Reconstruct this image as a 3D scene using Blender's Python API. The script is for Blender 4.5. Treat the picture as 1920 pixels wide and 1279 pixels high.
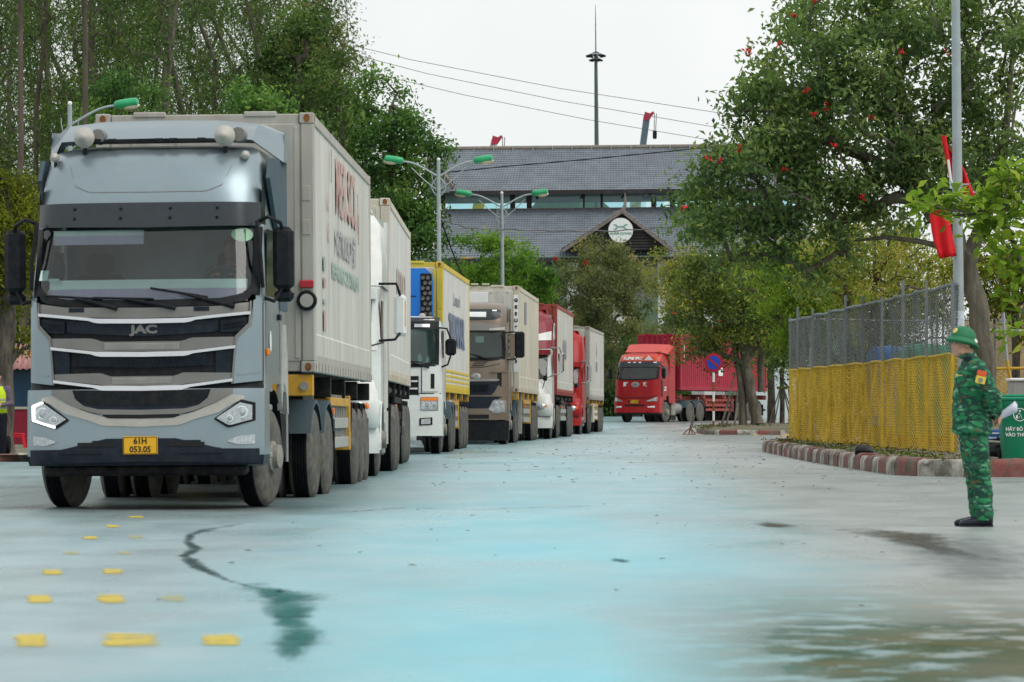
import bpy, math, random
import numpy as np
from mathutils import Vector, Matrix, Euler
random.seed(11)
RNG = np.random.default_rng(5)
for _o in list(bpy.data.objects):
    bpy.data.objects.remove(_o)
SC = bpy.context.scene
COL = SC.collection
PI = math.pi
R = math.radians

# ------------------------------------------------------------------ camera, sky, sun, exposure
FPX, CX, HY, CAMZ = 7700.0, 960.0, 784.0, 0.95      # focal length, centre column and horizon row in photo pixels
cam_d = bpy.data.cameras.new('camera')
cam = bpy.data.objects.new('camera', cam_d)
COL.objects.link(cam)
cam.location = (0, 0, CAMZ)
cam.rotation_euler = (R(90), 0, 0)
cam_d.sensor_width = 36.0
cam_d.lens = 36.0 * FPX / 1920.0
cam_d.shift_y = (HY - 639.5) / 1920.0
cam_d.clip_start = 0.1
cam_d.clip_end = 9000
cam_d.dof.use_dof = True
cam_d.dof.focus_distance = 75.0
cam_d.dof.aperture_fstop = 8.0
SC.camera = cam

world = bpy.data.worlds.new('World')
SC.world = world
world.use_nodes = True
wn = world.node_tree
wn.nodes.clear()
w_out = wn.nodes.new('ShaderNodeOutputWorld')
w_bg = wn.nodes.new('ShaderNodeBackground')
w_sky = wn.nodes.new('ShaderNodeTexSky')
w_sky.sky_type = 'NISHITA'
w_sky.sun_disc = False
w_sky.sun_elevation = R(52)
w_sky.sun_rotation = R(118)
w_sky.air_density = 1.0
w_sky.dust_density = 4.0
w_tc = wn.nodes.new('ShaderNodeTexCoord')
w_ns = wn.nodes.new('ShaderNodeTexNoise')
w_ns.inputs['Scale'].default_value = 9
w_ns.inputs['Detail'].default_value = 5
w_rm = wn.nodes.new('ShaderNodeValToRGB')
w_rm.color_ramp.elements[0].position = 0.32
w_rm.color_ramp.elements[0].color = (0.84, 0.875, 0.87, 1)
w_rm.color_ramp.elements[1].position = 0.7
w_rm.color_ramp.elements[1].color = (0.965, 0.98, 0.975, 1)
w_sc = wn.nodes.new('ShaderNodeVectorMath')
w_sc.operation = 'SCALE'
w_sc.inputs['Scale'].default_value = 10.4
w_mx = wn.nodes.new('ShaderNodeMix')
w_mx.data_type = 'RGBA'
w_mx.inputs[0].default_value = 0.93                  # cloud cover over the clear sky
wn.links.new(w_tc.outputs['Generated'], w_ns.inputs['Vector'])
wn.links.new(w_ns.outputs['Fac'], w_rm.inputs['Fac'])
wn.links.new(w_rm.outputs['Color'], w_sc.inputs[0])
wn.links.new(w_sky.outputs['Color'], w_mx.inputs[6])
wn.links.new(w_sc.outputs['Vector'], w_mx.inputs[7])
wn.links.new(w_mx.outputs[2], w_bg.inputs['Color'])
w_bg.inputs['Strength'].default_value = 0.1
wn.links.new(w_bg.outputs['Background'], w_out.inputs['Surface'])

sun_d = bpy.data.lights.new('sun', 'SUN')
sun_d.energy = 1.5
sun_d.angle = R(42)
sun_d.color = (1.0, 0.97, 0.92)
sun = bpy.data.objects.new('sun', sun_d)
COL.objects.link(sun)
sun.rotation_euler = (R(38), 0, R(62))
SC.view_settings.view_transform = 'Standard'
SC.view_settings.look = 'None'
SC.view_settings.exposure = 0.06
SC.view_settings.gamma = 1.0
SC.view_settings.use_curve_mapping = False
SC.cycles.max_bounces = 8
SC.cycles.transparent_max_bounces = 16
SC.cycles.use_denoising = True

# ------------------------------------------------------------------ helpers
_GD = [0, 44, 50, 56, 62, 76, 90, 103, 112, 126, 146, 165, 190, 214, 260, 330, 600, 9000]
_GZ = [0, 0, .06, .10, .12, .14, .17, .21, .26, .31, .32, .33, .50, .78, 1.15, 1.6, 2.2, 2.4]
def gz(d):
    return float(np.interp(d, _GD, _GZ))

def P(px, py, d):
    return Vector(((px - CX) / FPX * d, d, CAMZ + (HY - py) / FPX * d))

def X(px, d):
    return (px - CX) / FPX * d

def Z(py, d):
    return CAMZ + (HY - py) / FPX * d


class MB:
    def __init__(s):
        s.v, s.f, s.m = [], [], []
    def add(s, vs, fs, m=0):
        b = len(s.v)
        s.v.extend([tuple(p) for p in vs])
        s.f.extend([tuple(i + b for i in f) for f in fs])
        s.m.extend([m] * len(fs))
    def box(s, c, d, bev=0.0, rot=None, m=0):
        hx, hy, hz = d[0] / 2, d[1] / 2, d[2] / 2
        M = Euler(rot).to_matrix() if rot else None
        def T(p):
            p = Vector(p)
            if M: p = M @ p
            return (p.x + c[0], p.y + c[1], p.z + c[2])
        if bev <= 0:
            vs = [(x * hx, y * hy, z * hz) for x in (-1, 1) for y in (-1, 1) for z in (-1, 1)]
            fs = [(0, 1, 3, 2), (4, 6, 7, 5), (0, 4, 5, 1), (2, 3, 7, 6), (0, 2, 6, 4), (1, 5, 7, 3)]
            s.add([T(p) for p in vs], fs, m)
            return
        b = min(bev, hx * .9, hy * .9, hz * .9)
        vs, idx = [], {}
        for sx in (-1, 1):
            for sy in (-1, 1):
                for sz in (-1, 1):
                    idx[sx, sy, sz] = len(vs)
                    vs += [(sx * hx, sy * (hy - b), sz * (hz - b)), (sx * (hx - b), sy * hy, sz * (hz - b)), (sx * (hx - b), sy * (hy - b), sz * hz)]
        fs = []
        def q(*k): fs.append(k)
        I = lambda a, b_, c_, k: idx[a, b_, c_] + k
        for sg in (-1, 1):
            a = [I(sg, -1, -1, 0), I(sg, 1, -1, 0), I(sg, 1, 1, 0), I(sg, -1, 1, 0)]
            fs.append(tuple(a if sg > 0 else a[::-1]))
            a = [I(-1, sg, -1, 1), I(1, sg, -1, 1), I(1, sg, 1, 1), I(-1, sg, 1, 1)]
            fs.append(tuple(a if sg < 0 else a[::-1]))
            a = [I(-1, -1, sg, 2), I(1, -1, sg, 2), I(1, 1, sg, 2), I(-1, 1, sg, 2)]
            fs.append(tuple(a if sg > 0 else a[::-1]))
        for a1 in (-1, 1):
            for a2 in (-1, 1):
                f = [I(a1, a2, -1, 0), I(a1, a2, -1, 1), I(a1, a2, 1, 1), I(a1, a2, 1, 0)]
                fs.append(tuple(f if a1 * a2 < 0 else f[::-1]))
                f = [I(a1, -1, a2, 0), I(a1, 1, a2, 0), I(a1, 1, a2, 2), I(a1, -1, a2, 2)]
                fs.append(tuple(f if a1 * a2 > 0 else f[::-1]))
                f = [I(-1, a1, a2, 1), I(1, a1, a2, 1), I(1, a1, a2, 2), I(-1, a1, a2, 2)]
                fs.append(tuple(f if a1 * a2 < 0 else f[::-1]))
        for k, i in idx.items():
            f = (i, i + 1, i + 2)
            fs.append(f if k[0] * k[1] * k[2] > 0 else f[::-1])
        s.add([T(p) for p in vs], fs, m)
    def tube(s, pts, r, n=8, cap=True, m=0, closed=False):
        pts = [Vector(p) for p in pts]
        k = len(pts)
        rs = [r] * k if not hasattr(r, '__len__') else list(r)
        vs, fs = [], []
        up = None
        for i, p in enumerate(pts):
            a = pts[max(i - 1, 0)] if not closed else pts[i - 1]
            b = pts[min(i + 1, k - 1)] if not closed else pts[(i + 1) % k]
            t = (b - a)
            t = t.normalized() if t.length > 1e-9 else Vector((0, 0, 1))
            if up is None:
                up = Vector((0, 0, 1)) if abs(t.z) < .9 else Vector((1, 0, 0))
            u = t.cross(up)
            u = u.normalized() if u.length > 1e-6 else t.orthogonal().normalized()
            w = u.cross(t).normalized()
            up = w
            for j in range(n):
                an = 2 * PI * j / n
                vs.append(p + (u * math.cos(an) + w * math.sin(an)) * rs[i])
        for i in range(k - 1 if not closed else k):
            i2 = (i + 1) % k
            for j in range(n):
                j2 = (j + 1) % n
                fs.append((i * n + j, i * n + j2, i2 * n + j2, i2 * n + j))
        if cap and not closed:
            fs.append(tuple(range(n))[::-1])
            fs.append(tuple(range((k - 1) * n, k * n)))
        s.add(vs, fs, m)
    def bar(s, a, b, w, h=None, m=0):
        h = h or w
        a, b = Vector(a), Vector(b)
        t = (b - a).normalized()
        up = Vector((0, 0, 1)) if abs(t.z) < .95 else Vector((0, 1, 0))
        u = t.cross(up).normalized() * w / 2
        v = u.cross(t).normalized() * h / 2
        vs = [a - u - v, a + u - v, a + u + v, a - u + v, b - u - v, b + u - v, b + u + v, b - u + v]
        s.add(vs, [(0, 1, 2, 3), (7, 6, 5, 4), (0, 4, 5, 1), (1, 5, 6, 2), (2, 6, 7, 3), (3, 7, 4, 0)], m)
    def lathe(s, prof, c=(0, 0, 0), axis='x', n=24, m=0, closed=False, squash=(1, 1)):
        vs, fs = [], []
        for (r, h) in prof:
            for j in range(n):
                a = 2 * PI * j / n
                u, w = r * math.cos(a) * squash[0], r * math.sin(a) * squash[1]
                p = {'x': (h, u, w), 'y': (u, h, w), 'z': (u, w, h)}[axis]
                vs.append((p[0] + c[0], p[1] + c[1], p[2] + c[2]))
        k = len(prof)
        for i in range(k if closed else k - 1):
            i2 = (i + 1) % k
            for j in range(n):
                j2 = (j + 1) % n
                f = (i * n + j, i * n + j2, i2 * n + j2, i2 * n + j)
                fs.append(f if axis != 'y' else f[::-1])
        if not closed:
            if prof[0][0] > 1e-6: fs.append(tuple(range(n))[::-1])
            if prof[-1][0] > 1e-6: fs.append(tuple(range((k - 1) * n, k * n)))
        s.add(vs, fs, m)
    def ball(s, c, r, n=12, k=8, m=0, M=None):
        r = (r, r, r) if not hasattr(r, '__len__') else r
        vs, fs = [], []
        for i in range(k + 1):
            th = PI * i / k
            for j in range(n):
                a = 2 * PI * j / n
                p = Vector((r[0] * math.sin(th) * math.cos(a), r[1] * math.sin(th) * math.sin(a), r[2] * math.cos(th)))
                if M: p = M @ p
                vs.append((p.x + c[0], p.y + c[1], p.z + c[2]))
        for i in range(k):
            for j in range(n):
                j2 = (j + 1) % n
                fs.append((i * n + j, (i + 1) * n + j, (i + 1) * n + j2, i * n + j2))
        s.add(vs, fs, m)
    def prism(s, pts, a0, a1, axis='y', m=0):
        """outline in the two other axes, extruded along axis"""
        def T(u, w, h):
            return {'y': (u, h, w), 'x': (h, u, w), 'z': (u, w, h)}[axis]
        n = len(pts)
        vs = [T(u, w, a0) for u, w in pts] + [T(u, w, a1) for u, w in pts]
        fs = [tuple(range(n)), tuple(range(2 * n - 1, n - 1, -1))]
        for i in range(n):
            j = (i + 1) % n
            fs.append((i, i + n, j + n, j))
        s.add(vs, fs, m)
    def grid(s, rows, m=0, close=False):
        """rows: list of equally long lists of points"""
        nr, nc = len(rows), len(rows[0])
        vs = [p for r in rows for p in r]
        fs = []
        for i in range(nr - 1):
            for j in range(nc - 1 if not close else nc):
                j2 = (j + 1) % nc
                fs.append((i * nc + j, i * nc + j2, (i + 1) * nc + j2, (i + 1) * nc + j))
        s.add(vs, fs, m)
    def loft(s, secs, n=16, m=0, cap=True):
        """secs: (centre, half width a, half depth b[, axis a dir, axis b dir])"""
        rows = []
        for sc_ in secs:
            c, a, b = Vector(sc_[0]), sc_[1], sc_[2]
            U = Vector(sc_[3]) if len(sc_) > 3 else Vector((1, 0, 0))
            W = Vector(sc_[4]) if len(sc_) > 4 else Vector((0, 1, 0))
            rows.append([c + U * a * math.cos(2 * PI * j / n) + W * b * math.sin(2 * PI * j / n) for j in range(n)])
        k = len(rows)
        vs = [p for r in rows for p in r]
        fs = []
        for i in range(k - 1):
            for j in range(n):
                j2 = (j + 1) % n
                fs.append((i * n + j, i * n + j2, (i + 1) * n + j2, (i + 1) * n + j))
        if cap:
            fs += [tuple(range(n))[::-1], tuple(range((k - 1) * n, k * n))]
        s.add(vs, fs, m)
    def slab(s, xs, top, bot, S, off, th, nr=2, m=0):
        """a panel following the surface y = S(x, z): top and bot are (x, z) polylines"""
        tx, tz = zip(*top); bx, bz = zip(*bot)
        fr, bk = [], []
        for x in xs:
            zt, zb = float(np.interp(x, tx, tz)), float(np.interp(x, bx, bz))
            zt = max(zt, zb)
            col = [zb + (zt - zb) * k / nr for k in range(nr + 1)]
            fr.append([(x, S(x, z) - off, z) for z in col])
            bk.append([(x, S(x, z) - off + th, z) for z in col])
        nc, k = len(xs), nr + 1
        vs = [p for c in fr for p in c] + [p for c in bk for p in c]
        B = nc * k
        fs = []
        for i in range(nc - 1):
            for j in range(nr):
                fs.append((i * k + j, (i + 1) * k + j, (i + 1) * k + j + 1, i * k + j + 1))
            for j in (0, nr):
                f = (i * k + j, B + i * k + j, B + (i + 1) * k + j, (i + 1) * k + j)
                fs.append(f if j == 0 else f[::-1])
        for i in (0, nc - 1):
            for j in range(nr):
                f = (i * k + j, i * k + j + 1, B + i * k + j + 1, B + i * k + j)
                fs.append(f if i == 0 else f[::-1])
        s.add(vs, fs, m)
    def mesh(s, name, mats, smooth=True, ang=32):
        me = bpy.data.meshes.new(name)
        me.from_pydata(s.v, [], s.f)
        if not isinstance(mats, (list, tuple)): mats = [mats]
        for mt in mats: me.materials.append(mt)
        if len(mats) > 1: me.polygons.foreach_set('material_index', s.m)
        if smooth:
            me.polygons.foreach_set('use_smooth', [True] * len(me.polygons))
            me.set_sharp_from_angle(angle=R(ang))
        me.update()
        return me
    def build(s, name, mats, parent=None, loc=None, rot=None, smooth=True, ang=32):
        return link(name, s.mesh(name, mats, smooth, ang), parent, loc, rot)


def link(name, data, parent=None, loc=None, rot=None):
    o = bpy.data.objects.new(name, data)
    COL.objects.link(o)
    if parent: o.parent = parent
    if loc is not None: o.location = loc
    if rot is not None: o.rotation_euler = rot
    return o

def tag(o, label=None, cat=None, group=None, kind=None):
    if label: o['label'] = label
    if cat: o['category'] = cat
    if group: o['group'] = group
    if kind: o['kind'] = kind
    return o

def thing(name, label, cat, loc=(0, 0, 0), rot=(0, 0, 0), group=None):
    o = link(name, None, None, loc, rot)
    o.empty_display_size = .2
    return tag(o, label, cat, group)

def copy_tree(o, parent=None):
    c = o.copy()
    COL.objects.link(c)
    if parent: c.parent = parent
    for ch in list(o.children):
        copy_tree(ch, c)
    return c

def text_mesh(txt, size, extr=0.002, bold=0.0, spacing=1.0, align='CENTER'):
    cu = bpy.data.curves.new('lettering', 'FONT')
    cu.body = txt
    cu.size = size
    cu.extrude = extr
    cu.offset = bold
    cu.space_character = spacing
    cu.align_x = align
    cu.align_y = 'CENTER'
    cu.resolution_u = 3
    o = bpy.data.objects.new('lettering', cu)
    me = bpy.data.meshes.new_from_object(o)
    bpy.data.objects.remove(o)
    return me

def lettering(txt, size, mat, parent, loc, rot, sx=1.0, bold=0.0, extr=.002, spacing=1.0, name='lettering'):
    me = text_mesh(txt, size, extr, bold, spacing)
    me.materials.clear()
    me.materials.append(mat)
    o = link(name, me, parent, loc, rot)
    o.scale = (sx, 1, 1)
    return o

def bake(mb, voxel, smooth=2, mats=None, name='mesh'):
    """one continuous skin over overlapping closed solids"""
    o = mb.build(name + '_tmp', mats if mats else [])
    md = o.modifiers.new('remesh', 'REMESH'); md.mode = 'VOXEL'; md.voxel_size = voxel
    if smooth:
        sm = o.modifiers.new('smooth', 'SMOOTH'); sm.iterations = smooth; sm.factor = .5
    dg = bpy.context.evaluated_depsgraph_get()
    me = bpy.data.meshes.new_from_object(o.evaluated_get(dg))
    bpy.data.objects.remove(o)
    me.materials.clear()
    for mt in (mats or []): me.materials.append(mt)
    me.polygons.foreach_set('use_smooth', [True] * len(me.polygons))
    me.polygons.foreach_set('material_index', [0] * len(me.polygons))
    return me

# ------------------------------------------------------------------ materials
def nodes(name):
    m = bpy.data.materials.new(name)
    m.use_nodes = True
    return m, m.node_tree, m.node_tree.nodes['Principled BSDF']

def ramp(nt, fac, stops):
    r = nt.nodes.new('ShaderNodeValToRGB')
    e = r.color_ramp.elements
    while len(e) < len(stops): e.new(.5)
    for i, (p, c) in enumerate(stops):
        e[i].position = p
        e[i].color = (c[0], c[1], c[2], 1) if hasattr(c, '__len__') else (c, c, c, 1)
    nt.links.new(fac, r.inputs['Fac'])
    return r.outputs['Color']

def noise(nt, vec, scale, detail=4, rough=.55, stretch=None):
    n = nt.nodes.new('ShaderNodeTexNoise')
    n.inputs['Scale'].default_value = scale
    n.inputs['Detail'].default_value = detail
    n.inputs['Roughness'].default_value = rough
    if stretch:
        mp = nt.nodes.new('ShaderNodeMapping')
        mp.inputs['Scale'].default_value = stretch
        nt.links.new(vec, mp.inputs['Vector'])
        vec = mp.outputs['Vector']
    nt.links.new(vec, n.inputs['Vector'])
    return n.outputs['Fac']

def mixc(nt, fac, a, b, mode='MIX'):
    x = nt.nodes.new('ShaderNodeMix')
    x.data_type = 'RGBA'
    x.blend_type = mode
    for sock, v in ((x.inputs[0], fac), (x.inputs[6], a), (x.inputs[7], b)):
        if hasattr(v, 'links') or isinstance(v, bpy.types.NodeSocket): nt.links.new(v, sock)
        elif hasattr(v, '__len__'): sock.default_value = (v[0], v[1], v[2], 1)
        else: sock.default_value = v
    return x.outputs[2]

def math_n(nt, op, a, b=0.0, clamp=False):
    n = nt.nodes.new('ShaderNodeMath')
    n.operation = op
    n.use_clamp = clamp
    for i, v in enumerate((a, b)):
        if isinstance(v, bpy.types.NodeSocket): nt.links.new(v, n.inputs[i])
        else: n.inputs[i].default_value = v
    return n.outputs[0]

def coord(nt, kind='Object'):
    t = nt.nodes.new('ShaderNodeTexCoord')
    return t.outputs[kind]

def mat(name, col, rough=.5, metal=0.0, var=.12, scale=3.0, bump=0.0, bscale=40.0, coat=0.0, dirt=None, damt=.0, streak=False, spec=None):
    """painted or plain surface: slight colour variation, optional grime and relief"""
    m, nt, b = nodes(name)
    v = coord(nt)
    n = noise(nt, v, scale, 5)
    lo = tuple(c * (1 - var) for c in col); hi = tuple(min(1, c * (1 + var)) for c in col)
    c = ramp(nt, n, [(.3, lo), (.7, hi)])
    if dirt is not None and damt > 0:
        d = noise(nt, v, scale * 1.7 + .5, 8, .65, (1, 1, .12) if streak else None)
        dm = ramp(nt, d, [(.5 - .08, 0.0), (.72, damt)])
        c = mixc(nt, dm, c, dirt)
    nt.links.new(c, b.inputs['Base Color'])
    b.inputs['Roughness'].default_value = rough
    b.inputs['Metallic'].default_value = metal
    if spec is None: spec = .12 if max(col) < .06 and not coat and rough > .3 else .28
    b.inputs['Specular IOR Level'].default_value = spec
    if coat:
        b.inputs['Coat Weight'].default_value = coat * .45
        b.inputs['Coat Roughness'].default_value = .06
    if bump:
        bn = nt.nodes.new('ShaderNodeBump')
        bn.inputs['Strength'].default_value = bump
        bn.inputs['Distance'].default_value = .02
        nt.links.new(noise(nt, v, bscale, 4), bn.inputs['Height'])
        nt.links.new(bn.outputs['Normal'], b.inputs['Normal'])
    return m

def glass_mat(name, tint, ior=1.5, rough=.02):
    m, nt, b = nodes(name)
    nt.nodes.remove(b)
    out = nt.nodes['Material Output']
    tr = nt.nodes.new('ShaderNodeBsdfTransparent'); tr.inputs['Color'].default_value = (*tint, 1)
    gl = nt.nodes.new('ShaderNodeBsdfGlossy'); gl.inputs['Roughness'].default_value = rough
    fr = nt.nodes.new('ShaderNodeFresnel'); fr.inputs['IOR'].default_value = ior
    mx = nt.nodes.new('ShaderNodeMixShader')
    nt.links.new(fr.outputs[0], mx.inputs[0]); nt.links.new(tr.outputs[0], mx.inputs[1]); nt.links.new(gl.outputs[0], mx.inputs[2])
    nt.links.new(mx.outputs[0], out.inputs['Surface'])
    return m

def emit_mat(name, col, strength):
    m, nt, b = nodes(name)
    b.inputs['Base Color'].default_value = (*col, 1)
    b.inputs['Emission Color'].default_value = (*col, 1)
    b.inputs['Emission Strength'].default_value = strength
    return m

DUST = (.23, .20, .16)
M = {}
M['silver'] = mat('silver_blue_paint', (.26, .325, .355), .34, .66, .05, 2, coat=.2, dirt=DUST, damt=.16)
M['gunmetal'] = mat('gunmetal_trim', (.20, .195, .185), .42, .3, .08, 4, dirt=DUST, damt=.3)
M['pale_trim'] = mat('pale_taupe_trim', (.44, .42, .38), .42, .1, .06, 4, dirt=DUST, damt=.25)
M['black_plastic'] = mat('black_plastic', (.010, .012, .015), .42, 0, .2, 6, bump=.1, dirt=DUST, damt=.06)
M['navy_plastic'] = mat('dark_blue_grey_plastic', (.013, .020, .030), .4, 0, .2, 6, dirt=DUST, damt=.06)
M['visor'] = mat('smoked_visor', (.035, .042, .048), .18, 0, .1, 5)
M['chrome'] = mat('chrome', (.60, .62, .64), .2, .95, .04, 6)
M['steel'] = mat('dull_steel', (.32, .32, .31), .45, .6, .15, 5, dirt=DUST, damt=.4)
M['rubber'] = mat('tyre_rubber', (.007, .008, .011), .75, 0, .25, 6, bump=.25, bscale=30, dirt=(.05, .05, .045), damt=.2)
M['slate_paint'] = mat('slate_blue_paint', (.075, .11, .13), .7, 0, .06, 2, spec=.08, dirt=DUST, damt=.12)
M['sidewall'] = mat('dusty_tyre_sidewall', (.085, .082, .074), .85, 0, .25, 5, bump=.2, dirt=(.24, .22, .18), damt=.55)
M['rim'] = mat('dusty_wheel_rim', (.30, .285, .25), .6, .2, .2, 7, dirt=(.16, .14, .11), damt=.6)
M['rim_dark'] = mat('dirty_dark_rim', (.10, .095, .088), .7, .1, .25, 7, dirt=(.22, .2, .16), damt=.5)
M['chassis'] = mat('black_chassis', (.010, .011, .013), .6, 0, .3, 5, dirt=DUST, damt=.14)
M['yellow_paint'] = mat('yellow_trailer_paint', (.62, .33, .035), .45, 0, .12, 4, dirt=(.12, .1, .08), damt=.45)
M['grey_guard'] = mat('grey_side_guard', (.42, .42, .39), .5, .2, .1, 5, dirt=DUST, damt=.5)
M['reefer'] = mat('grey_white_container_paint', (.60, .59, .54), .45, 0, .06, 1.3, dirt=(.27, .25, .20), damt=.55, streak=True)
M['reefer_frame'] = mat('grey_container_frame', (.42, .41, .37), .5, 0, .08, 2, dirt=(.22, .13, .07), damt=.4, streak=True)
M['reefer_cream'] = mat('cream_container_paint', (.64, .60, .50), .5, 0, .06, 1.5, dirt=(.27, .17, .1), damt=.6, streak=True)
M['reefer_white'] = mat('white_container_paint', (.68, .68, .65), .45, 0, .05, 1.4, dirt=(.33, .30, .25), damt=.5, streak=True)
M['rust'] = mat('rusty_steel', (.22, .085, .03), .8, 0, .4, 9, bump=.4)
M['red_container'] = mat('crimson_container_paint', (.34, .016, .040), .55, 0, .12, 1.2, dirt=(.2, .06, .06), damt=.3, streak=True)
M['red_frame'] = mat('dull_red_container_frame', (.32, .055, .045), .55, 0, .15, 3, dirt=(.14, .06, .04), damt=.4)
M['yellow_cont'] = mat('yellow_container_frame', (.68, .50, .05), .5, 0, .08, 2, dirt=(.3, .22, .1), damt=.35, streak=True)
M['white_paint'] = mat('white_cab_paint', (.70, .72, .69), .3, 0, .04, 2, coat=.5, dirt=DUST, damt=.22)
M['bronze'] = mat('bronze_cab_paint', (.20, .155, .12), .32, .25, .06, 2, coat=.4, dirt=DUST, damt=.2)
M['maroon'] = mat('maroon_cab_paint', (.22, .014, .03), .36, 0, .08, 2, coat=.15, dirt=DUST, damt=.15)
M['red_paint'] = mat('bright_red_cab_paint', (.36, .006, .009), .38, 0, .06, 2, coat=.08, dirt=DUST, damt=.1)
M['orange_paint'] = mat('orange_red_cab_paint', (.52, .055, .022), .4, 0, .06, 2, coat=.3)
M['blue_unit'] = mat('blue_cooling_unit_paint', (.015, .19, .68), .35, 0, .06, 2, coat=.3)
M['screen_glass'] = glass_mat('windscreen_glass', (.70, .87, .83), 1.7)
M['side_glass'] = mat('dark_side_glass', (.02, .028, .03), .06, 0, .1, 3)
M['lens'] = mat('clear_lamp_lens', (.42, .45, .46), .12, .35, .25, 30, coat=.6)
M['lens_core'] = mat('lamp_reflector', (.75, .78, .8), .12, .9, .1, 20)
M['amber'] = mat('amber_lens', (.85, .22, .02), .25, 0, .05, 8, coat=.5)
M['led'] = emit_mat('lit_running_light', (1.0, .97, .98), 1.6)
M['white'] = mat('white_paint', (.78, .79, .78), .45, 0, .04, 4)
M['green_enamel'] = mat('green_lamp_enamel', (.03, .36, .15), .35, 0, .06, 5, coat=.3)
M['plate_yellow'] = mat('yellow_number_plate', (.80, .42, .02), .4, 0, .04, 8)
M['ink_black'] = mat('black_ink', (.02, .02, .02), .5)
M['galv'] = mat('galvanised_pole', (.36, .42, .44), .5, .25, .08, 4, dirt=(.25, .25, .24), damt=.25)
M['interior'] = mat('cab_interior', (.035, .05, .05), .8, 0, .2, 4)
M['interior_grey'] = mat('cab_rear_lining', (.40, .48, .46), .85, 0, .12, 3)

def ground_pt(px, py, dz=0.0):
    """where the ray through a photo point meets the ground"""
    lo, hi = 4.0, 400.0
    for _ in range(40):
        d = (lo + hi) / 2
        if (CAMZ - gz(d) - dz) * FPX / d > py - HY: lo = d
        else: hi = d
    return Vector((X(px, d), d, gz(d) + dz))

# ------------------------------------------------------------------ ground and road
def sheet(name, x0, x1, y0, y1, dz, material, nx=2, kind='structure'):
    ys = sorted(set([y0, y1] + [y for y in _GD if y0 < y < y1]))
    xs = np.linspace(x0, x1, nx)
    mb = MB()
    mb.grid([[(x, y, gz(y) + dz) for x in xs] for y in ys])
    o = mb.build(name, material, smooth=False)
    return tag(o, kind=kind)

def ground_material():
    m, nt, b = nodes('bare_earth')
    v = coord(nt)
    c = ramp(nt, noise(nt, v, .25, 8, .6), [(.3, (.10, .085, .055)), (.5, (.15, .13, .085)), (.7, (.07, .085, .035))])
    nt.links.new(c, b.inputs['Base Color'])
    b.inputs['Roughness'].default_value = .95
    return m

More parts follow.
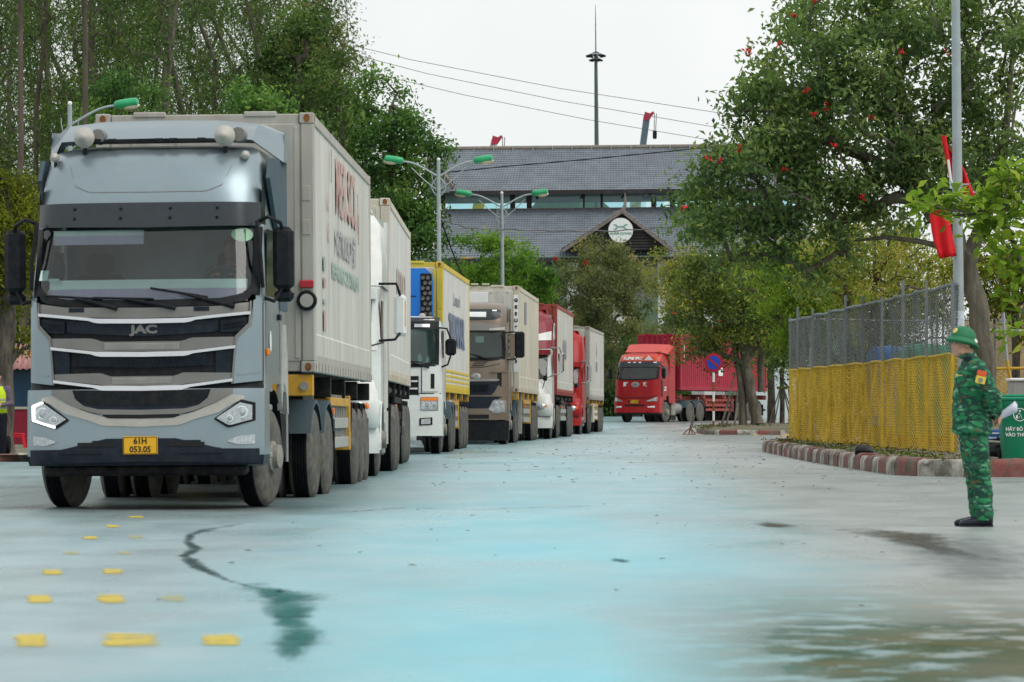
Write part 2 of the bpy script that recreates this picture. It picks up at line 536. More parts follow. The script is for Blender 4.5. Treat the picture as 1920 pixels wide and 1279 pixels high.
def road_material():
    m, nt, b = nodes('damp_pale_road')
    g = nt.nodes.new('ShaderNodeNewGeometry')
    pos = g.outputs['Position']
    sp = nt.nodes.new('ShaderNodeSeparateXYZ')
    nt.links.new(pos, sp.inputs[0])
    x, y = sp.outputs[0], sp.outputs[1]
    big = noise(nt, pos, .22, 5, .55)
    fine = noise(nt, pos, 55, 3, .6)
    blot = noise(nt, pos, 1.1, 7, .62, (1, .45, 1))
    c = ramp(nt, blot, [(.28, (.19, .29, .315)), (.5, (.285, .405, .435)), (.72, (.36, .485, .515))])
    # worn, browner wheel lanes and far part
    lane = ramp(nt, noise(nt, pos, .5, 6, .6, (2.2, .12, 1)), [(.47, 0.0), (.72, .4)])
    c = mixc(nt, lane, c, (.30, .32, .31))
    # greyer concrete towards the right-hand yard
    gx = ramp(nt, math_n(nt, 'MULTIPLY', math_n(nt, 'ADD', math_n(nt, 'SUBTRACT', x, math_n(nt, 'MULTIPLY', y, .028)), math_n(nt, 'MULTIPLY', math_n(nt, 'SUBTRACT', big, .5), 2.5)), .4), [(.05, 0.0), (.75, .9)])
    c = mixc(nt, gx, c, ramp(nt, blot, [(.28, (.18, .20, .19)), (.5, (.27, .295, .28)), (.72, (.345, .37, .355))]))
    # shade of the truck queue painted into the road colour as a brown lane
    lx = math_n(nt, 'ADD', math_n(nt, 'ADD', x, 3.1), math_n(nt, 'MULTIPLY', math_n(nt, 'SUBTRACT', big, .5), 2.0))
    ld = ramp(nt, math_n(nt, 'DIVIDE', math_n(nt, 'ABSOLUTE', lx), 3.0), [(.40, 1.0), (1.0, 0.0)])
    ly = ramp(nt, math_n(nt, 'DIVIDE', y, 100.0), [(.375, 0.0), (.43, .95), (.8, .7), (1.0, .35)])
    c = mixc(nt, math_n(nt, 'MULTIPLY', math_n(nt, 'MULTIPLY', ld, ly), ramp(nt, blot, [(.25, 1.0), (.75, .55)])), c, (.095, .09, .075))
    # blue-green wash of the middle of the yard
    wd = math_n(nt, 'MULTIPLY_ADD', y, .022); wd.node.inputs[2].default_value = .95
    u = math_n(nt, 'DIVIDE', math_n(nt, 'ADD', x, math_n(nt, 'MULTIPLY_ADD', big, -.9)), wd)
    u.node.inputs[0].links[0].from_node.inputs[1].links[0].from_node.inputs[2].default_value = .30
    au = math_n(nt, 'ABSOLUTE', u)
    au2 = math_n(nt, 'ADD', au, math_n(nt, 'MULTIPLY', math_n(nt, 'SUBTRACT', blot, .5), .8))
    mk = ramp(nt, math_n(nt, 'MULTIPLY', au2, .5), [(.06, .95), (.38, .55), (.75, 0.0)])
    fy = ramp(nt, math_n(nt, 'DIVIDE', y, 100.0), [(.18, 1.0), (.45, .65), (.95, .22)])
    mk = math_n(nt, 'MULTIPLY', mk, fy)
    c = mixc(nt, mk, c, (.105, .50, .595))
    # green-brown mossy dirt near the right front corner
    sx_ = ramp(nt, math_n(nt, 'DIVIDE', math_n(nt, 'ADD', x, math_n(nt, 'MULTIPLY', y, -.012)), 3.0), [(.05, 0.0), (.34, 1.0)])
    sy_ = ramp(nt, math_n(nt, 'DIVIDE', y, 40.0), [(.43, 1.0), (.64, 0.0)])
    ns = ramp(nt, noise(nt, pos, 2.3, 8, .66, (1, .75, 1)), [(.33, 0.0), (.50, 1.0)])
    moss = math_n(nt, 'MULTIPLY', math_n(nt, 'MULTIPLY', sx_, sy_), ns)
    mcol = ramp(nt, noise(nt, pos, 2.0, 4), [(.35, (.045, .075, .035)), (.65, (.12, .10, .03))])
    c = mixc(nt, math_n(nt, 'MULTIPLY', moss, .93), c, mcol)
    # damp patches
    wet = ramp(nt, noise(nt, pos, .33, 6, .6, (.7, .22, 1)), [(.47, 0.0), (.68, .6)])
    c = mixc(nt, wet, c, (.20, .25, .25))
    # aggregate
    c = mixc(nt, .35, c, ramp(nt, fine, [(.3, (.55, .55, .55)), (.7, (1.25, 1.25, 1.25))]), 'MULTIPLY')
    nt.links.new(c, b.inputs['Base Color'])
    rg = ramp(nt, noise(nt, pos, .7, 6, .6, (1, .3, 1)), [(.3, .22), (.7, .44)])
    nt.links.new(rg, b.inputs['Roughness'])
    nt.links.new(ramp(nt, moss, [(0, .36), (.8, 0.0)]), b.inputs['Specular IOR Level'])
    bn = nt.nodes.new('ShaderNodeBump')
    bn.inputs['Strength'].default_value = .25
    bn.inputs['Distance'].default_value = .01
    nt.links.new(noise(nt, pos, 38, 4, .7), bn.inputs['Height'])
    nt.links.new(bn.outputs['Normal'], b.inputs['Normal'])
    return m

M['earth'] = ground_material()
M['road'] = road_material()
sheet('ground', -6000, 6000, -60, 9000, -.012, M['earth'])
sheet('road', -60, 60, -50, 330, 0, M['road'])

def stain_material(name, col, amt=.9, rough=.65):
    m, nt, b = nodes(name)
    b.inputs['Base Color'].default_value = (*col, 1)
    b.inputs['Roughness'].default_value = rough
    b.inputs['Specular IOR Level'].default_value = .08
    at = nt.nodes.new('ShaderNodeAttribute'); at.attribute_name = 'fade'
    g = nt.nodes.new('ShaderNodeNewGeometry')
    n = noise(nt, g.outputs['Position'], 3.2, 8, .72, (1.6, .35, 1))
    n2 = noise(nt, g.outputs['Position'], 2.0, 5, .7, (.8, 2.6, 1))
    a = math_n(nt, 'ADD', at.outputs['Fac'], math_n(nt, 'MULTIPLY', math_n(nt, 'SUBTRACT', math_n(nt, 'ADD', n, n2), 1.06), 2.0))
    al = ramp(nt, a, [(.16, 0.0), (.85, amt)])
    nt.links.new(al, b.inputs['Alpha'])
    return m
# worn yellow markings on the near left of the road
M['road_yellow'] = stain_material('worn_yellow_road_paint', (.66, .50, .06), .80, .5)
M['road_yellow_faint'] = stain_material('faded_yellow_road_paint', (.52, .47, .20), .45, .5)

def marking(x0, x1, py0, py1, faint=False):
    a, b_ = ground_pt(x0, py1), ground_pt(x1, py0)
    p = [ground_pt(x0, py1, .004), ground_pt(x1, py1, .004), ground_pt(x1 - 4, py0, .004), ground_pt(x0 - 2, py0, .004)]
    n = 7
    mb = MB()
    rows = []
    for i in range(n + 1):
        t = i / n
        l, r_ = p[0].lerp(p[3], t), p[1].lerp(p[2], t)
        row = []
        for k in range(9):
            q = l.lerp(r_, k / 8)
            e = .006
            row.append((q.x + random.uniform(-e, e) * (k in (0, 8)), q.y + random.uniform(-.02, .02) * (i in (0, n)), q.z))
        rows.append(row)
    mb.grid(rows)
    me = mb.mesh('road_marking', M['road_yellow_faint' if faint else 'road_yellow'], False)
    fade = [min(1.0, .30 + .9 * min(k, 8 - k) / 2) * min(1.0, .45 + .55 * min(i, n - i) / 2) for i in range(n + 1) for k in range(9)]
    at = me.attributes.new('fade', 'FLOAT', 'POINT'); at.data.foreach_set('value', fade)
    tag(link('road_marking', me), kind='structure')
for a in [(25, 92, 1187, 1214), (190, 304, 1186, 1213), (376, 454, 1187, 1211), (50, 101, 1115, 1131), (182, 238, 1114, 1131),
          (78, 120, 1067, 1078), (193, 235, 1066, 1077), (156, 186, 1005, 1011), (197, 226, 984, 989), (241, 272, 967, 971)]:
    marking(*a)
for a in [(300, 352, 1115, 1129), (118, 152, 1033, 1040), (222, 250, 1033, 1040), (240, 276, 1004, 1010)]:
    marking(*a, faint=True)
def long_line(px0, py0, px1, py1, w, mt):
    a, b_ = ground_pt(px0, py0, .004), ground_pt(px1, py1, .004)
    n = 24
    rows = []
    for k in range(n + 1):
        q = a.lerp(b_, k / n)
        z = gz(q.y) + .004
        rows.append([(q.x, q.y - w / 2, gz(q.y - w / 2) + .004), (q.x, q.y + w / 2, gz(q.y + w / 2) + .004)])
    mb = MB(); mb.grid(rows)
    me = mb.mesh('road_marking', mt, False)
    at = me.attributes.new('fade', 'FLOAT', 'POINT'); at.data.foreach_set('value', [.55] * len(me.vertices))
    tag(link('road_marking', me), kind='structure')
long_line(700, 893, 1640, 889, .35, M['road_yellow_faint'])
long_line(1000, 862, 1440, 860, .3, M['road_yellow_faint'])

# dark wet stains
M['stain_dark'] = stain_material('dark_wet_stain', (.015, .045, .045), .8)
M['stain_teal'] = stain_material('teal_wet_stain', (.02, .15, .135), .7)
M['stain_brown'] = stain_material('brown_wet_stain', (.06, .05, .03), .75)
M['stain_grey'] = stain_material('grey_damp_stain', (.12, .14, .14), .42)
_lay = [0]
def stain(pts, mt, name='wet_stain'):
    """pts: (px, py, half width in px, half height in px), joined into one soft patch"""
    mb = MB(); fade = []
    rows = []
    dense = []
    for i in range(len(pts) - 1):
        for k in range(6):
            t = k / 6
            dense.append([pts[i][j] * (1 - t) + pts[i + 1][j] * t for j in range(4)])
    dense.append(list(pts[-1]))
    _lay[0] += 1
    dz = .005 + .001 * (_lay[0] % 6)
    n = len(dense)
    for i, (px, py, w, h) in enumerate(dense):
        row = []
        for k in range(9):
            t = k / 4 - 1
            row.append(ground_pt(px + w * t, py + h * t * .2 + random.uniform(-1, 1), dz))
            e = min(1, 2.2 * min(i, n - 1 - i) / max(1, n - 1) + .25)
            fade.append((1 - abs(t) ** 1.5) * e)
        rows.append(row)
    mb.grid(rows)
    me = mb.mesh(name, mt, False)
    at = me.attributes.new('fade', 'FLOAT', 'POINT')
    at.data.foreach_set('value', fade)
    tag(link(name, me), kind='structure')
stain([(480, 978, 30, 2), (440, 984, 18, 2), (390, 992, 26, 2), (358, 1002, 12, 3), (352, 1016, 15, 3), (370, 1028, 20, 3), (346, 1041, 15, 3), (356, 1050, 26, 3), (372, 1062, 22, 3), (398, 1074, 20, 3), (424, 1086, 11, 3), (465, 1098, 10, 3), (510, 1108, 16, 3), (545, 1116, 12, 3)], M['stain_dark'])
stain([(480, 1092, 50, 3), (500, 1104, 90, 4), (530, 1118, 110, 4), (545, 1134, 70, 4), (540, 1150, 60, 4), (548, 1166, 44, 4), (566, 1184, 60, 4), (556, 1204, 74, 5), (545, 1222, 60, 5), (560, 1240, 40, 5)], M['stain_teal'])
stain([(500, 1100, 60, 3), (520, 1112, 80, 4), (545, 1122, 60, 4), (520, 1133, 40, 4)], M['stain_teal'])
stain([(560, 1138, 30, 3), (545, 1152, 44, 4), (535, 1166, 30, 4)], M['stain_teal'])
stain([(575, 1176, 30, 4), (560, 1198, 48, 5), (545, 1215, 50, 5), (560, 1232, 30, 5)], M['stain_teal'])
stain([(1440, 978, 40, 2), (1470, 990, 40, 2)], M['stain_brown'])
stain([(1600, 990, 60, 2), (1650, 995, 90, 2), (1700, 1004, 110, 2), (1740, 1022, 60, 3), (1790, 1036, 60, 3), (1850, 1050, 80, 3)], M['stain_brown'])
stain([(1790, 1000, 180, 3), (1830, 1050, 160, 4), (1860, 1100, 140, 5)], M['stain_grey'])
stain([(1150, 1046, 10, 2), (1165, 1050, 22, 2), (1172, 1053, 10, 2)], M['stain_teal'])

# scattered leaf litter on the road
def crack(pts, w, mt):
    W = [ground_pt(px, py, .0045) for px, py in pts]
    out = []
    for i in range(len(W) - 1):
        for k in range(8): out.append(W[i].lerp(W[i + 1], k / 8))
    out.append(W[-1])
    mb = MB(); rows = []; fade = []
    for i, p in enumerate(out):
        a, b_ = out[max(0, i - 1)], out[min(len(out) - 1, i + 1)]
        d = (b_ - a); n_ = Vector((-d.y, d.x, 0)).normalized()
        q = p + n_ * random.uniform(-w, w) * 1.2
        rows.append([(q.x + n_.x * w * t, q.y + n_.y * w * t, gz(q.y + n_.y * w * t) + .0045) for t in (-1, 0, 1)])
        fade += [.2, .95, .2]
    mb.grid(rows)
    me = mb.mesh('road_crack', mt, False)
    at = me.attributes.new('fade', 'FLOAT', 'POINT'); at.data.foreach_set('value', fade)
    tag(link('road_crack', me), kind='structure')
for pts, w in ((((1135, 797), (1240, 796), (1340, 790), (1480, 786)), .16), (((1140, 806), (1220, 801), (1330, 797)), .12), (((1150, 812), (1250, 811), (1290, 806)), .08), (((860, 870), (1000, 866), (1180, 868), (1300, 864)), .05), (((640, 960), (760, 952), (900, 955), (1100, 948)), .04)):
    crack(pts, w, M['stain_brown'])

def litter(name, n, rx, ry, size, cols, dz=.006, zf=None):
    mb = MB()
    for _ in range(n):
        x, y = random.uniform(*rx), random.uniform(*ry)
        s_ = random.uniform(*size); a = random.uniform(0, 6.28)
        z = (zf(x, y) if zf else gz(y)) + dz + random.uniform(0, .004)
        ca, sa = math.cos(a) * s_, math.sin(a) * s_
        mb.add([(x - ca, y - sa, z), (x + sa * .4, y - ca * .4, z + s_ * .25), (x + ca, y + sa, z + s_ * .1), (x - sa * .4, y + ca * .4, z + s_ * .2)], [(0, 1, 2, 3)], random.randrange(len(cols)))
    return tag(mb.build(name, cols, smooth=False), kind='stuff')
M['leaf_dead'] = mat('dead_leaf', (.06, .045, .025), .8)
M['leaf_dead2'] = mat('pale_dead_leaf', (.20, .15, .07), .8)
litter('leaf_litter', 260, (-1.2, 5.8), (52, 130), (.025, .06), [M['leaf_dead'], M['leaf_dead2']])
litter('leaf_litter', 45, (-2, 5.0), (20, 52), (.02, .04), [M['leaf_dead'], M['leaf_dead2']])

# ------------------------------------------------------------------ kerbed islands
def kerb_paint(name, col):
    m, nt, b = nodes(name)
    v = coord(nt)
    g = nt.nodes.new('ShaderNodeNewGeometry')
    n = ramp(nt, noise(nt, g.outputs['Position'], 3.0, 9, .7), [(.42, .95), (.62, .2)])
    dirt = ramp(nt, noise(nt, g.outputs['Position'], 7, 6), [(.3, (.05, .05, .035)), (.7, (.16, .15, .12))])
    nt.links.new(mixc(nt, n, col, dirt), b.inputs['Base Color'])
    b.inputs['Roughness'].default_value = .8
    bn = nt.nodes.new('ShaderNodeBump'); bn.inputs['Strength'].default_value = .6; bn.inputs['Distance'].default_value = .02
    nt.links.new(noise(nt, g.outputs['Position'], 14, 6, .7), bn.inputs['Height'])
    nt.links.new(bn.outputs['Normal'], b.inputs['Normal'])
    return m
M['kerb_red'] = kerb_paint('worn_red_kerb_paint', (.27, .045, .045))
M['kerb_white'] = kerb_paint('worn_white_kerb_paint', (.60, .57, .50))
M['island'] = ground_material()
M['island'].name = 'island_soil'

def kerb_line(pts, stone, h, w, parent, first=0, inner=1):
    """stones along a polyline of (x, y); inner = +1 when the island lies to the left of the walk"""
    pts = [Vector((p[0], p[1])) for p in pts]
    seg = [(pts[i + 1] - pts[i]).length for i in range(len(pts) - 1)]
    total = sum(seg); n = max(1, int(total / stone))
    def at(s_):
        for i, l in enumerate(seg):
            if s_ <= l or i == len(seg) - 1:
                return pts[i].lerp(pts[i + 1], min(1, s_ / l))
            s_ -= l
    for k in range(n):
        a, b_ = at(total * k / n), at(total * (k + 1) / n)
        d = (b_ - a).normalized(); nn = Vector((-d.y, d.x)) * inner
        c = (a + b_) / 2 + nn * w / 2
        mb = MB()
        L = (b_ - a).length
        hh = h * random.uniform(.9, 1.08)
        sec = [(-w / 2, -.1), (-w / 2 + .005, hh * .72), (-w * .34, hh * .95), (-w * .1, hh), (w * .5, hh * .98), (w / 2, -.1)]
        rows = []
        for t in (-L / 2 + .012, -L / 4, L / 4, L / 2 - .012):
            rows.append([(t, u + random.uniform(-.012, .012), z + random.uniform(-.01, .01)) for u, z in sec])
        mb.grid(rows)
        mb.f.append(tuple(range(6))[::-1]); mb.m.append(0)
        mb.f.append(tuple(range(18, 24))); mb.m.append(0)
        fl = 1 if inner > 0 else -1
        if fl < 0:
            mb.v = [(x, -y, z) for x, y, z in mb.v]
        o = mb.build('kerb_stone', M['kerb_red' if (k + first) % 2 == 0 else 'kerb_white'], parent, (c.x, c.y, gz(c.y)), (0, 0, math.atan2(d.y, d.x)), ang=50)

def island_top(name, poly, h, bump, mt):
    """soil inside the kerb as a rough grid clipped to the outline"""
    xs = [p[0] for p in poly]; ys = [p[1] for p in poly]
    cx, cy = sum(xs) / len(xs), sum(ys) / len(ys)
    mb = MB(); rows = []
    n = 14
    ring = []
    for i in range(len(poly)):
        a, b_ = poly[i], poly[(i + 1) % len(poly)]
        for k in range(5):
            t = k / 5
            ring.append((a[0] * (1 - t) + b_[0] * t, a[1] * (1 - t) + b_[1] * t))
    for k in range(n + 1):
        t = 1 - k / n
        row = []
        for (x, y) in ring:
            px_, py_ = cx + (x - cx) * t, cy + (y - cy) * t
            row.append((px_, py_, gz(py_) + h + (random.uniform(0, bump) if k else 0) + bump * .8 * (1 - t)))
        rows.append(row)
    mb.grid(rows, close=True)
    return tag(mb.build(name, mt), kind='structure')

kA = [ground_pt(*p) for p in ((1456, 853), (1500, 864), (1571, 874), (1637, 886), (1680, 891))]
kerb_path = [(6.9, 100.0), (6.1, 98.0), (5.72, 94.0), (kA[0].x + .02, kA[0].y), (5.52, 78), (5.52, 69), (5.55, 63), (5.62, 60.3), (5.95, 59.0), (6.6, 58.6), (8.6, 58.3), (11.5, 58.0)]
kerb_r = tag(link('kerb', None), kind='structure')
kerb_line(kerb_path, 1.0, .25, .28, kerb_r, 1, 1)
isl_poly = [(x + .26 if i < 8 else x, y + (.26 if i >= 8 else 0)) for i, (x, y) in enumerate(kerb_path)] + [(30, 58.3), (30, 103), (7.2, 103)]
island_top('island_soil', isl_poly, .17, .05, M['island'])

k2 = [ground_pt(1310, 812), ground_pt(1325, 815), ground_pt(1400, 815.5), ground_pt(1478, 814)]
far_path = [(k2[0].x + .3, k2[0].y + 6), (k2[0].x, k2[0].y + 2), (k2[1].x - .1, k2[1].y - 1.0), (k2[1].x + .5, k2[1].y - 2.0), (k2[2].x, k2[1].y - 2.4), (k2[3].x + 3, k2[1].y - 2.4), (k2[3].x + 8, k2[1].y - 1)]
kerb_f = tag(link('kerb', None), kind='structure')
kerb_line(far_path, .8, .18, .26, kerb_f, 0, 1)
FI = [(p[0] + .15, p[1] + .2) for p in far_path] + [(far_path[-1][0], far_path[0][1] + 14), (far_path[0][0] + 1.5, far_path[0][1] + 12)]
island_top('island_soil', FI, .15, .16, M['island'])
litter('leaf_litter', 500, (6.0, 9.5), (59, 90), (.03, .09), [M['leaf_dead'], M['leaf_dead2']], .24)
kl = tag(link('kerb', None), kind='structure')
kerb_line([(-22, 74.5), (-9.6, 75.5), (-8.4, 77), (-8.2, 90)], 1.0, .16, .26, kl, 0, 1)
sheet('pavement', -60, -8.5, 75.8, 330, .13, M['earth'])

# ------------------------------------------------------------------ far hills and the bare bank
def terrain(name, xs, ys, f, mt):
    mb = MB()
    mb.grid([[(x, y, f(x, y)) for x in xs] for y in ys])
    return tag(mb.build(name, mt, ang=80), kind='structure')
M['far_wood'] = mat('far_wooded_hill', (.055, .095, .06), .95, var=.35, scale=.03)
def hillf(x, y):
    u = (y - 1300) / 500
    base = max(0, 1 - (u - .5) ** 2 * 4)
    return -5 + base * (66 + 14 * math.sin(x * .021 + 1.2) + 9 * math.sin(x * .057) + 5 * math.sin(x * .13 + y * .02)) * (1 if x < 60 else max(.4, 1 - (x - 60) / 200))
terrain('hills', np.linspace(-900, 900, 181), np.linspace(1300, 1800, 26), hillf, M['far_wood'])
M['bank'] = mat('bare_tan_earth', (.36, .255, .125), .95, var=.22, scale=.9, bump=.8, bscale=5, dirt=(.16, .12, .05), damt=.5)
def bankf(x, y):
    t = min(1, max(0, (y - 78) / 30)); t = t * t * (3 - 2 * t)
    e = min(1, max(0, (x - 9.6 - (y - 78) * .05) / 4.0)); e = e * e * (3 - 2 * e)
    return gz(y) - .1 + t * e * 4.6 + .12 * math.sin(x * 1.7 + y) + .08 * math.sin(x * 3.1 - y * 1.3)
terrain('dirt_bank', np.linspace(8.8, 60, 70), np.linspace(76, 150, 60), bankf, M['bank'])
M['pale_wall'] = mat('pale_rendered_wall', (.62, .70, .72), .8, var=.06, scale=.6, dirt=(.4, .42, .42), damt=.3)

# ------------------------------------------------------------------ border gate building
GD = 280.0
gate = thing('gate_building', 'wide border gate building with two tiers of grey tiled roof and a glazed band between', 'building', (X(1167, GD), GD, gz(GD)))
gate.rotation_euler = (0, R(-.55), 0)
def gl(px, py, d):      # a photo point at depth d in the building's own frame
    p = P(px, py, d)
    return Vector((p.x - gate.location.x, p.y - gate.location.y, p.z - gate.location.z))
M['roof_tile'] = mat('blue_grey_roof_tile', (.185, .212, .245), .55, 0, .14, .8, dirt=(.11, .125, .13), damt=.5)
M['dark_timber'] = mat('dark_stained_timber', (.045, .042, .045), .6, 0, .2, 2)
M['verge'] = mat('beige_verge_board', (.20, .172, .15), .7, 0, .2, 3)
M['louvre'] = mat('weathered_louvre_board', (.055, .05, .05), .7, 0, .3, 2)
M['render_white'] = mat('white_render', (.62, .62, .60), .8, 0, .05, 1, dirt=(.3, .3, .28), damt=.3)
M['pane'] = glass_mat('clear_glazing', (.80, .93, .95), 1.4)

def tiled(p00, p10, p01, p11, ncol, nrow, amp=.045):
    """a roof slope of ridged tiles between four corners: lower left, lower right, upper left, upper right"""
    p00, p10, p01, p11 = map(Vector, (p00, p10, p01, p11))
    nrm = (p10 - p00).cross(p01 - p00).normalized()
    cs = np.linspace(0, 1, ncol * 4 + 1)
    rows = []
    for r_ in range(nrow):
        for (t, lift) in ((r_ / nrow, .05), ((r_ + .97) / nrow, .005)):
            a, b_ = p00.lerp(p01, t), p10.lerp(p11, t)
            rows.append([a.lerp(b_, c) + nrm * (lift + amp * abs(math.sin(PI * c * ncol))) for c in cs])
    mb = MB(); mb.grid(rows)
    return mb
def slope(name, p00, p10, p01, p11, ncol, nrow, parent):
    return tag(tiled(p00, p10, p01, p11, ncol, nrow).build(name, M['roof_tile'], parent, ang=50), kind='stuff')

uL, uR = gl(806, 357, GD - 1), gl(1534, 357, GD - 1)
rL, rR = gl(838, 279, GD + 5.5), gl(1500, 279, GD + 5.5)
bL, bR = gl(806, 357, GD + 12), gl(1534, 357, GD + 12)
bL.z = uL.z; bR.z = uR.z
slope('roof_tiles', uL, uR, rL, rR, 132, 20, gate)
mb = MB()
mb.add([bR, bL, rL, rR], [(0, 1, 2, 3)]); mb.add([uL, rL, bL], [(0, 1, 2)]); mb.add([uR, bR, rR], [(0, 1, 2)])
dn = Vector((0, 0, -.12))
mb.add([uL + dn, uR + dn, bR + dn, bL + dn], [(0, 1, 2, 3)])
mb.build('roof', M['roof_tile'], gate, smooth=False)
mb = MB()
mb.tube([rL + Vector((-.4, 0, .1)), rR + Vector((.4, 0, .1))], .17, 8)
mb.build('ridge_cap', M['verge'], gate)
for k in range(18):
    mb = MB(); p = rL.lerp(rR, (k + .5) / 18)
    mb.box((p.x, p.y - .12, p.z + .1), (.06, .22, .3))
    mb.build('ridge_tile', M['galv'], gate)
mb = MB()
mb.bar(uL + Vector((0, -.1, -.1)), uR + Vector((0, -.1, -.1)), .2, .24); mb.build('eaves_beam', M['dark_timber'], gate)
# flared gable at the left end
g0, g1, g2 = gl(800, 362, GD - 1.5), gl(812, 292, GD + 3), gl(848, 352, GD - 1.4)
mb = MB()
mb.prism([(g0.x, g0.z), (g2.x, g2.z - .2), (g1.x + .2, g1.z)], g0.y, g0.y + 4.0); mb.build('gable_end', M['roof_tile'], gate)
mb = MB(); mb.bar(g0 + Vector((-.1, -.1, 0)), g1 + Vector((0, -3.2, .1)), .25, .25); mb.bar(g1 + Vector((0, -3.2, .1)), g2 + Vector((.2, -.1, .1)), .22, .25)
mb.build('verge_board', M['verge'], gate)

# glazed band with posts
zt, zb = gl(1167, 358, GD).z, gl(1167, 388, GD).z
x0, x1 = gl(838, 370, GD).x, gl(1500, 370, GD).x
posts = [835, 965, 996, 1098.5, 1132, 1229.5, 1264.5, 1330, 1400, 1500]
wid = [8, 10, 10, 3.5, 4.5, 9.5, 9.5, 9, 9, 9]
for p, w in zip(posts, wid):
    mb = MB(); q = gl(p, 370, GD + .5)
    mb.box((q.x, .5, (zt + zb) / 2), (w / 27.5, .3, zt - zb)); mb.build('post', M['dark_timber'], gate)
for a, b_ in zip(range(len(posts) - 1), range(1, len(posts))):
    xa, xb = gl(posts[a] + wid[a] / 2, 370, GD + .55).x, gl(posts[b_] - wid[b_] / 2, 370, GD + .55).x
    mb = MB(); mb.box(((xa + xb) / 2, .55, (zt + zb) / 2), (xb - xa - .01, .02, zt - zb)); mb.build('window_pane', M['pane'], gate)
    mb = MB(); mb.box(((xa + xb) / 2, 11.0, (zt + zb) / 2), (xb - xa - .01, .02, zt - zb)); mb.build('window_pane', M['pane'], gate)
for p in (1020, 1103, 1180, 950):
    mb = MB(); q = gl(p, 362, GD - .3)
    mb.bar((q.x, -.9, zt + .05), (q.x - .35, .3, zt - .45), .1, .12); mb.build('eaves_bracket', M['dark_timber'], gate)
mb = MB(); mb.box(((x0 + x1) / 2, .45, zb - .12), (x1 - x0 + .4, .5, .2)); mb.build('sill_beam', M['verge'], gate)
for p in (1216, 1228):
    mb = MB(); q = gl(p, 366, GD - .2)
    mb.lathe([(.05, -.3), (.09, -.2), (.12, 0), (.26, .35), (.27, .36), (.2, .33)], (q.x, -.2, q.z), 'y', 14)
    mb.build('loudspeaker', M['galv'], gate)

# lower roof
lL, lR = gl(815, 482, GD - 7), gl(1534, 482, GD - 7)
tL, tR = gl(838, 391, GD + .2), gl(1500, 391, GD + .2)
slope('roof_tiles', lL, lR, tL, tR, 132, 22, gate)
mb = MB(); mb.bar(lL + Vector((0, 0, -.15)), lR + Vector((0, 0, -.15)), .25, .3); mb.build('eaves_beam', M['dark_timber'], gate)
mb = MB()
mb.add([lL + dn, lR + dn, lR + Vector((0, 18, -.1)), lL + Vector((0, 18, -.1))], [(0, 1, 2, 3)]); mb.build('soffit', M['dark_timber'], gate, smooth=False)
zl = lL.z - .3
for k, p in enumerate((830, 905, 985, 1075, 1160, 1245, 1330, 1420, 1520)):
    q = gl(p, 500, GD - 6)
    mb = MB(); mb.box((q.x, -6, zl / 2), (.7, .7, zl), .04); mb.build('column', M['render_white'], gate)
mb = MB(); mb.box(((lL.x + lR.x) / 2, 3.0, zl - 1.2), (lR.x - lL.x - 1, .3, 2.4)); mb.build('fascia_wall', M['render_white'], gate)
for k in range(5):
    mb = MB(); xa = lL.x + 2 + k * 5.0
    mb.box((xa + 1.4, 2.0, 1.6), (2.6, 2.0, 3.2), .05); mb.build('booth', M['render_white'], gate)

# front gable with louvres and round sign
ap, ga, gb = gl(1170, 400, GD - 8), gl(1058, 468, GD - 8), gl(1262, 468, GD - 8)
nb = 13
for k in range(nb):
    t0, t1 = k / nb, (k + .86) / nb
    zz0, zz1 = ga.z + (ap.z - ga.z) * t0, ga.z + (ap.z - ga.z) * t1
    xl0, xr0 = ga.x + (ap.x - ga.x) * t0, gb.x + (ap.x - gb.x) * t0
    xl1, xr1 = ga.x + (ap.x - ga.x) * t1, gb.x + (ap.x - gb.x) * t1
    mb = MB()
    mb.add([(xl0, ap.y - .10, zz0), (xr0, ap.y - .10, zz0), (xr1, ap.y + .02, zz1), (xl1, ap.y + .02, zz1), (xl0, ap.y - .06, zz0 - .02), (xr0, ap.y - .06, zz0 - .02), (xr1, ap.y + .06, zz1), (xl1, ap.y + .06, zz1)],
           [(0, 1, 2, 3), (4, 7, 6, 5), (0, 4, 5, 1)])
    mb.build('louvre_board', M['louvre'], gate, smooth=False)
mb = MB(); mb.prism([(ga.x, ga.z - .1), (gb.x, gb.z - .1), (ap.x, ap.z)], ap.y + .12, ap.y + .2); mb.build('gable_lining', M['ink_black'], gate, smooth=False)
mb = MB()
for e in (ga, gb):
    mb.bar(e + Vector((0, -.25, -.05)), ap + Vector((0, -.25, .12)), .3, .22)
mb.build('verge_board', M['verge'], gate)
back = gl(1170, 400, GD + .5)
for e, nm in ((ga, 0), (gb, 1)):
    a, b_ = e + Vector((0, -.1, .12)), ap + Vector((0, -.1, .24))
    c_, d_ = Vector((e.x, 0.5, e.z + .12)), Vector((ap.x, .5, ap.z + .24))
    mb = tiled(a, c_, b_, d_, 30, 12) if nm == 1 else tiled(c_, a, d_, b_, 30, 12)
    tag(mb.build('roof_tiles', M['roof_tile'], gate, ang=50), kind='stuff')
mb = MB()
f0 = ap + Vector((0, -.3, .1))
mb.tube([f0 + Vector((-.5, .6, -.1)), f0, f0 + Vector((.18, 0, .35)), f0 + Vector((.22, 0, .8)), f0 + Vector((.18, 0, 1.25))], [.16, .16, .12, .07, .02], 6)
mb.build('finial', M['verge'], gate)
sgn = gl(1167, 432, GD - 8.35)
mb = MB(); mb.lathe([(0, -.10), (.80, -.10), (.82, -.06), (.82, .1), (0, .1)], (0, 0, 0), 'y', 40)
sign = mb.build('round_sign', M['white'], gate, sgn)
M['sign_green'] = mat('sign_green', (.02, .25, .18), .5)
mb = MB()
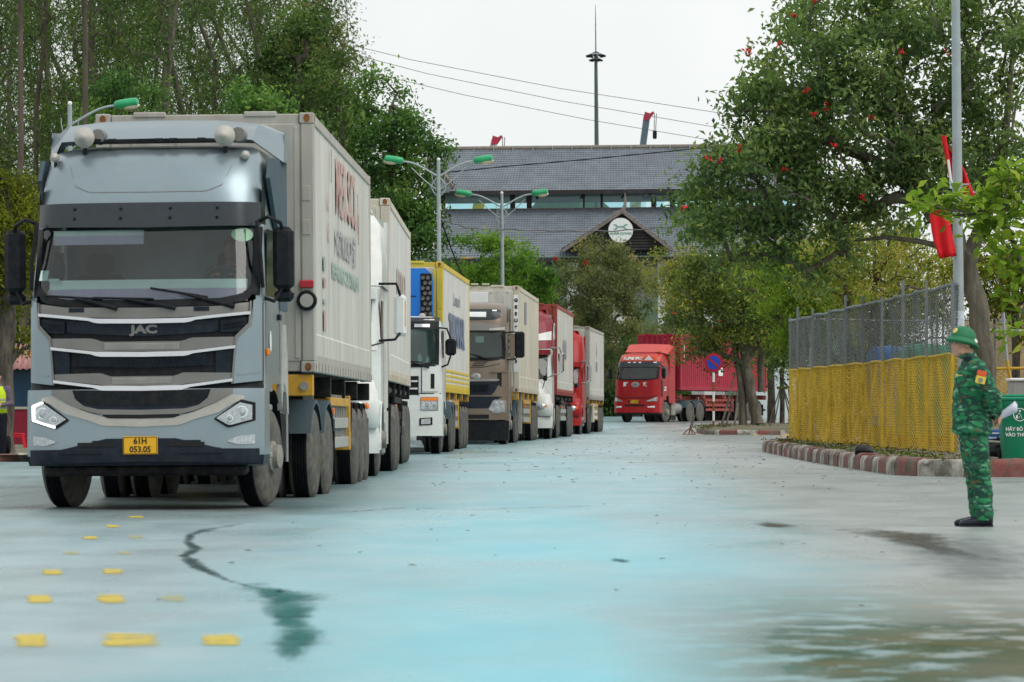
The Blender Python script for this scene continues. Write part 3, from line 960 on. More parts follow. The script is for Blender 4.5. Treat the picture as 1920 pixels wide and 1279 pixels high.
for sx in (-1, 1):
    mb.tube([(sx * .44, -.115, .38), (sx * .30, -.115, .36), (sx * .2, -.115, .24), (sx * .3, -.115, .1), (sx * .44, -.115, .08)], .035, 6)
mb.bar((-.2, -.115, .235), (.2, -.115, .235), .03, .06)
mb.build('emblem', M['sign_green'], sign)
lettering('XUÂN CƯƠNG', .2, M['sign_green'], sign, (0, -.112, -.22), (R(90), 0, 0), 1.05, .006)

# ------------------------------------------------------------------ wheels
def wheel_meshes(dual, seg=36):
    w = .29
    R0 = .53
    def tyre(mb, x0):
        prof = [(.30, x0), (.36, x0 - .005), (.47, x0 + .012), (.505, x0 + .03), (R0, x0 + .06)]
        mb.lathe([(r, h) for r, h in prof], (0, 0, 0), 'x', seg, 1)
        tr = [(R0, x0 + .06)]
        for k in range(5):
            a = x0 + .06 + k * .034
            tr += [(R0 + .004, a + .006), (R0 + .004, a + .026), (R0 - .014, a + .027), (R0 - .014, a + .033)]
        tr = tr[:-2] + [(R0, x0 + w - .06)]
        mb.lathe(tr, (0, 0, 0), 'x', seg, 0)
        mb.lathe([(R0, x0 + w - .06), (.505, x0 + w - .03), (.47, x0 + w - .012), (.36, x0 + w + .005), (.30, x0 + w)], (0, 0, 0), 'x', seg, 1)
    t = MB()
    tyre(t, -w / 2 if not dual else -.32)
    if dual: tyre(t, .03)
    r_ = MB(); h = MB()
    if not dual:
        r_.lathe([(.305, .14), (.30, .10), (.27, .08), (.26, .03), (.20, .10), (.17, .13), (0, .13)], n=28)
        h.lathe([(.17, .125), (.165, .17), (.13, .185), (.125, .24), (0, .25)], n=20)
        br = .215
        for k in range(10):
            a = 2 * PI * k / 10
            h.lathe([(.018, .085), (.018, .14), (0, .145)], (0, br * math.cos(a), br * math.sin(a)), 'x', 6)
    else:
        r_.lathe([(.305, .30), (.295, .26), (.27, .20), (.25, .06), (.17, .05), (.165, .09), (0, .09)], n=28)
        h.lathe([(.14, .08), (.135, .20), (.10, .23), (0, .24)], n=16)
        for k in range(10):
            a = 2 * PI * k / 10
            h.lathe([(.018, .05), (.018, .10), (0, .105)], (0, .21 * math.cos(a), .21 * math.sin(a)), 'x', 6)
    return t.mesh('wheel', [M['rubber'], M['sidewall']], ang=40), r_, h
_t1, _r1, _h1 = wheel_meshes(False)
_t2, _r2, _h2 = wheel_meshes(True)
WM = {'single': (_t1, _r1.mesh('rim', M['rim']), _h1.mesh('hub', M['rim'])), 'dual': (_t2, _r2.mesh('rim', M['rim_dark']), _h2.mesh('hub', M['rim_dark']))}

def wheel(parent, kind, x, y, side, steer=0.0, z=.53):
    t, r_, h = WM[kind]
    o = link('wheel', t, parent, (x, y, z), (random.uniform(0, 6), 0, steer + (0 if side > 0 else PI)))
    link('rim', r_, o); link('hub', h, o)
    return o

# ------------------------------------------------------------------ containers and their trailers
def container(label, loc, yaw, L=12.19, H=2.9, wall='reefer', frame='reefer_frame', front='reefer_frame', kind='reefer', roll=0.0, ribs=26, low_band=None):
    """local frame: front face centre at the origin's floor height, +y towards the rear"""
    W = 2.44
    t = thing('shipping_container', label, 'container', loc, (0, roll, yaw), 'shipping containers on the trailers')
    fm = M[frame]
    p = .12
    for sx in (-1, 1):
        for sy in (0, 1):
            y = .09 if sy == 0 else L - .09
            mb = MB(); mb.box((sx * (W / 2 - .075), y, H / 2), (.15, .18, H - .24), .015)
            if sy == 0:
                mb.box((sx * (W / 2 - .2), y - .02, H / 2), (.06, .12, H - .3), .01)
            mb.build('corner_post', fm, t)
            for sz in (0, 1):
                z = .06 if sz == 0 else H - .06
                mb = MB(); mb.box((sx * (W / 2 - .08), y, z), (.166, .19, .124), .012)
                c = mb.build('corner_casting', fm, t)
                mb = MB()
                yy = y - .096 if sy == 0 else y + .096
                mb.lathe([(.0, -.002), (.036, -.002), (.036, .002), (0, .002)], (sx * (W / 2 - .08), yy, z), 'y', 12, squash=(1, 1.35))
                mb.build('casting_hole', M['rust'], c)
                mb = MB()
                mb.lathe([(.0, -.002), (.036, -.002), (.036, .002), (0, .002)], (sx * (W / 2 + .004), y, z), 'x', 12, squash=(1.3, 1))
                mb.build('casting_hole', M['rust'], c)
        mb = MB(); mb.box((sx * (W / 2 - .03), L / 2, H - .07), (.06, L - .34, .12), .01); mb.build('top_rail', fm, t)
        mb = MB(); mb.box((sx * (W / 2 - .03), L / 2, .1), (.06, L - .34, .2), .01)
        if kind == 'reefer':
            for k in range(20):
                mb.box((sx * (W / 2 + .004), .6 + k * (L - 1.2) / 19, .06), (.02, .09, .1))
        mb.build('bottom_rail', fm, t)
        # side wall
        mb = MB()
        zs = [.2, .42, .44, H - .13]
        if kind == 'reefer':
            rows = []
            n = ribs * 4
            for z in zs:
                row = []
                for k in range(n + 1):
                    y = .17 + (L - .34) * k / n
                    o_ = .006 if k % 4 in (0,) else 0.0
                    o_ = o_ if z > .43 else .014
                    row.append((sx * (W / 2 - .022 + o_), y, z))
                rows.append(row if sx > 0 else row[::-1])
            mb.grid(rows)
        else:
            pit = .278
            ys, offs = [], []
            y = .18
            while y < L - .3:
                for dy, of in ((0, 0), (.072, 0), (.14, -.036), (.21, -.036)):
                    ys.append(y + dy); offs.append(of)
                y += pit
            ys.append(L - .18); offs.append(0)
            rows = [[(sx * (W / 2 - .012 + o_), y, z) for y, o_ in zip(ys, offs)] for z in (.18, H - .12)]
            if sx < 0: rows = [r_[::-1] for r_ in rows]
            mb.grid(rows)
        mb.build('side_wall', M[wall], t, ang=20)
    for y, nm in ((.03, 'front_wall'), (L - .03, 'rear_doors')):
        mb = MB()
        if kind != 'reefer' and y < 1:
            rows = []
            xs, of = [], []
            x = -W / 2 + .15
            while x < W / 2 - .3:
                for dx, o_ in ((0, 0), (.09, 0), (.15, .045), (.24, .045)):
                    xs.append(x + dx); of.append(o_)
                x += .30
            xs.append(W / 2 - .15); of.append(0)
            mb.grid([[(x, .03 + o_, z) for x, o_ in zip(xs, of)] for z in (.15, H - .12)])
        else:
            mb.box((0, y + (.02 if y < 1 else -.02), H / 2), (W - .3, .06, H - .24), .01)
            if y < 1:
                for x in (-.8, -.3, .3, .8): mb.box((x, y - .01, H / 2), (.05, .03, H - .5), .008)
        mb.build(nm, M[front if y < 1 else wall], t, ang=20)
        mb = MB(); mb.box((0, .08 if y < 1 else L - .08, H - .07), (W - .34, .1, .12), .01)
        if y < 1:
            for x in (-.62, .62): mb.box((x, .06, H - .01), (.36, .1, .06), .01)
        mb.build('end_rail', fm, t)
        mb = MB(); mb.box((0, .08 if y < 1 else L - .08, .09), (W - .34, .1, .16), .01); mb.build('end_rail', fm, t)
    mb = MB(); mb.box((0, L / 2, H - .035), (W - .13, L - .4, .04)); mb.build('roof', M[wall], t)
    mb = MB(); mb.box((0, L / 2, .16), (W - .13, L - .2, .06)); mb.build('floor', M['chassis'], t)
    if low_band:
        for sx in (-1, 1):
            for k in range(3):
                mb = MB(); mb.box((sx * (W / 2 - .01), L / 2, .27 + k * .11), (.02, L - .4, .06), .004); mb.build('rub_rail', M[low_band], t)
    return t

def trailer(label, loc, yaw, L=12.19, beam='yellow_paint', floor_z=1.42, guard=True, axles=(8.1, 9.4, 10.7), guard_m='grey_guard', roll=0.0, red_guard=False, accent=None):
    """skeletal trailer in the container's frame, wheels on the ground at z = 0"""
    t = thing('skeletal_trailer', label, 'trailer', loc, (0, roll, yaw), 'trailers under the containers')
    bm = M[beam]
    am = M[accent] if accent else bm
    mb = MB()
    for sx in (-1, 1):
        mb.box((sx * .45, L / 2 + .1, floor_z - .32), (.14, L - .4, .44), .01)
    for k in range(9):
        mb.box((0, .3 + k * 1.45, floor_z - .22), (.8, .12, .2))
    mb.build('main_beam', bm, t)
    for y in (.12, 3.3, 6.2, 9.0, L - .15):
        mb = MB(); mb.box((0, y, floor_z - .13), (2.40, .16, .24), .01)
        b = mb.build('bolster', am if y < 1 else bm, t)
        for sx in (-1, 1) if (y < 1 or not accent) else ():
            mb = MB(); mb.lathe([(.05, -.02), (.05, .02), (0, .02)], (sx * 1.1, y - .09, floor_z - .14), 'y', 12); mb.build('twist_lock', M['steel'], b)
    for sx in (-1, 1):
        mb = MB(); mb.box((sx * .95, 2.95, .78), (.12, .12, 1.0)); mb.box((sx * .95, 2.95, .26), (.26, .3, .04), .005)
        mb.build('landing_leg', M['steel'], t)
        if guard:
            g = MB()
            for z in (.62, .86):
                g.box((sx * 1.16, 5.3, z), (.05, 3.7, .13), .006)
            gm = M[guard_m]
            go = g.build('side_guard', gm, t)
            for k in range(8):
                mb = MB(); mb.box((sx * 1.14, 3.55 + k * .5, .88), (.045, .05, .66)); mb.build('upright', gm, go)
            mb = MB(); mb.box((sx * 1.16, 5.3, 1.12), (.06, 3.8, .10), .006); mb.build('top_bar', am, go)
            mb = MB(); mb.box((sx * .95, 7.3, .86), (.5, .14, .70), .01); mb.build('crosspiece', am, go)
            mb = MB(); mb.box((sx * 1.2, 3.5, 1.0), (.06, .06, .09), .01); mb.build('marker_lamp', M['amber'], go)
        mb = MB()
        for y in axles:
            a = [(y + .62 * math.cos(x), .53 + .60 * math.sin(x)) for x in np.linspace(R(20), R(160), 9)]
            mb.grid([[(sx * .62, yy, zz) for yy, zz in a], [(sx * 1.20, yy, zz) for yy, zz in a]] if sx > 0 else [[(sx * 1.2, yy, zz) for yy, zz in a], [(sx * .62, yy, zz) for yy, zz in a]])
        mb.build('mudguard', M['chassis'], t)
        mb = MB(); mb.box((sx * .92, axles[-1] + .72, .62), (.6, .012, .6)); mb.build('mud_flap', M['black_plastic'], t)
        for y in axles:
            wheel(t, 'dual', sx * .92, y, sx)
    for y in axles:
        mb = MB(); mb.tube([(-.9, y, .53), (.9, y, .53)], .07, 8); mb.build('axle', M['chassis'], t)
    mb = MB(); mb.box((0, L - .02, .62), (2.3, .1, .12), .01)
    for sx in (-1, 1): mb.box((sx * .5, L - .1, .85), (.08, .1, .5))
    mb.build('rear_bumper', M['steel'], t)
    return t

# ------------------------------------------------------------------ tractor units: shared parts
def tractor_chassis(t, front_y, drive, frame_end, front_track=1.03, drive_x=.92, steer=0.0, fenders=True, tank=True):
    mb = MB()
    for sx in (-1, 1): mb.box((sx * .42, (front_y + frame_end) / 2, .86), (.1, frame_end - front_y + 1.6, .28))
    mb.box((0, drive[0] + .7, 1.14), (.9, 1.1, .1), .01)
    mb.box((0, 1.2, .9), (.7, 1.6, .5))
    mb.build('chassis_frame', M['chassis'], t)
    for sx in (-1, 1):
        wheel(t, 'single', sx * front_track, front_y, sx, steer)
        for y in drive: wheel(t, 'dual', sx * drive_x, y, sx)
        if fenders:
            for y in drive:
                mb = MB()
                a = [(y + .64 * math.cos(x), .53 + .62 * math.sin(x)) for x in np.linspace(R(25), R(158), 13)]
                out = [[(sx * u, yy, zz) for yy, zz in a] for u in (.60, 1.24)]
                lip = [(sx * 1.24, .53 + 0 + yy - .53, zz) for yy, zz in a]
                inn = [(sx * 1.24, y + (yy - y) * .93, .53 + (zz - .53) * .93) for yy, zz in a]
                rows = out + [inn]
                mb.grid(rows if sx > 0 else [r_[::-1] for r_ in rows])
                mb.build('mudguard', M['slate_paint'], t)
    mb = MB(); mb.tube([(-.9, front_y, .53), (.9, front_y, .53)], .08, 8)
    for y in drive: mb.tube([(-.9, y, .53), (.9, y, .53)], .09, 8); mb.ball((0, y, .55), .24)
    mb.build('axle', M['chassis'], t)
    for sx in (-1, 1):
        mb = MB(); mb.box((sx * .92, drive[-1] + .70, .62), (.62, .012, .62)); mb.build('mud_flap', M['black_plastic'], t)
        if not tank: continue
        mb = MB()
        ym = (front_y + drive[0]) / 2 + .15
        mb.lathe([(0, -.48), (.27, -.48), (.29, -.44), (.29, .44), (.27, .48), (0, .48)], (sx * .86, ym, .72), 'y', 20)
        mb.build('fuel_tank', M['steel'], t)

def front_surface(zk, yk, wk, bow=.05, corner=.28, power=8):
    def HW(z): return float(np.interp(z, zk, wk))
    def S(x, z):
        t_ = min(1.0, abs(x) / HW(z))
        return float(np.interp(z, zk, yk)) + bow * t_ * t_ + corner * t_ ** power
    return HW, S

def tgrid(n=23, p=1.7):
    """-1..1, denser towards the corners"""
    u = np.linspace(-1, 1, n)
    return np.sign(u) * (1 - (1 - np.abs(u)) ** p)

def cab_body(t, HW, S, zs, yrear, mat_low, mat_high, zsplit, arch=None, name='cab', taper=0.0):
    """lofted cab: front, two sides and roof; arch = (y, z, r) cut for the front wheel"""
    mb = MB()
    T = tgrid()
    rows = []
    top_n = len(zs)
    for z in zs:
        w = HW(z)
        fr = [(w * u, S(w * u, z), z) for u in T]
        yc = fr[0][1]
        ys = np.linspace(yc, yrear, 12)[1:]
        left = [(-w + taper * (y - yc), y, z) for y in ys][::-1]
        right = [(w - taper * (y - yc), y, z) for y in ys]
        rows.append(left + fr + right)
    nc = len(rows[0])
    vs = [p for r_ in rows for p in r_]
    fs, ms = [], []
    for i in range(len(rows) - 1):
        for j in range(nc - 1):
            q = (i * nc + j, i * nc + j + 1, (i + 1) * nc + j + 1, (i + 1) * nc + j)
            c = [sum(vs[k][a] for k in q) / 4 for a in range(3)]
            front = 11 <= j < nc - 12
            if arch and not front and (c[1] - arch[0]) ** 2 + (c[2] - arch[1]) ** 2 < arch[2] ** 2:
                continue
            fs.append(q)
            ms.append(1 if (front and c[2] < zsplit) else 0)
    b0 = (len(rows) - 1) * nc
    cen = len(vs)
    vs.append((0, (rows[-1][0][1] + S(0, zs[-1])) / 2, zs[-1] + .02))
    for j in range(nc - 1):
        fs.append((b0 + j, b0 + j + 1, cen)); ms.append(0)
    mb.v, mb.f, mb.m = [tuple(v) for v in vs], fs, ms
    o = mb.build(name, [M[mat_high], M[mat_low]], t, ang=38)
    mb = MB(); z0, z1 = zs[0] + .1, zs[-1] - .1
    w = HW((z0 + z1) / 2) - .05
    mb.box((0, yrear - .02, (z0 + z1) / 2), (2 * w, .05, z1 - z0)); mb.build('rear_wall', M['interior_grey'], t)
    return o

def side_panel(t, name, pts, sx, HWm, mt, th=.012, off=.004):
    """flat panel on the side of the cab, pts in (y, z)"""
    mb = MB()
    x = sx * (HWm + off)
    mb.prism(pts, x, x + sx * th, 'x')
    return mb.build(name, mt, t)

def mirror(t, x, y, z, w, h, d, m_h, arm, tall_arm=True):
    s_ = 1 if x > 0 else -1
    mb = MB(); mb.box((x, y, z), (w, d, h), .05)
    o = mb.build('mirror', M[m_h], t)
    mb = MB(); mb.box((x, y + d / 2 + .002, z), (w - .04, .006, h - .06)); mb.build('mirror_glass', M['chrome'], o)
    for a in arm:
        mb = MB(); mb.tube(a, .022, 6); mb.build('mirror_arm', M['black_plastic'] if m_h != 'chrome' else M['steel'], o)
    return o

def wiper(t, S, a, b_, pivot):
    mb = MB()
    f = lambda p, o_: (p[0], S(p[0], p[1]) - o_, p[1])
    mb.tube([f(a, .035), f(((a[0] + b_[0]) / 2, (a[1] + b_[1]) / 2), .03), f(b_, .035)], .012, 5)
    mid = ((a[0] + b_[0]) / 2, (a[1] + b_[1]) / 2)
    mb.tube([f(pivot, .05), f(mid, .055)], [.03, .014], 6)
    mb.build('wiper', M['black_plastic'], t)

def plate(t, loc, lines, w, h, rot=(0, 0, 0), size=None):
    mb = MB(); mb.box((0, 0, 0), (w, .012, h), .004)
    o = mb.build('number_plate', M['plate_yellow'], t, loc, rot)
    mb = MB()
    for a in ((0, 0, h / 2 - .008, w - .01, .006), (0, 0, -h / 2 + .008, w - .01, .006)):
        mb.box((a[0], -.007, a[2]), (a[3], .003, a[4]))
    for s_ in (-1, 1): mb.box((s_ * (w / 2 - .008), -.007, 0), (.006, .003, h - .022))
    mb.build('plate_border', M['ink_black'], o)
    n = len(lines)
    for k, tx in enumerate(lines):
        lettering(tx, size or h / n * .92, M['ink_black'], o, (0, -.007, h * (.5 - (k + .5) / n) * .92), (R(90), 0, 0), .95, .002)
    return o

def mesh_panel(mb, HWs, S, x0, x1, ztop, zbot, off, pitch=.045, r=.008):
    """diamond lattice following the front"""
    x = x0
    row = 0
    dz = pitch * .5
    while x < x1 - 1e-6:
        xa, xb = x, min(x + pitch, x1)
        za0, za1 = zbot((xa + xb) / 2), ztop((xa + xb) / 2)
        z = za0
        while z < za1 - 1e-6:
            zz = min(z + pitch * .8, za1)
            a = (xa, S(xa, z) - off, z); b_ = (xb, S(xb, zz) - off, zz)
            c = (xa, S(xa, zz) - off, zz); d = (xb, S(xb, z) - off, z)
            mb.bar(a, b_, r); mb.bar((c[0], c[1] - .002, c[2]), (d[0], d[1] - .002, d[2]), r)
            z += pitch * .8
        x += pitch

def headlight(t, S, pts_top, pts_bot, off=.03, core=None, rim='black_plastic', nx=9):
    xs = np.linspace(pts_top[0][0], pts_top[-1][0], nx)
    mb = MB(); mb.slab(xs, pts_top, pts_bot, S, off - .012, .06)
    o = mb.build('headlight', M[rim], t)
    cx = sum(p[0] for p in pts_top + pts_bot) / (len(pts_top) + len(pts_bot)); cz = sum(p[1] for p in pts_top + pts_bot) / (len(pts_top) + len(pts_bot))
    sh = lambda p: (cx + (p[0] - cx) * .86, cz + (p[1] - cz) * .80)
    mb = MB(); a, b_ = [sh(p) for p in pts_top], [sh(p) for p in pts_bot]
    mb.slab(np.linspace(a[0][0], a[-1][0], nx), a, b_, S, off + .004, .02); mb.build('lens', M['lens'], o)
    for (x, z, r_) in (core or []):
        y = S(x, z) - off - .006
        mb = MB(); mb.lathe([(r_, 0), (r_, -.012), (r_ * .8, -.014), (r_ * .72, -.003), (0, -.003)], (x, y, z), 'y', 18); c = mb.build('projector', M['lens_core'], o)
        mb = MB(); mb.ball((x, y - .002, z), (r_ * .6, .012, r_ * .6), 14, 8); mb.build('bulb_glass', M['lens'], c)
    return o

# ------------------------------------------------------------------ the leading silver tractor unit
_cab_body0 = cab_body
def cab_body(t, HW, S, zs, yrear, mat_low, mat_high, zsplit, arch=None, name='cab', taper=0.0, hole=None):
    o = _cab_body0(t, HW, S, zs, yrear, mat_low, mat_high, zsplit, arch, name, taper)
    if hole:
        z0, z1, wmax = hole
        me = o.data
        import bmesh
        bm = bmesh.new(); bm.from_mesh(me)
        dele = []
        for f in bm.faces:
            c = f.calc_center_median()
            if z0 < c.z < z1 and abs(c.x) < wmax and f.normal.y < -.45: dele.append(f)
            elif z0 < c.z < z1 and abs(c.x) < wmax and abs(c.y - S(c.x, c.z)) < .02: dele.append(f)
        bmesh.ops.delete(bm, geom=dele, context='FACES')
        bm.to_mesh(me); bm.free()
    return o

def lead_tractor():
    t = thing('tractor_unit', 'silver blue high-roof tractor unit with three chrome grille bars leading the queue', 'truck', (X(267, 42.5), 42.5, 0), (0, R(-.55), R(-3.7)), 'tractor units in the queue')
    zk = [.30, .50, .62, 1.24, 1.30, 2.10, 2.95, 3.20, 3.45, 3.68, 3.80, 3.86]
    yk = [.08, .00, .00, .05, .09, .13, .43, .50, .62, .84, 1.10, 1.45]
    wk = [1.19, 1.225, 1.235, 1.235, 1.225, 1.225, 1.185, 1.165, 1.15, 1.12, 1.07, .96]
    HW, S = front_surface(zk, yk, wk, .06, .26, 8)
    zs = [1.22, 1.3, 1.5, 1.7, 1.9, 2.10, 2.14, 2.3, 2.5, 2.7, 2.9, 2.97, 3.06, 3.2, 3.32, 3.45, 3.57, 3.68, 3.75, 3.80, 3.84, 3.86]
    cab_body(t, HW, S, zs, 2.28, 'black_plastic', 'silver', 2.13, arch=(1.45, .50, .86), hole=(2.14, 2.96, 1.13))
    N = 31
    def P_(name, xr, top, bot, off, th, mt, nr=2, n=N):
        mb = MB(); mb.slab(np.linspace(xr[0], xr[1], n), top, bot, S, off, th, nr)
        return mb.build(name, M[mt], t)
    def sym(h):         # mirror a half polyline given from the centre outwards
        return [(-x, z) for x, z in h[::-1] if x > 0] + list(h)
    def both(name, half_top, half_bot, off, th, mt, n=9, nr=3):
        for s_ in (1, -1):
            tp = [(s_ * x, z) for x, z in half_top][::s_]; bt = [(s_ * x, z) for x, z in half_bot][::s_]
            mb = MB(); mb.slab(np.linspace(tp[0][0], tp[-1][0], n), tp, bt, S, off, th, nr); mb.build(name, M[mt], t)
    # windscreen and its black border, sun visor
    w_top, w_bot = sym([(0, 2.955), (1.06, 2.955), (1.135, 2.90)]), sym([(0, 2.135), (.8, 2.15), (1.03, 2.195), (1.10, 2.25), (1.14, 2.38)])
    P_('windscreen', (-1.135, 1.135), w_top, w_bot, .012, .008, 'screen_glass', 8, 41)
    P_('screen_border', (-1.15, 1.15), sym([(0, 2.175), (.8, 2.19), (1.02, 2.235), (1.09, 2.30), (1.15, 2.42)]), sym([(0, 2.10), (.8, 2.115), (1.06, 2.16), (1.13, 2.22), (1.15, 2.30)]), .02, .02, 'black_plastic', 2, 41)
    both('screen_border', [(1.115, 2.95), (1.19, 2.95)], [(1.085, 2.24), (1.20, 2.22)], .018, .02, 'black_plastic', 5, 6)
    P_('sun_visor', (-1.175, 1.175), sym([(0, 3.205), (1.175, 3.205)]), sym([(0, 2.94), (1.175, 2.955)]), .075, .02, 'visor', 4, 41)
    for x in (-.75, -.26, .26, .75):
        for z in (3.04, 3.14):
            mb = MB(); mb.lathe([(.018, 0), (.014, -.012), (0, -.014)], (x, S(x, z) - .075, z), 'y', 8); mb.build('bolt', M['black_plastic'], t)
    P_('roof_panel_crease', (-.86, .86), sym([(0, 3.325), (.62, 3.33), (.78, 3.40), (.86, 3.62)]), sym([(0, 3.318), (.62, 3.322), (.785, 3.392), (.86, 3.61)]), .004, .006, 'gunmetal', 1, 41)
    # panel under the screen
    P_('front_panel', (-1.12, 1.12), sym([(0, 2.095), (.8, 2.105), (1.12, 2.15)]), sym([(0, 1.985), (.6, 2.0), (1.12, 2.045)]), .03, .03, 'gunmetal', 2)
    for x in (-.69, .62):
        P_('panel_hatch', (x - .08, x + .08), [(x - .08, 2.10), (x + .08, 2.10)], [(x - .07, 2.055), (x + .06, 2.055)], .036, .01, 'navy_plastic', 1, 5)
    for a, b_, pv in (((-1.05, 2.235), (-.42, 2.19), (-.26, 2.09)), ((-.52, 2.205), (.12, 2.185), (.35, 2.09)), ((.08, 2.30), (.68, 2.20), (.96, 2.10))):
        wiper(t, S, a, b_, pv)
    # chrome bars
    ch = lambda name, w, ze, zc, cw, thk, thkc: P_(name, (-w, w), sym([(0, zc + thkc * .5), (cw, zc + thkc * .5 + .006), (cw + .08, zc + .03 + (ze - zc) * .12), (w, ze + thk / 2)]), sym([(0, zc - thkc * .5), (cw, zc - thkc * .5 + .006), (cw + .08, zc + .03 + (ze - zc) * .12 - thk), (w, ze - thk / 2)]), .062, .05, 'chrome', 2, 41)
    ch('chrome_bar', 1.115, 2.035, 1.955, .48, .030, .048)
    ch('chrome_bar', .968, 1.682, 1.610, .46, .030, .050)
    ch('chrome_bar', .938, 1.338, 1.258, .42, .030, .050)
    # grilles
    P_('grille', (-.79, .79), sym([(0, 1.93), (.79, 1.965)]), sym([(0, 1.80), (.72, 1.835), (.79, 1.85)]), .02, .02, 'navy_plastic')
    lettering('JAC', .115, M['gunmetal'], t, (0.02, S(0, 1.87) - .024, 1.868), (R(90), 0, 0), 1.45, .006, .006)
    P_('grille', (-.74, .74), sym([(0, 1.575), (.74, 1.63)]), sym([(0, 1.455), (.70, 1.483), (.74, 1.5)]), .012, .02, 'black_plastic')
    mb = MB(); mesh_panel(mb, HW, S, -.66, .66, lambda x: 1.565 + abs(x) * .06, lambda x: 1.475 + abs(x) * .03, .03, .042, .011); mb.build('grille_mesh', M['navy_plastic'], t)
    P_('grille', (-.73, .73), sym([(0, 1.17), (.45, 1.18), (.55, 1.22), (.73, 1.235)]), sym([(0, 1.045), (.45, 1.05), (.62, 1.09), (.73, 1.19)]), .03, .02, 'black_plastic')
    mb = MB(); mesh_panel(mb, HW, S, -.62, .62, lambda x: 1.15 + (.05 if abs(x) > .48 else 0), lambda x: 1.075 + max(0, abs(x) - .42) * .25, .042, .042, .011); mb.build('grille_mesh', M['navy_plastic'], t)
    for z0, z1 in ((1.055, 1.035),):
        P_('grille_lip', (-.70, .70), sym([(0, z0 + .012), (.45, z0 + .016), (.60, z0 + .05), (.70, 1.15)]), sym([(0, z1), (.45, z1), (.62, z1 + .05), (.70, 1.13)]), .07, .05, 'navy_plastic')
    # grey bands with perforated centres
    for (w, zt_e, zt_c, zb_e, zb_c, cw) in ((.968, 1.785, 1.745, 1.70, 1.642, .42), (.94, 1.412, 1.385, 1.355, 1.288, .34)):
        P_('grey_band', (-w, w), sym([(0, zt_c), (cw, zt_c), (cw + .09, zt_c + .035), (w, zt_e)]), sym([(0, zb_c), (cw, zb_c), (w, zb_e)]), .04, .035, 'gunmetal', 2, 41)
        mb = MB(); mesh_panel(mb, HW, S, -cw + .03, cw - .03, lambda x: zt_c - .015, lambda x: zb_c + .02, .046, .03, .007); mb.build('perforated_strip', M['grey_guard'], t)
    both('side_vent', [(.818, 1.955), (1.10, 1.995)], [(.818, 1.835), (1.0, 1.842), (1.10, 1.93)], .028, .03, 'navy_plastic')
    for k in range(2):
        both('vent_slat', [(.84, 1.925 - k * .04), (1.06, 1.955 - k * .04)], [(.84, 1.912 - k * .04), (1.06, 1.942 - k * .04)], .05, .03, 'black_plastic', 5, 1)
    both('side_box', [(.765, 1.655), (.955, 1.672)], [(.765, 1.392), (.955, 1.385)], .03, .03, 'navy_plastic')
    both('corner_panel', [(.945, 1.306), (.985, 1.79), (1.12, 1.93), (1.1201, 2.16), (1.216, 2.20)], [(.945, 1.30), (1.216, 1.33)], .05, .05, 'silver', 15, 5)
    both('corner_edge', [(.925, 1.306), (.965, 1.795), (1.10, 1.935), (1.1001, 2.16), (1.122, 2.16)], [(.925, 1.30), (.945, 1.30), (.985, 1.76), (1.122, 1.90)], .056, .05, 'gunmetal', 15, 3)
    both('panel_crease', [(.99, 1.40), (1.21, 1.435)], [(.99, 1.388), (1.21, 1.415)], .062, .03, 'silver', 7, 1)
    # bumper
    zb = [.46, .50, .56, .64, .72, .80, .88, .98, 1.08, 1.18, 1.25]
    mb = MB(); rows = []
    T = tgrid(31)
    for z in zb:
        w = HW(z) + .01
        fr = [(w * u, S(w * u, z) - .055, z) for u in T]
        yc = fr[0][1]
        rows.append([(-w, y, z) for y in (.72, .5, yc + .02)] + fr + [(w, y, z) for y in (yc + .02, .5, .72)])
    nc = len(rows[0])
    mb.grid(rows)
    ms = []
    for i in range(len(rows) - 1):
        for j in range(nc - 1):
            c = rows[i][j]
            lim = .74 if abs(c[0]) < .36 else (.74 - (abs(c[0]) - .36) / .47 * .125 if abs(c[0]) < .83 else .615)
            zc = (zb[i] + zb[i + 1]) / 2
            ms.append(1 if zc < lim - .02 else 0)
    top = rows[-1]
    mb.m = ms
    mb.grid([top, [(x * .97, y + .25, z + .01) for x, y, z in top]])
    mb.m += [0] * (nc - 1) if len(mb.m) < len(mb.f) else []
    mb.m = mb.m[:len(mb.f)]
    mb.build('bumper', [M['silver'], M['navy_plastic']], t, ang=40)
    P_('bumper_recess', (-.72, .72), sym([(0, 1.235), (.72, 1.245)]), sym([(0, .985), (.45, .99), (.62, 1.03), (.72, 1.13)]), .060, .02, 'black_plastic')
    P_('bumper_surround', (-.945, .945), sym([(0, 1.035), (.45, 1.045), (.60, 1.08), (.70, 1.16), (.72, 1.245), (.945, 1.25)]), sym([(0, .985), (.40, .99), (.55, 1.02), (.78, 1.11), (.945, 1.20)]), .078, .05, 'gunmetal', 2, 61)
    P_('bumper_slit', (-.40, .40), sym([(0, .985), (.40, .99)]), sym([(0, .945), (.34, .95), (.40, .975)]), .074, .02, 'ink_black')
    P_('bumper_trim', (-1.06, 1.06), sym([(0, .955), (.40, .965), (.52, 1.0), (.76, 1.095), (.92, 1.19), (1.06, 1.17)]), sym([(0, .86), (.40, .875), (.56, .935), (.80, 1.0), (.96, 1.10), (1.06, 1.14)]), .070, .04, 'pale_trim', 2, 61)
    P_('lower_skirt', (-1.20, 1.20), sym([(0, .74), (.36, .74), (.83, .63), (1.20, .625)]), sym([(0, .50), (.6, .49), (1.20, .475)]), .085, .06, 'navy_plastic', 4, 41)
    both('air_slot', [(.27, .70), (.66, .70)], [(.27, .655), (.66, .655)], .092, .02, 'ink_black', 7, 1)
    both('skirt_crease', [(.40, .60), (.86, .60)], [(.36, .585), (.90, .585)], .10, .03, 'navy_plastic', 7, 1)
    mb = MB(); mb.box((0, .32, .41), (2.12, .3, .12), .03); mb.build('under_bar', M['chassis'], t)
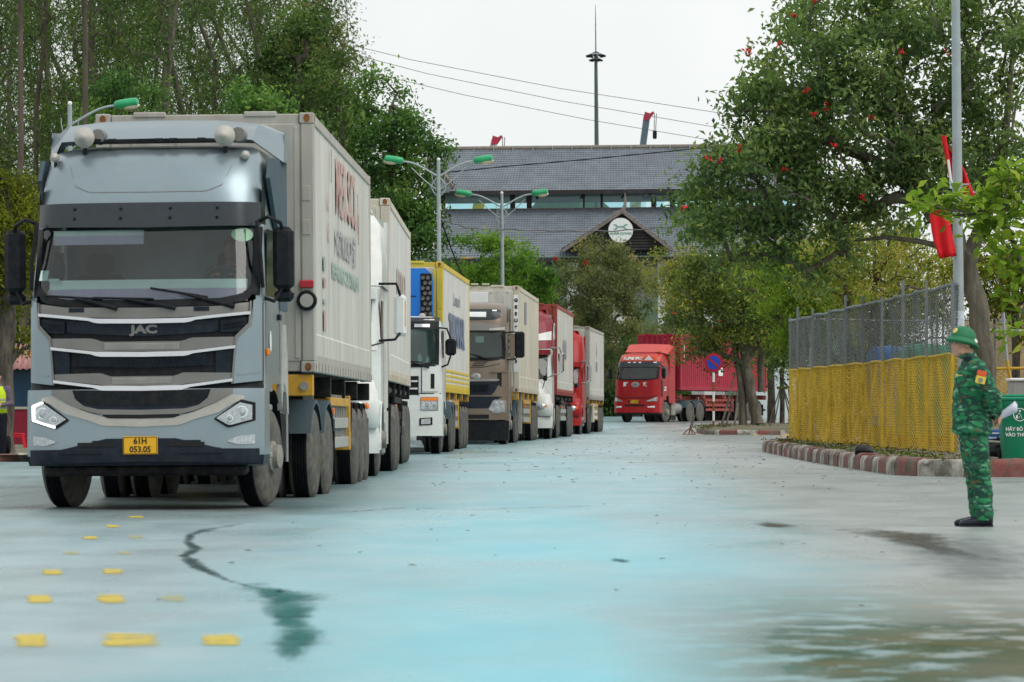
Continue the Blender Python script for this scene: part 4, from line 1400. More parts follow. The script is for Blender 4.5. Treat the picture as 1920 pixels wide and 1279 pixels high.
    plate(t, (0, S(0, .668) - .10, .668), ['61H', '053.05'], .362, .188)
    # lamps
    for s_ in (1, -1):
        tp = [(s_ * x, z) for x, z in ((.76, .94), (1.03, 1.135), (1.165, 1.10))][::s_]
        bt = [(s_ * x, z) for x, z in ((.76, .93), (.905, .84), (1.165, .915))][::s_]
        headlight(t, S, tp, bt, .085, [(s_ * 1.04, 1.0, .068), (s_ * .92, .935, .04)], 'black_plastic', 13)
        tp = [(s_ * x, z) for x, z in ((.90, .71), (1.0, .755), (1.16, .77))][::s_]
        bt = [(s_ * x, z) for x, z in ((.90, .70), (1.0, .67), (1.16, .675))][::s_]
        mb = MB(); mb.slab(np.linspace(tp[0][0], tp[-1][0], 7), tp, bt, S, .07, .03); mb.build('fog_lamp', M['lens'], t)
    led = MB()
    pts = [(-1.045, 1.118), (-1.155, 1.083), (-1.15, .935), (-.905, .862)]
    for a, b_ in zip(pts[:-1], pts[1:]):
        led.bar((a[0], S(*a) - .105, a[1]), (b_[0], S(*b_) - .105, b_[1]), .03, .02)
    led.build('running_light', M['led'], t)
    for s_ in (-1, 1):
        mb = MB(); mb.box((s_ * 1.245, .62, 1.63), (.04, .09, .075), .012); mb.build('side_marker', M['amber'], t)
        side_panel(t, 'door_window', [(.72, 2.22), (1.62, 2.22), (1.62, 2.93), (.85, 2.93)], s_, 1.205, M['side_glass'])
        side_panel(t, 'door_seam', [(1.80, 1.4), (1.815, 1.4), (1.815, 3.2), (1.80, 3.2)], s_, 1.222, M['ink_black'], .003, .002)
        side_panel(t, 'door_seam', [(.60, 1.4), (.612, 1.4), (.612, 2.3), (.60, 2.3)], s_, 1.222, M['ink_black'], .003, .002)
        mb = MB(); mb.box((s_ * 1.245, 1.68, 2.02), (.03, .16, .07), .012); mb.build('door_handle', M['black_plastic'], t)
        # step and arch pieces
        mb = MB(); mb.box((s_ * 1.05, .83, .80), (.30, .20, .72), .03); mb.build('step_panel', M['silver'], t)
        for z in (.55, 1.05):
            mb = MB(); mb.box((s_ * 1.2, .84, z), (.1, .16, .06), .01); mb.build('step', M['steel'], t)
        mb = MB()
        a = [(1.45 + .74 * math.cos(x), .50 + .74 * math.sin(x)) for x in np.linspace(R(8), R(150), 15)]
        mb.grid([[(s_ * u, y, z) for y, z in (a if s_ > 0 else a)] for u in (.65, 1.20)])
        mb.build('wheel_arch', M['black_plastic'], t)
        side_panel(t, 'rear_fender', [(2.0, 1.95), (2.34, 1.95), (2.46, 1.55), (2.50, .98), (2.38, .98), (2.30, 1.22), (2.12, 1.32), (1.98, 1.16), (1.90, 1.02), (1.84, 1.25), (1.93, 1.55)], s_, 1.18, M['grey_guard'], .05)
        side_panel(t, 'side_fairing', [(1.78, 2.1), (2.45, 2.1), (2.48, 3.74), (1.2, 3.70), (.98, 3.48), (1.5, 3.06), (1.78, 2.9)], s_, 1.19, M['slate_paint'], .045)
        for k in range(4):
            mb = MB(); mb.box((s_ * 1.236, 2.22, 2.62 + k * .085), (.02, .32, .03)); mb.build('louvre', M['ink_black'], t)
        side_panel(t, 'quarter_light', [(.72, 2.98), (1.02, 2.98), (.98, 3.32), (.80, 3.44)], s_, 1.172, M['side_glass'], .008)
    # mirrors
    for s_ in (-1, 1):
        xm = s_ * 1.42
        mirror(t, xm, .62, 2.61, .22, .66, .16, 'black_plastic',
               [[(s_ * 1.17, .55, 3.0), (s_ * 1.28, .45, 3.04), (xm - s_ * .02, .55, 2.98), (xm, .6, 2.9)], [(s_ * 1.21, .6, 2.2), (s_ * 1.33, .52, 2.16), (xm - s_ * .04, .58, 2.24), (xm, .6, 2.34)],
                [(s_ * 1.16, .48, 3.0), (s_ * 1.205, .42, 2.6), (s_ * 1.22, .45, 2.3)]])
        mb = MB(); mb.box((xm + s_ * .0, .66, 2.22), (.2, .15, .13), .04); mb.build('mirror', M['black_plastic'], t)
    # roof deflector, horns, spot lamps
    cols = [-1.27, -1.02, -.6, 0, .6, 1.02, 1.27]
    yb = [1.95, 1.22, 1.12, 1.10, 1.12, 1.22, 1.95]; zbt = [3.70, 3.90, 3.915, 3.92, 3.915, 3.90, 3.70]
    yt = [2.05, 1.80, 1.68, 1.66, 1.68, 1.80, 2.05]; zt_ = [4.00, 4.11, 4.145, 4.15, 4.145, 4.11, 4.00]
    mb = MB()
    mb.grid([[(x, y + .3, z - .02) for x, y, z in zip(cols, yb, zbt)], list(zip(cols, yb, zbt)), list(zip(cols, [(a + b_) / 2 - .015 for a, b_ in zip(yb, yt)], [(a + b_) / 2 for a, b_ in zip(zbt, zt_)])), list(zip(cols, yt, zt_)), [(x, 2.5, z + .03) for x, z in zip(cols, zt_)]])
    mb.add([(1.27, 1.95, 3.70), (1.27, 2.05, 4.06), (1.27, 2.5, 4.09), (1.27, 2.5, 3.72)], [(0, 3, 2, 1)])
    mb.add([(-1.27, 1.95, 3.70), (-1.27, 2.05, 4.06), (-1.27, 2.5, 4.09), (-1.27, 2.5, 3.72)], [(0, 1, 2, 3)])
    mb.build('roof_deflector', M['silver'], t, ang=22)
    for x in (-.74, .76):
        mb = MB(); mb.lathe([(0, -.16), (.02, -.155), (.10, -.03), (.112, 0), (.10, .04), (.06, .12), (.05, .2)], (x, 1.0, 3.93), 'y', 20); h = mb.build('air_horn', M['pale_trim'], t)
        mb = MB(); mb.lathe([(0, -.05), (.075, -.05), (.085, 0), (.085, .12), (0, .12)], (x + .13, 1.12, 3.95), 'y', 16); mb.build('spot_lamp', M['gunmetal'], t)
        mb = MB(); mb.tube([(x, 1.05, 3.76), (x, 1.05, 3.86)], .025, 6); mb.build('bracket', M['black_plastic'], h)
    for x in (-1.05, .98):
        mb = MB(); mb.ball((x, .98, 3.72), (.05, .08, .05)); mb.build('roof_marker', M['pale_trim'], t)
        mb = MB(); mb.tube([(x, 1.0, 3.62), (x, 1.0, 3.70)], .018, 6); mb.build('bracket', M['black_plastic'], t)
    mb = MB(); mb.box((0, 1.13, 3.885), (1.5, .05, .035), .01)
    for x in (-.62, -.45, .05, .2, .5): mb.box((x, 1.08, 3.895), (.1, .06, .05), .01)
    mb.build('deflector_rail', M['black_plastic'], t)
    tractor_chassis(t, 1.45, (5.15, 6.5), 7.1, steer=R(-9), tank=False)
    for s_ in (-1, 1):
        mb = MB(); mb.box((s_ * .80, 3.6, .82), (.46, 1.2, .66), .04); mb.build('battery_box', M['chassis'], t)
        mb = MB(); mb.tube([(s_ * 1.02, 2.9, 1.0), (s_ * 1.16, 2.9, 1.0), (s_ * 1.16, 2.9, .46), (s_ * 1.05, 2.9, .46), (s_ * 1.02, 2.9, 1.0)], .02, 6); mb.build('step_loop', M['steel'], t)
    # things fixed behind the glass, plus strips for the screen reflection
    mb = MB(); mb.box((0, .75, 2.06), (2.2, .9, .2), .05); mb.build('dashboard', M['interior'], t)
    M['blind_reflection_white'] = mat('white_blind_and_reflection', (.88, .90, .92), .35)  # shared by the roller blind and the painted windscreen reflection
    M['blind_reflection_mauve'] = mat('mauve_blind_and_reflection', (.62, .46, .66), .4)
    mb = MB(); mb.grid([[(x, S(x, 2.36) + .07, 2.30), (x, S(x, 2.36) + .10, 2.395)][::-1] for x in np.linspace(-1.02, 1.06, 20)]); mb.build('screen_reflection_top', M['blind_reflection_white'], t)  # white band of the windscreen reflection, painted on a strip behind the glass
    mb = MB(); mb.grid([[(x, S(x, 2.2) + .05, 2.165), (x, S(x, 2.36) + .07, 2.30)][::-1] for x in np.linspace(-1.04, 1.07, 20)]); mb.build('screen_reflection', M['blind_reflection_mauve'], t)  # mauve band of that reflection, put into the strip's colour
    mb = MB(); mb.grid([[(x, S(x, 2.9) + .05, 2.865), (x, S(x, 2.9) + .05, 2.92)] for x in np.linspace(-1.0, -.03, 9)]); mb.build('roller_blind_top', M['blind_reflection_white'], t)
    mb = MB(); mb.grid([[(x, S(x, 2.85) + .05, 2.77), (x, S(x, 2.85) + .05, 2.865)] for x in np.linspace(-1.0, -.03, 9)]); mb.build('roller_blind', M['blind_reflection_mauve'], t)
    M['sticker_green'] = mat('pale_green_sticker', (.40, .62, .42), .4)
    mb = MB(); mb.lathe([(0, 0), (.115, 0), (.115, .004), (0, .004)], (0, 0, 0), 'y', 24, squash=(1, .68)); mb.build('round_sticker', M['sticker_green'], t, (1.0, S(1.0, 2.86) + .006, 2.86), (R(-20), 0, R(14)))
    M['sticker_white'] = mat('white_sticker', (.62, .74, .74), .4)
    mb = MB(); mb.box((0, 0, 0), (.10, .004, .115)); mb.build('square_sticker', M['sticker_white'], t, (-1.075, S(-1.075, 2.45) + .002, 2.45), (R(-20), 0, R(-22)))
    mb = MB(); mb.box((0, 0, 0), (.12, .004, .03)); mb.build('square_sticker', M['sticker_white'], t, (-.96, S(-.96, 2.40) + .008, 2.40), (R(-20), 0, R(-12)))
    mb = MB()
    a = [(math.cos(k * PI / 12), math.sin(k * PI / 12)) for k in range(24)]
    mb.tube([(.72 + .23 * u, 1.02 + .13 * v, 2.36 + .19 * v) for u, v in a], .018, 6, closed=True)
    mb.build('steering_wheel', M['gunmetal'], t)
    for x in (-.7, .72):
        mb = MB(); mb.box((x, 1.75, 2.1), (.55, .16, .8), .06); mb.box((x, 1.75, 2.62), (.3, .12, .22), .05); mb.build('seat', M['interior'], t)
    mb = MB(); mb.ball((-.98, .75, 2.52), (.07, .03, .13)); mb.build('curtain_tie', M['interior'], t)
    # white lettering patch on the driver's door
    mb = MB(); mb.lathe([(0, 0), (.075, 0), (.075, .004), (0, .004)], (1.232, .95, 1.75), 'x', 18, squash=(1, 1.5)); mb.build('door_sticker', M['white'], t)
    return t
TR1 = lead_tractor()
C1 = container('long grey-white refrigerated container with faded red lettering behind the silver lead cab', (X(590, 45.9) - 1.21, 45.9, 1.455), R(-1.0), wall='reefer', roll=R(-.4))
M['faded_red'] = mat('faded_red_lettering', (.50, .25, .23), .5, var=.3, scale=6, dirt=(.55, .53, .48), damt=.95, streak=True)
M['faded_grey'] = mat('faded_grey_lettering', (.36, .345, .37), .5, var=.2, scale=6, dirt=(.5, .49, .45), damt=.7, streak=True)
M['faded_green'] = mat('faded_green_lettering', (.30, .42, .36), .5, var=.2, scale=6, dirt=(.5, .49, .45), damt=.7, streak=True)
def side_text(c, txt, size, mt, y, z, sx=1.0, bold=.01):
    return lettering(txt, size, M[mt], c, (1.2175, y, z), (R(90), 0, R(90)), sx, bold, .0015, 1.05)
side_text(C1, 'MER SCL', .95, 'faded_red', 6.4, 2.28, 1.2, .02)
side_text(C1, 'A', .30, 'faded_red', 2.55, 2.02)
side_text(C1, 'A', .34, 'faded_red', 2.6, 1.66)
side_text(C1, 'NGTRUCK 冷藏', .42, 'faded_grey', 6.2, 1.62, 1.45, .012)
side_text(C1, 'FRESH CARGO  CUSTOM FLOW', .26, 'faded_green', 6.2, 1.25, 1.5, .008)
for k, (mt, h) in enumerate((('faded_green', .30), ('faded_red', .2), ('faded_green', .1), ('faded_red', .42))):
    mb = MB(); mb.box((1.2175, 1.8, 1.28 - k * .22), (.004, .35, h * .55)); mb.build('printed_block', M[mt], C1)
mb = MB()
for (y, z, l) in ((8.9, 2.2, .55), (9.05, 2.0, .4), (3.2, 2.5, .4)):
    mb.box((1.2185, y, z), (.003, .05, l))
mb.build('peeling_streak', M['rust'], C1)
# recorder dial and latch plates on the front corner post
mb = MB(); mb.lathe([(0, -.04), (.105, -.04), (.115, -.02), (.115, .02), (0, .02)], (1.13, -.01, .80), 'y', 22); dl = mb.build('recorder_dial', M['black_plastic'], C1)
mb = MB(); mb.lathe([(0, -.045), (.075, -.045), (.075, -.03), (0, -.03)], (1.13, -.01, .80), 'y', 18); mb.build('dial_face', M['pale_trim'], dl)
M['signal_red'] = mat('red_tag', (.45, .03, .04), .5)
mb = MB(); mb.box((1.13, -.02, .985), (.16, .04, .085), .01); mb.build('red_tag', M['signal_red'], C1)
for z in (2.0, 1.62):
    mb = MB(); mb.box((1.13, -.003, z), (.09, .012, .17), .006); mb.build('post_cover', M['reefer_frame'], C1)
T1 = trailer('black skeletal trailer with yellow cross members and pale side guard under the first container', (X(590, 45.9) - 1.21, 45.9, .02), R(-1.0), roll=R(-.4), beam='chassis', accent='yellow_paint')

# ------------------------------------------------------------------ other cab-over tractor units
def cabover(label, loc, yaw, zk, yk, wk, zs, paint, low, split, hole, yrear, arch, bow=.05, corner=.26):
    t = thing('tractor_unit', label, 'truck', loc, (0, 0, yaw), 'tractor units in the queue')
    HW, S = front_surface(zk, yk, wk, bow, corner, 8)
    cab_body(t, HW, S, zs, yrear, low, paint, split, arch=arch, hole=hole)
    def P_(name, xr, top, bot, off, th, mt, nr=2, n=15):
        mb = MB(); mb.slab(np.linspace(xr[0], xr[1], n), top, bot, S, off, th, nr)
        return mb.build(name, M[mt], t)
    return t, HW, S, P_
def sym(h): return [(-x, z) for x, z in h[::-1] if x > 0] + list(h)
def rect(w, z1): return [(-w, z1), (w, z1)]

def bumper_shell(t, HW, S, zb, off, back, mt, name='bumper'):
    mb = MB(); rows = []
    for z in zb:
        w = HW(z) + .01
        fr = [(w * u, S(w * u, z) - off, z) for u in tgrid(21)]
        yc = fr[0][1]
        rows.append([(-w, back, z), (-w, yc + .02, z)] + fr + [(w, yc + .02, z), (w, back, z)])
    rows = [[(x * .95, y + .2, z) for x, y, z in rows[0]]] + rows + [[(x * .95, y + .2, z) for x, y, z in rows[-1]]]
    mb.grid(rows)
    return mb.build(name, M[mt], t, ang=40)

def settle(t, dz):
    """lower the cab on its wheels"""
    t.location.z -= dz
    for c in t.children:
        if c.name.split('.')[0] in ('wheel', 'axle', 'mudguard', 'mud_flap', 'fuel_tank', 'chassis_frame'): c.location.z += dz

def white_tractor():
    d = 88.6
    t, HW, S, P_ = cabover('white flat-faced tractor unit with black sun visor in front of the yellow framed container', (X(722, d), d, gz(d)), R(-1.6),
        [.45, 1.3, 2.05, 2.9, 3.08, 3.16], [.0, .05, .10, .30, .42, .8], [1.22, 1.22, 1.22, 1.16, 1.10, .95],
        [1.15, 1.3, 1.5, 1.75, 2.0, 2.06, 2.3, 2.6, 2.86, 2.92, 3.0, 3.08, 3.13, 3.16], 'white_paint', 'white_paint', 1.0, (2.06, 2.9, 1.10), 2.1, (1.4, .5, .8))
    P_('windscreen', (-1.10, 1.10), rect(1.1, 2.88), sym([(0, 2.05), (.9, 2.08), (1.1, 2.2)]), .012, .008, 'screen_glass', 5)
    P_('screen_border', (-1.12, 1.12), sym([(0, 2.10), (.9, 2.12), (1.12, 2.25)]), sym([(0, 2.02), (.9, 2.05), (1.12, 2.16)]), .02, .02, 'black_plastic', 1)
    for s_ in (-1, 1):
        x = sorted((s_ * 1.07, s_ * 1.15))
        P_('screen_border', x, [(x[0], 2.9), (x[1], 2.9)], [(x[0], 2.1), (x[1], 2.1)], .02, .02, 'black_plastic', 4, 5)
    P_('sun_visor', (-1.14, 1.14), rect(1.14, 3.13), rect(1.14, 2.86), .10, .04, 'black_plastic', 3, 21)
    P_('visor_lamp', (.62, .95), [(.62, 2.98), (.95, 2.98)], [(.62, 2.91), (.95, 2.91)], .115, .03, 'lens')
    mb = MB(); mb.ball((.76, .9, 3.17), (.07, .07, .06)); mb.build('roof_lamp', M['pale_trim'], t)
    P_('seam', (-1.19, 1.19), rect(1.19, 1.485), rect(1.19, 1.465), .008, .01, 'ink_black', 1)
    for x in (-.78, .78): P_('seam', (x - .008, x + .008), [(x - .008, 2.05), (x + .008, 2.05)], [(x - .008, 1.48), (x + .008, 1.48)], .008, .01, 'ink_black', 1, 3)
    P_('side_vent_panel', (.80, 1.15), [(.80, 1.95), (1.15, 1.98)], [(.80, 1.52), (1.15, 1.52)], .03, .03, 'white_paint')
    P_('vent_slot', (.98, 1.06), [(.98, 1.9), (1.06, 1.9)], [(.98, 1.58), (1.06, 1.58)], .036, .01, 'ink_black', 1, 3)
    P_('grille', (-.72, .72), rect(.72, 1.85), rect(.72, 1.15), .02, .02, 'black_plastic')
    for k in range(4): P_('grille_bar', (-.7, .7), rect(.7, 1.76 - k * .16), rect(.7, 1.72 - k * .16), .05, .03, 'chrome', 1)
    bumper_shell(t, HW, S, [.56, .62, .8, 1.0, 1.2, 1.42], .06, .7, 'white_paint')
    for s_ in (-1, 1):
        tp = [(s_ * .76, 1.40), (s_ * 1.14, 1.40)][::s_]; bt = [(s_ * .70, 1.10), (s_ * .76, 1.10), (s_ * 1.14, 1.10)][::s_]
        h = headlight(t, S, tp, bt, .075, [(s_ * .90, 1.22, .07), (s_ * 1.05, 1.22, .06)], 'steel', 7)
        xa = sorted((s_ * .78, s_ * 1.12))
        mb = MB(); mb.slab(np.linspace(xa[0], xa[1], 5), [(xa[0], 1.385), (xa[1], 1.385)], [(xa[0], 1.32), (xa[1], 1.32)], S, .092, .02); mb.build('indicator', M['amber'], h)
        xb = sorted((s_ * .74, s_ * 1.02))
        P_('fog_surround', xb, [(xb[0], .94), (xb[1], .96)], [(xb[0], .78), (xb[1], .80)], .072, .03, 'black_plastic', 2, 5)
        xb = sorted((s_ * .78, s_ * .98))
        P_('fog_lamp', xb, [(xb[0], .92), (xb[1], .94)], [(xb[0], .81), (xb[1], .82)], .08, .02, 'lens', 2, 5)
        side_panel(t, 'door_window', [(.60, 2.15), (1.5, 2.15), (1.5, 2.85), (.75, 2.85)], s_, 1.19, M['side_glass'])
        side_panel(t, 'door_seam', [(1.62, 1.3), (1.64, 1.3), (1.64, 2.95), (1.62, 2.95)], s_, 1.222, M['ink_black'], .003)
        mirror(t, s_ * 1.40, .45, 2.48, .24, .36, .12, 'black_plastic', [[(s_ * 1.14, .4, 2.9), (s_ * 1.32, .3, 2.88), (s_ * 1.4, .4, 2.66)], [(s_ * 1.2, .4, 2.05), (s_ * 1.34, .32, 2.1), (s_ * 1.4, .4, 2.3)]])
        for z in (.55, .85): 
            mb = MB(); mb.box((s_ * 1.1, .8, z), (.25, .3, .05), .01); mb.build('step', M['steel'], t)
    wiper(t, S, (.1, 2.2), (.8, 2.15), (.95, 2.04))
    wiper(t, S, (-.8, 2.2), (-.1, 2.15), (.1, 2.04))
    mb = MB(); mb.box((0, .8, 1.98), (2.1, .8, .2), .05); mb.build('dashboard', M['interior'], t)
    M['bottle'] = mat('clear_plastic_bottle', (.55, .68, .70), .15)
    for x, h in ((.72, .27), (.90, .22)):
        mb = MB(); mb.lathe([(0, 0), (.05, .0), (.055, .02), (.055, h * .65), (.02, h * .85), (.02, h), (0, h)], (x, .48, 2.08), 'z', 12); mb.build('water_bottle', M['bottle'], t)
    mb = MB(); mb.box((.45, .5, 2.10), (.3, .15, .06), .01); mb.build('paper_pile', M['white'], t)
    tractor_chassis(t, 1.4, (4.8, 6.15), 6.8)
    settle(t, .16)
    return t

def bronze_tractor():
    d = 109.0
    t, HW, S, P_ = cabover('bronze brown high-roof tractor unit with round clustered headlights, fourth in the queue', (X(866, d), d, gz(d)), R(-2.5),
        [.45, 1.2, 2.45, 3.25, 3.5, 3.75, 3.95, 4.05], [.02, .03, .14, .36, .42, .50, .72, 1.2], [1.22, 1.23, 1.22, 1.17, 1.16, 1.13, 1.08, .98],
        [1.15, 1.35, 1.6, 1.9, 2.2, 2.45, 2.52, 2.8, 3.05, 3.24, 3.30, 3.4, 3.52, 3.65, 3.78, 3.88, 3.96, 4.02, 4.05], 'bronze', 'bronze', 1.0, (2.5, 3.26, 1.10), 2.2, (1.4, .5, .8))
    P_('windscreen', (-1.10, 1.10), rect(1.1, 3.25), sym([(0, 2.50), (.9, 2.51), (1.1, 2.58)]), .012, .008, 'screen_glass', 5)
    P_('screen_border', (-1.13, 1.13), sym([(0, 2.55), (.9, 2.56), (1.13, 2.63)]), sym([(0, 2.47), (.9, 2.48), (1.13, 2.55)]), .02, .02, 'black_plastic', 1)
    for s_ in (-1, 1):
        x = sorted((s_ * 1.06, s_ * 1.14))
        P_('screen_border', x, [(x[0], 3.25), (x[1], 3.25)], [(x[0], 2.52), (x[1], 2.52)], .02, .02, 'black_plastic', 4, 5)
    P_('sun_visor', (-1.15, 1.15), sym([(0, 3.50), (.6, 3.48), (1.15, 3.38)]), sym([(0, 3.28), (1.15, 3.28)]), .12, .06, 'gunmetal', 3, 21)
    for s_ in (-1, 1):
        x = sorted((s_ * .72, s_ * 1.12))
        P_('indicator', x, [(x[0], 3.33), (x[1], 3.37)] if s_ > 0 else [(x[0], 3.37), (x[1], 3.33)], [(x[0], 3.28), (x[1], 3.29)], .14, .03, 'pale_trim', 1, 5)
    P_('roof_panel', (-1.0, 1.0), sym([(0, 3.86), (.9, 3.86), (1.0, 3.82)]), sym([(0, 3.56), (.85, 3.58), (1.0, 3.63)]), .02, .02, 'visor', 4, 21)
    P_('name_board', (-.55, .62), [(-.55, 3.78), (.62, 3.78)], [(-.55, 3.66), (.62, 3.64)], .03, .012, 'white', 2)
    P_('roof_lamp', (.78, .90), [(.78, 3.84), (.90, 3.84)], [(.78, 3.80), (.90, 3.80)], .03, .012, 'white', 1, 3)
    P_('seam', (-1.0, 1.0), sym([(0, 2.30), (.6, 2.31), (1.0, 2.40)]), sym([(0, 2.285), (.6, 2.295), (1.0, 2.385)]), .006, .01, 'ink_black', 1)
    for k in range(3): P_('vent_slat', (.32 - k * .03, .66 - k * .04), [(.2, 2.45 - k * .05), (.7, 2.45 - k * .05)], [(.2, 2.43 - k * .05), (.7, 2.43 - k * .05)], .008, .01, 'ink_black', 1, 3)
    mb = MB(); mb.lathe([(.02, -.01), (.10, -.012), (.13, -.008), (.13, .01), (.02, .01)], (.37, S(.37, 2.06) - .01, 2.06), 'y', 22, closed=True, squash=(1, .62)); mb.build('emblem', M['chrome'], t)
    P_('chrome_bar', (-.98, .98), rect(.98, 1.985), sym([(0, 1.92), (.98, 1.94)]), .03, .03, 'steel', 1)
    P_('grille', (-.98, .98), sym([(0, 1.91), (.96, 1.91), (.98, 1.90)]), sym([(0, 1.56), (.82, 1.56), (.98, 1.86)]), .012, .012, 'navy_plastic', 2, 21)
    mb = MB(); mesh_panel(mb, HW, S, -.7, .7, lambda x: 1.84, lambda x: 1.64, .02, .07, .014); mb.build('grille_mesh', M['black_plastic'], t)
    P_('lower_grille', (-1.0, 1.0), sym([(0, 1.50), (1.0, 1.50)]), sym([(0, 1.20), (.66, 1.20), (1.0, 1.48)]), .05, .05, 'navy_plastic', 2, 21)
    P_('seam', (-1.2, 1.2), rect(1.2, 1.52), rect(1.2, 1.49), .006, .01, 'ink_black', 1)
    for s_ in (-1, 1):
        x = sorted((s_ * .94, s_ * 1.05)); P_('side_vent', x, [(x[0], 2.15), (x[1], 2.15)], [(x[0], 1.78), (x[1], 1.86)] if s_ < 0 else [(x[0], 1.86), (x[1], 1.78)], .01, .012, 'ink_black', 2, 5)
        x = sorted((s_ * .74, s_ * 1.18)); P_('vent_lip', x, [(x[0], 2.19), (x[1], 2.19)], [(x[0], 2.16), (x[1], 2.16)], .04, .04, 'bronze', 1, 5)
    bumper_shell(t, HW, S, [.90, 1.0, 1.1, 1.2], .06, .7, 'bronze')
    P_('bumper_slot', (-.72, .72), rect(.72, 1.04), rect(.72, .93), .066, .02, 'ink_black', 1)
    bumper_shell(t, HW, S, [.35, .5, .7, .88], .02, .6, 'black_plastic', 'lower_skirt')
    mb = MB(); mb.box((.1, -.05, .22), (1.3, .05, .05), .01); mb.build('tow_bar', M['steel'], t)
    for s_ in (-1, 1):
        tp = [(s_ * .70, 1.18), (s_ * .84, 1.44), (s_ * 1.17, 1.42)][::s_]; bt = [(s_ * .70, 1.16), (s_ * .86, 1.06), (s_ * 1.17, 1.10)][::s_]
        headlight(t, S, tp, bt, .075, [(s_ * x, z, .068) for x, z in ((.90, 1.30), (1.04, 1.33), (.93, 1.16), (1.07, 1.19))], 'steel', 9)
        side_panel(t, 'door_window', [(.60, 2.6), (1.5, 2.6), (1.5, 3.2), (.75, 3.2)], s_, 1.20, M['side_glass'])
        side_panel(t, 'door_seam', [(1.62, 1.3), (1.64, 1.3), (1.64, 3.3), (1.62, 3.3)], s_, 1.226, M['ink_black'], .003)
        mirror(t, s_ * 1.52, .42, 2.9, .26, .70, .16, 'black_plastic', [[(s_ * 1.15, .4, 3.22), (s_ * 1.36, .3, 3.24), (s_ * 1.5, .4, 3.2)], [(s_ * 1.2, .4, 2.5), (s_ * 1.36, .3, 2.5), (s_ * 1.5, .4, 2.6)]])
        mb = MB(); mb.box((s_ * 1.32, .36, 2.86), (.15, .05, .66), .02); mb.build('mirror_stay', M['bronze'], t)
        side_panel(t, 'quarter_light', [(.95, 3.45), (1.25, 3.42), (1.22, 3.8), (1.05, 3.84)], s_, 1.15, M['side_glass'], .02)
        side_panel(t, 'side_fairing', [(2.1, 1.2), (2.6, 1.2), (2.6, 3.9), (2.1, 3.9)], s_, 1.16, M['bronze'], .04)
    wiper(t, S, (.05, 2.68), (.5, 2.6), (.72, 2.5)); wiper(t, S, (-.8, 2.68), (-.2, 2.6), (0, 2.5))
    mb = MB(); mb.box((0, .85, 2.42), (2.1, .8, .2), .05); mb.build('dashboard', M['interior'], t)
    mb = MB(); mb.box((.45, .48, 3.05), (.22, .01, .18)); mb.build('square_sticker', M['sticker_white'], t)
    tractor_chassis(t, 1.4, (4.7, 6.05), 6.7)
    settle(t, .24)
    return t

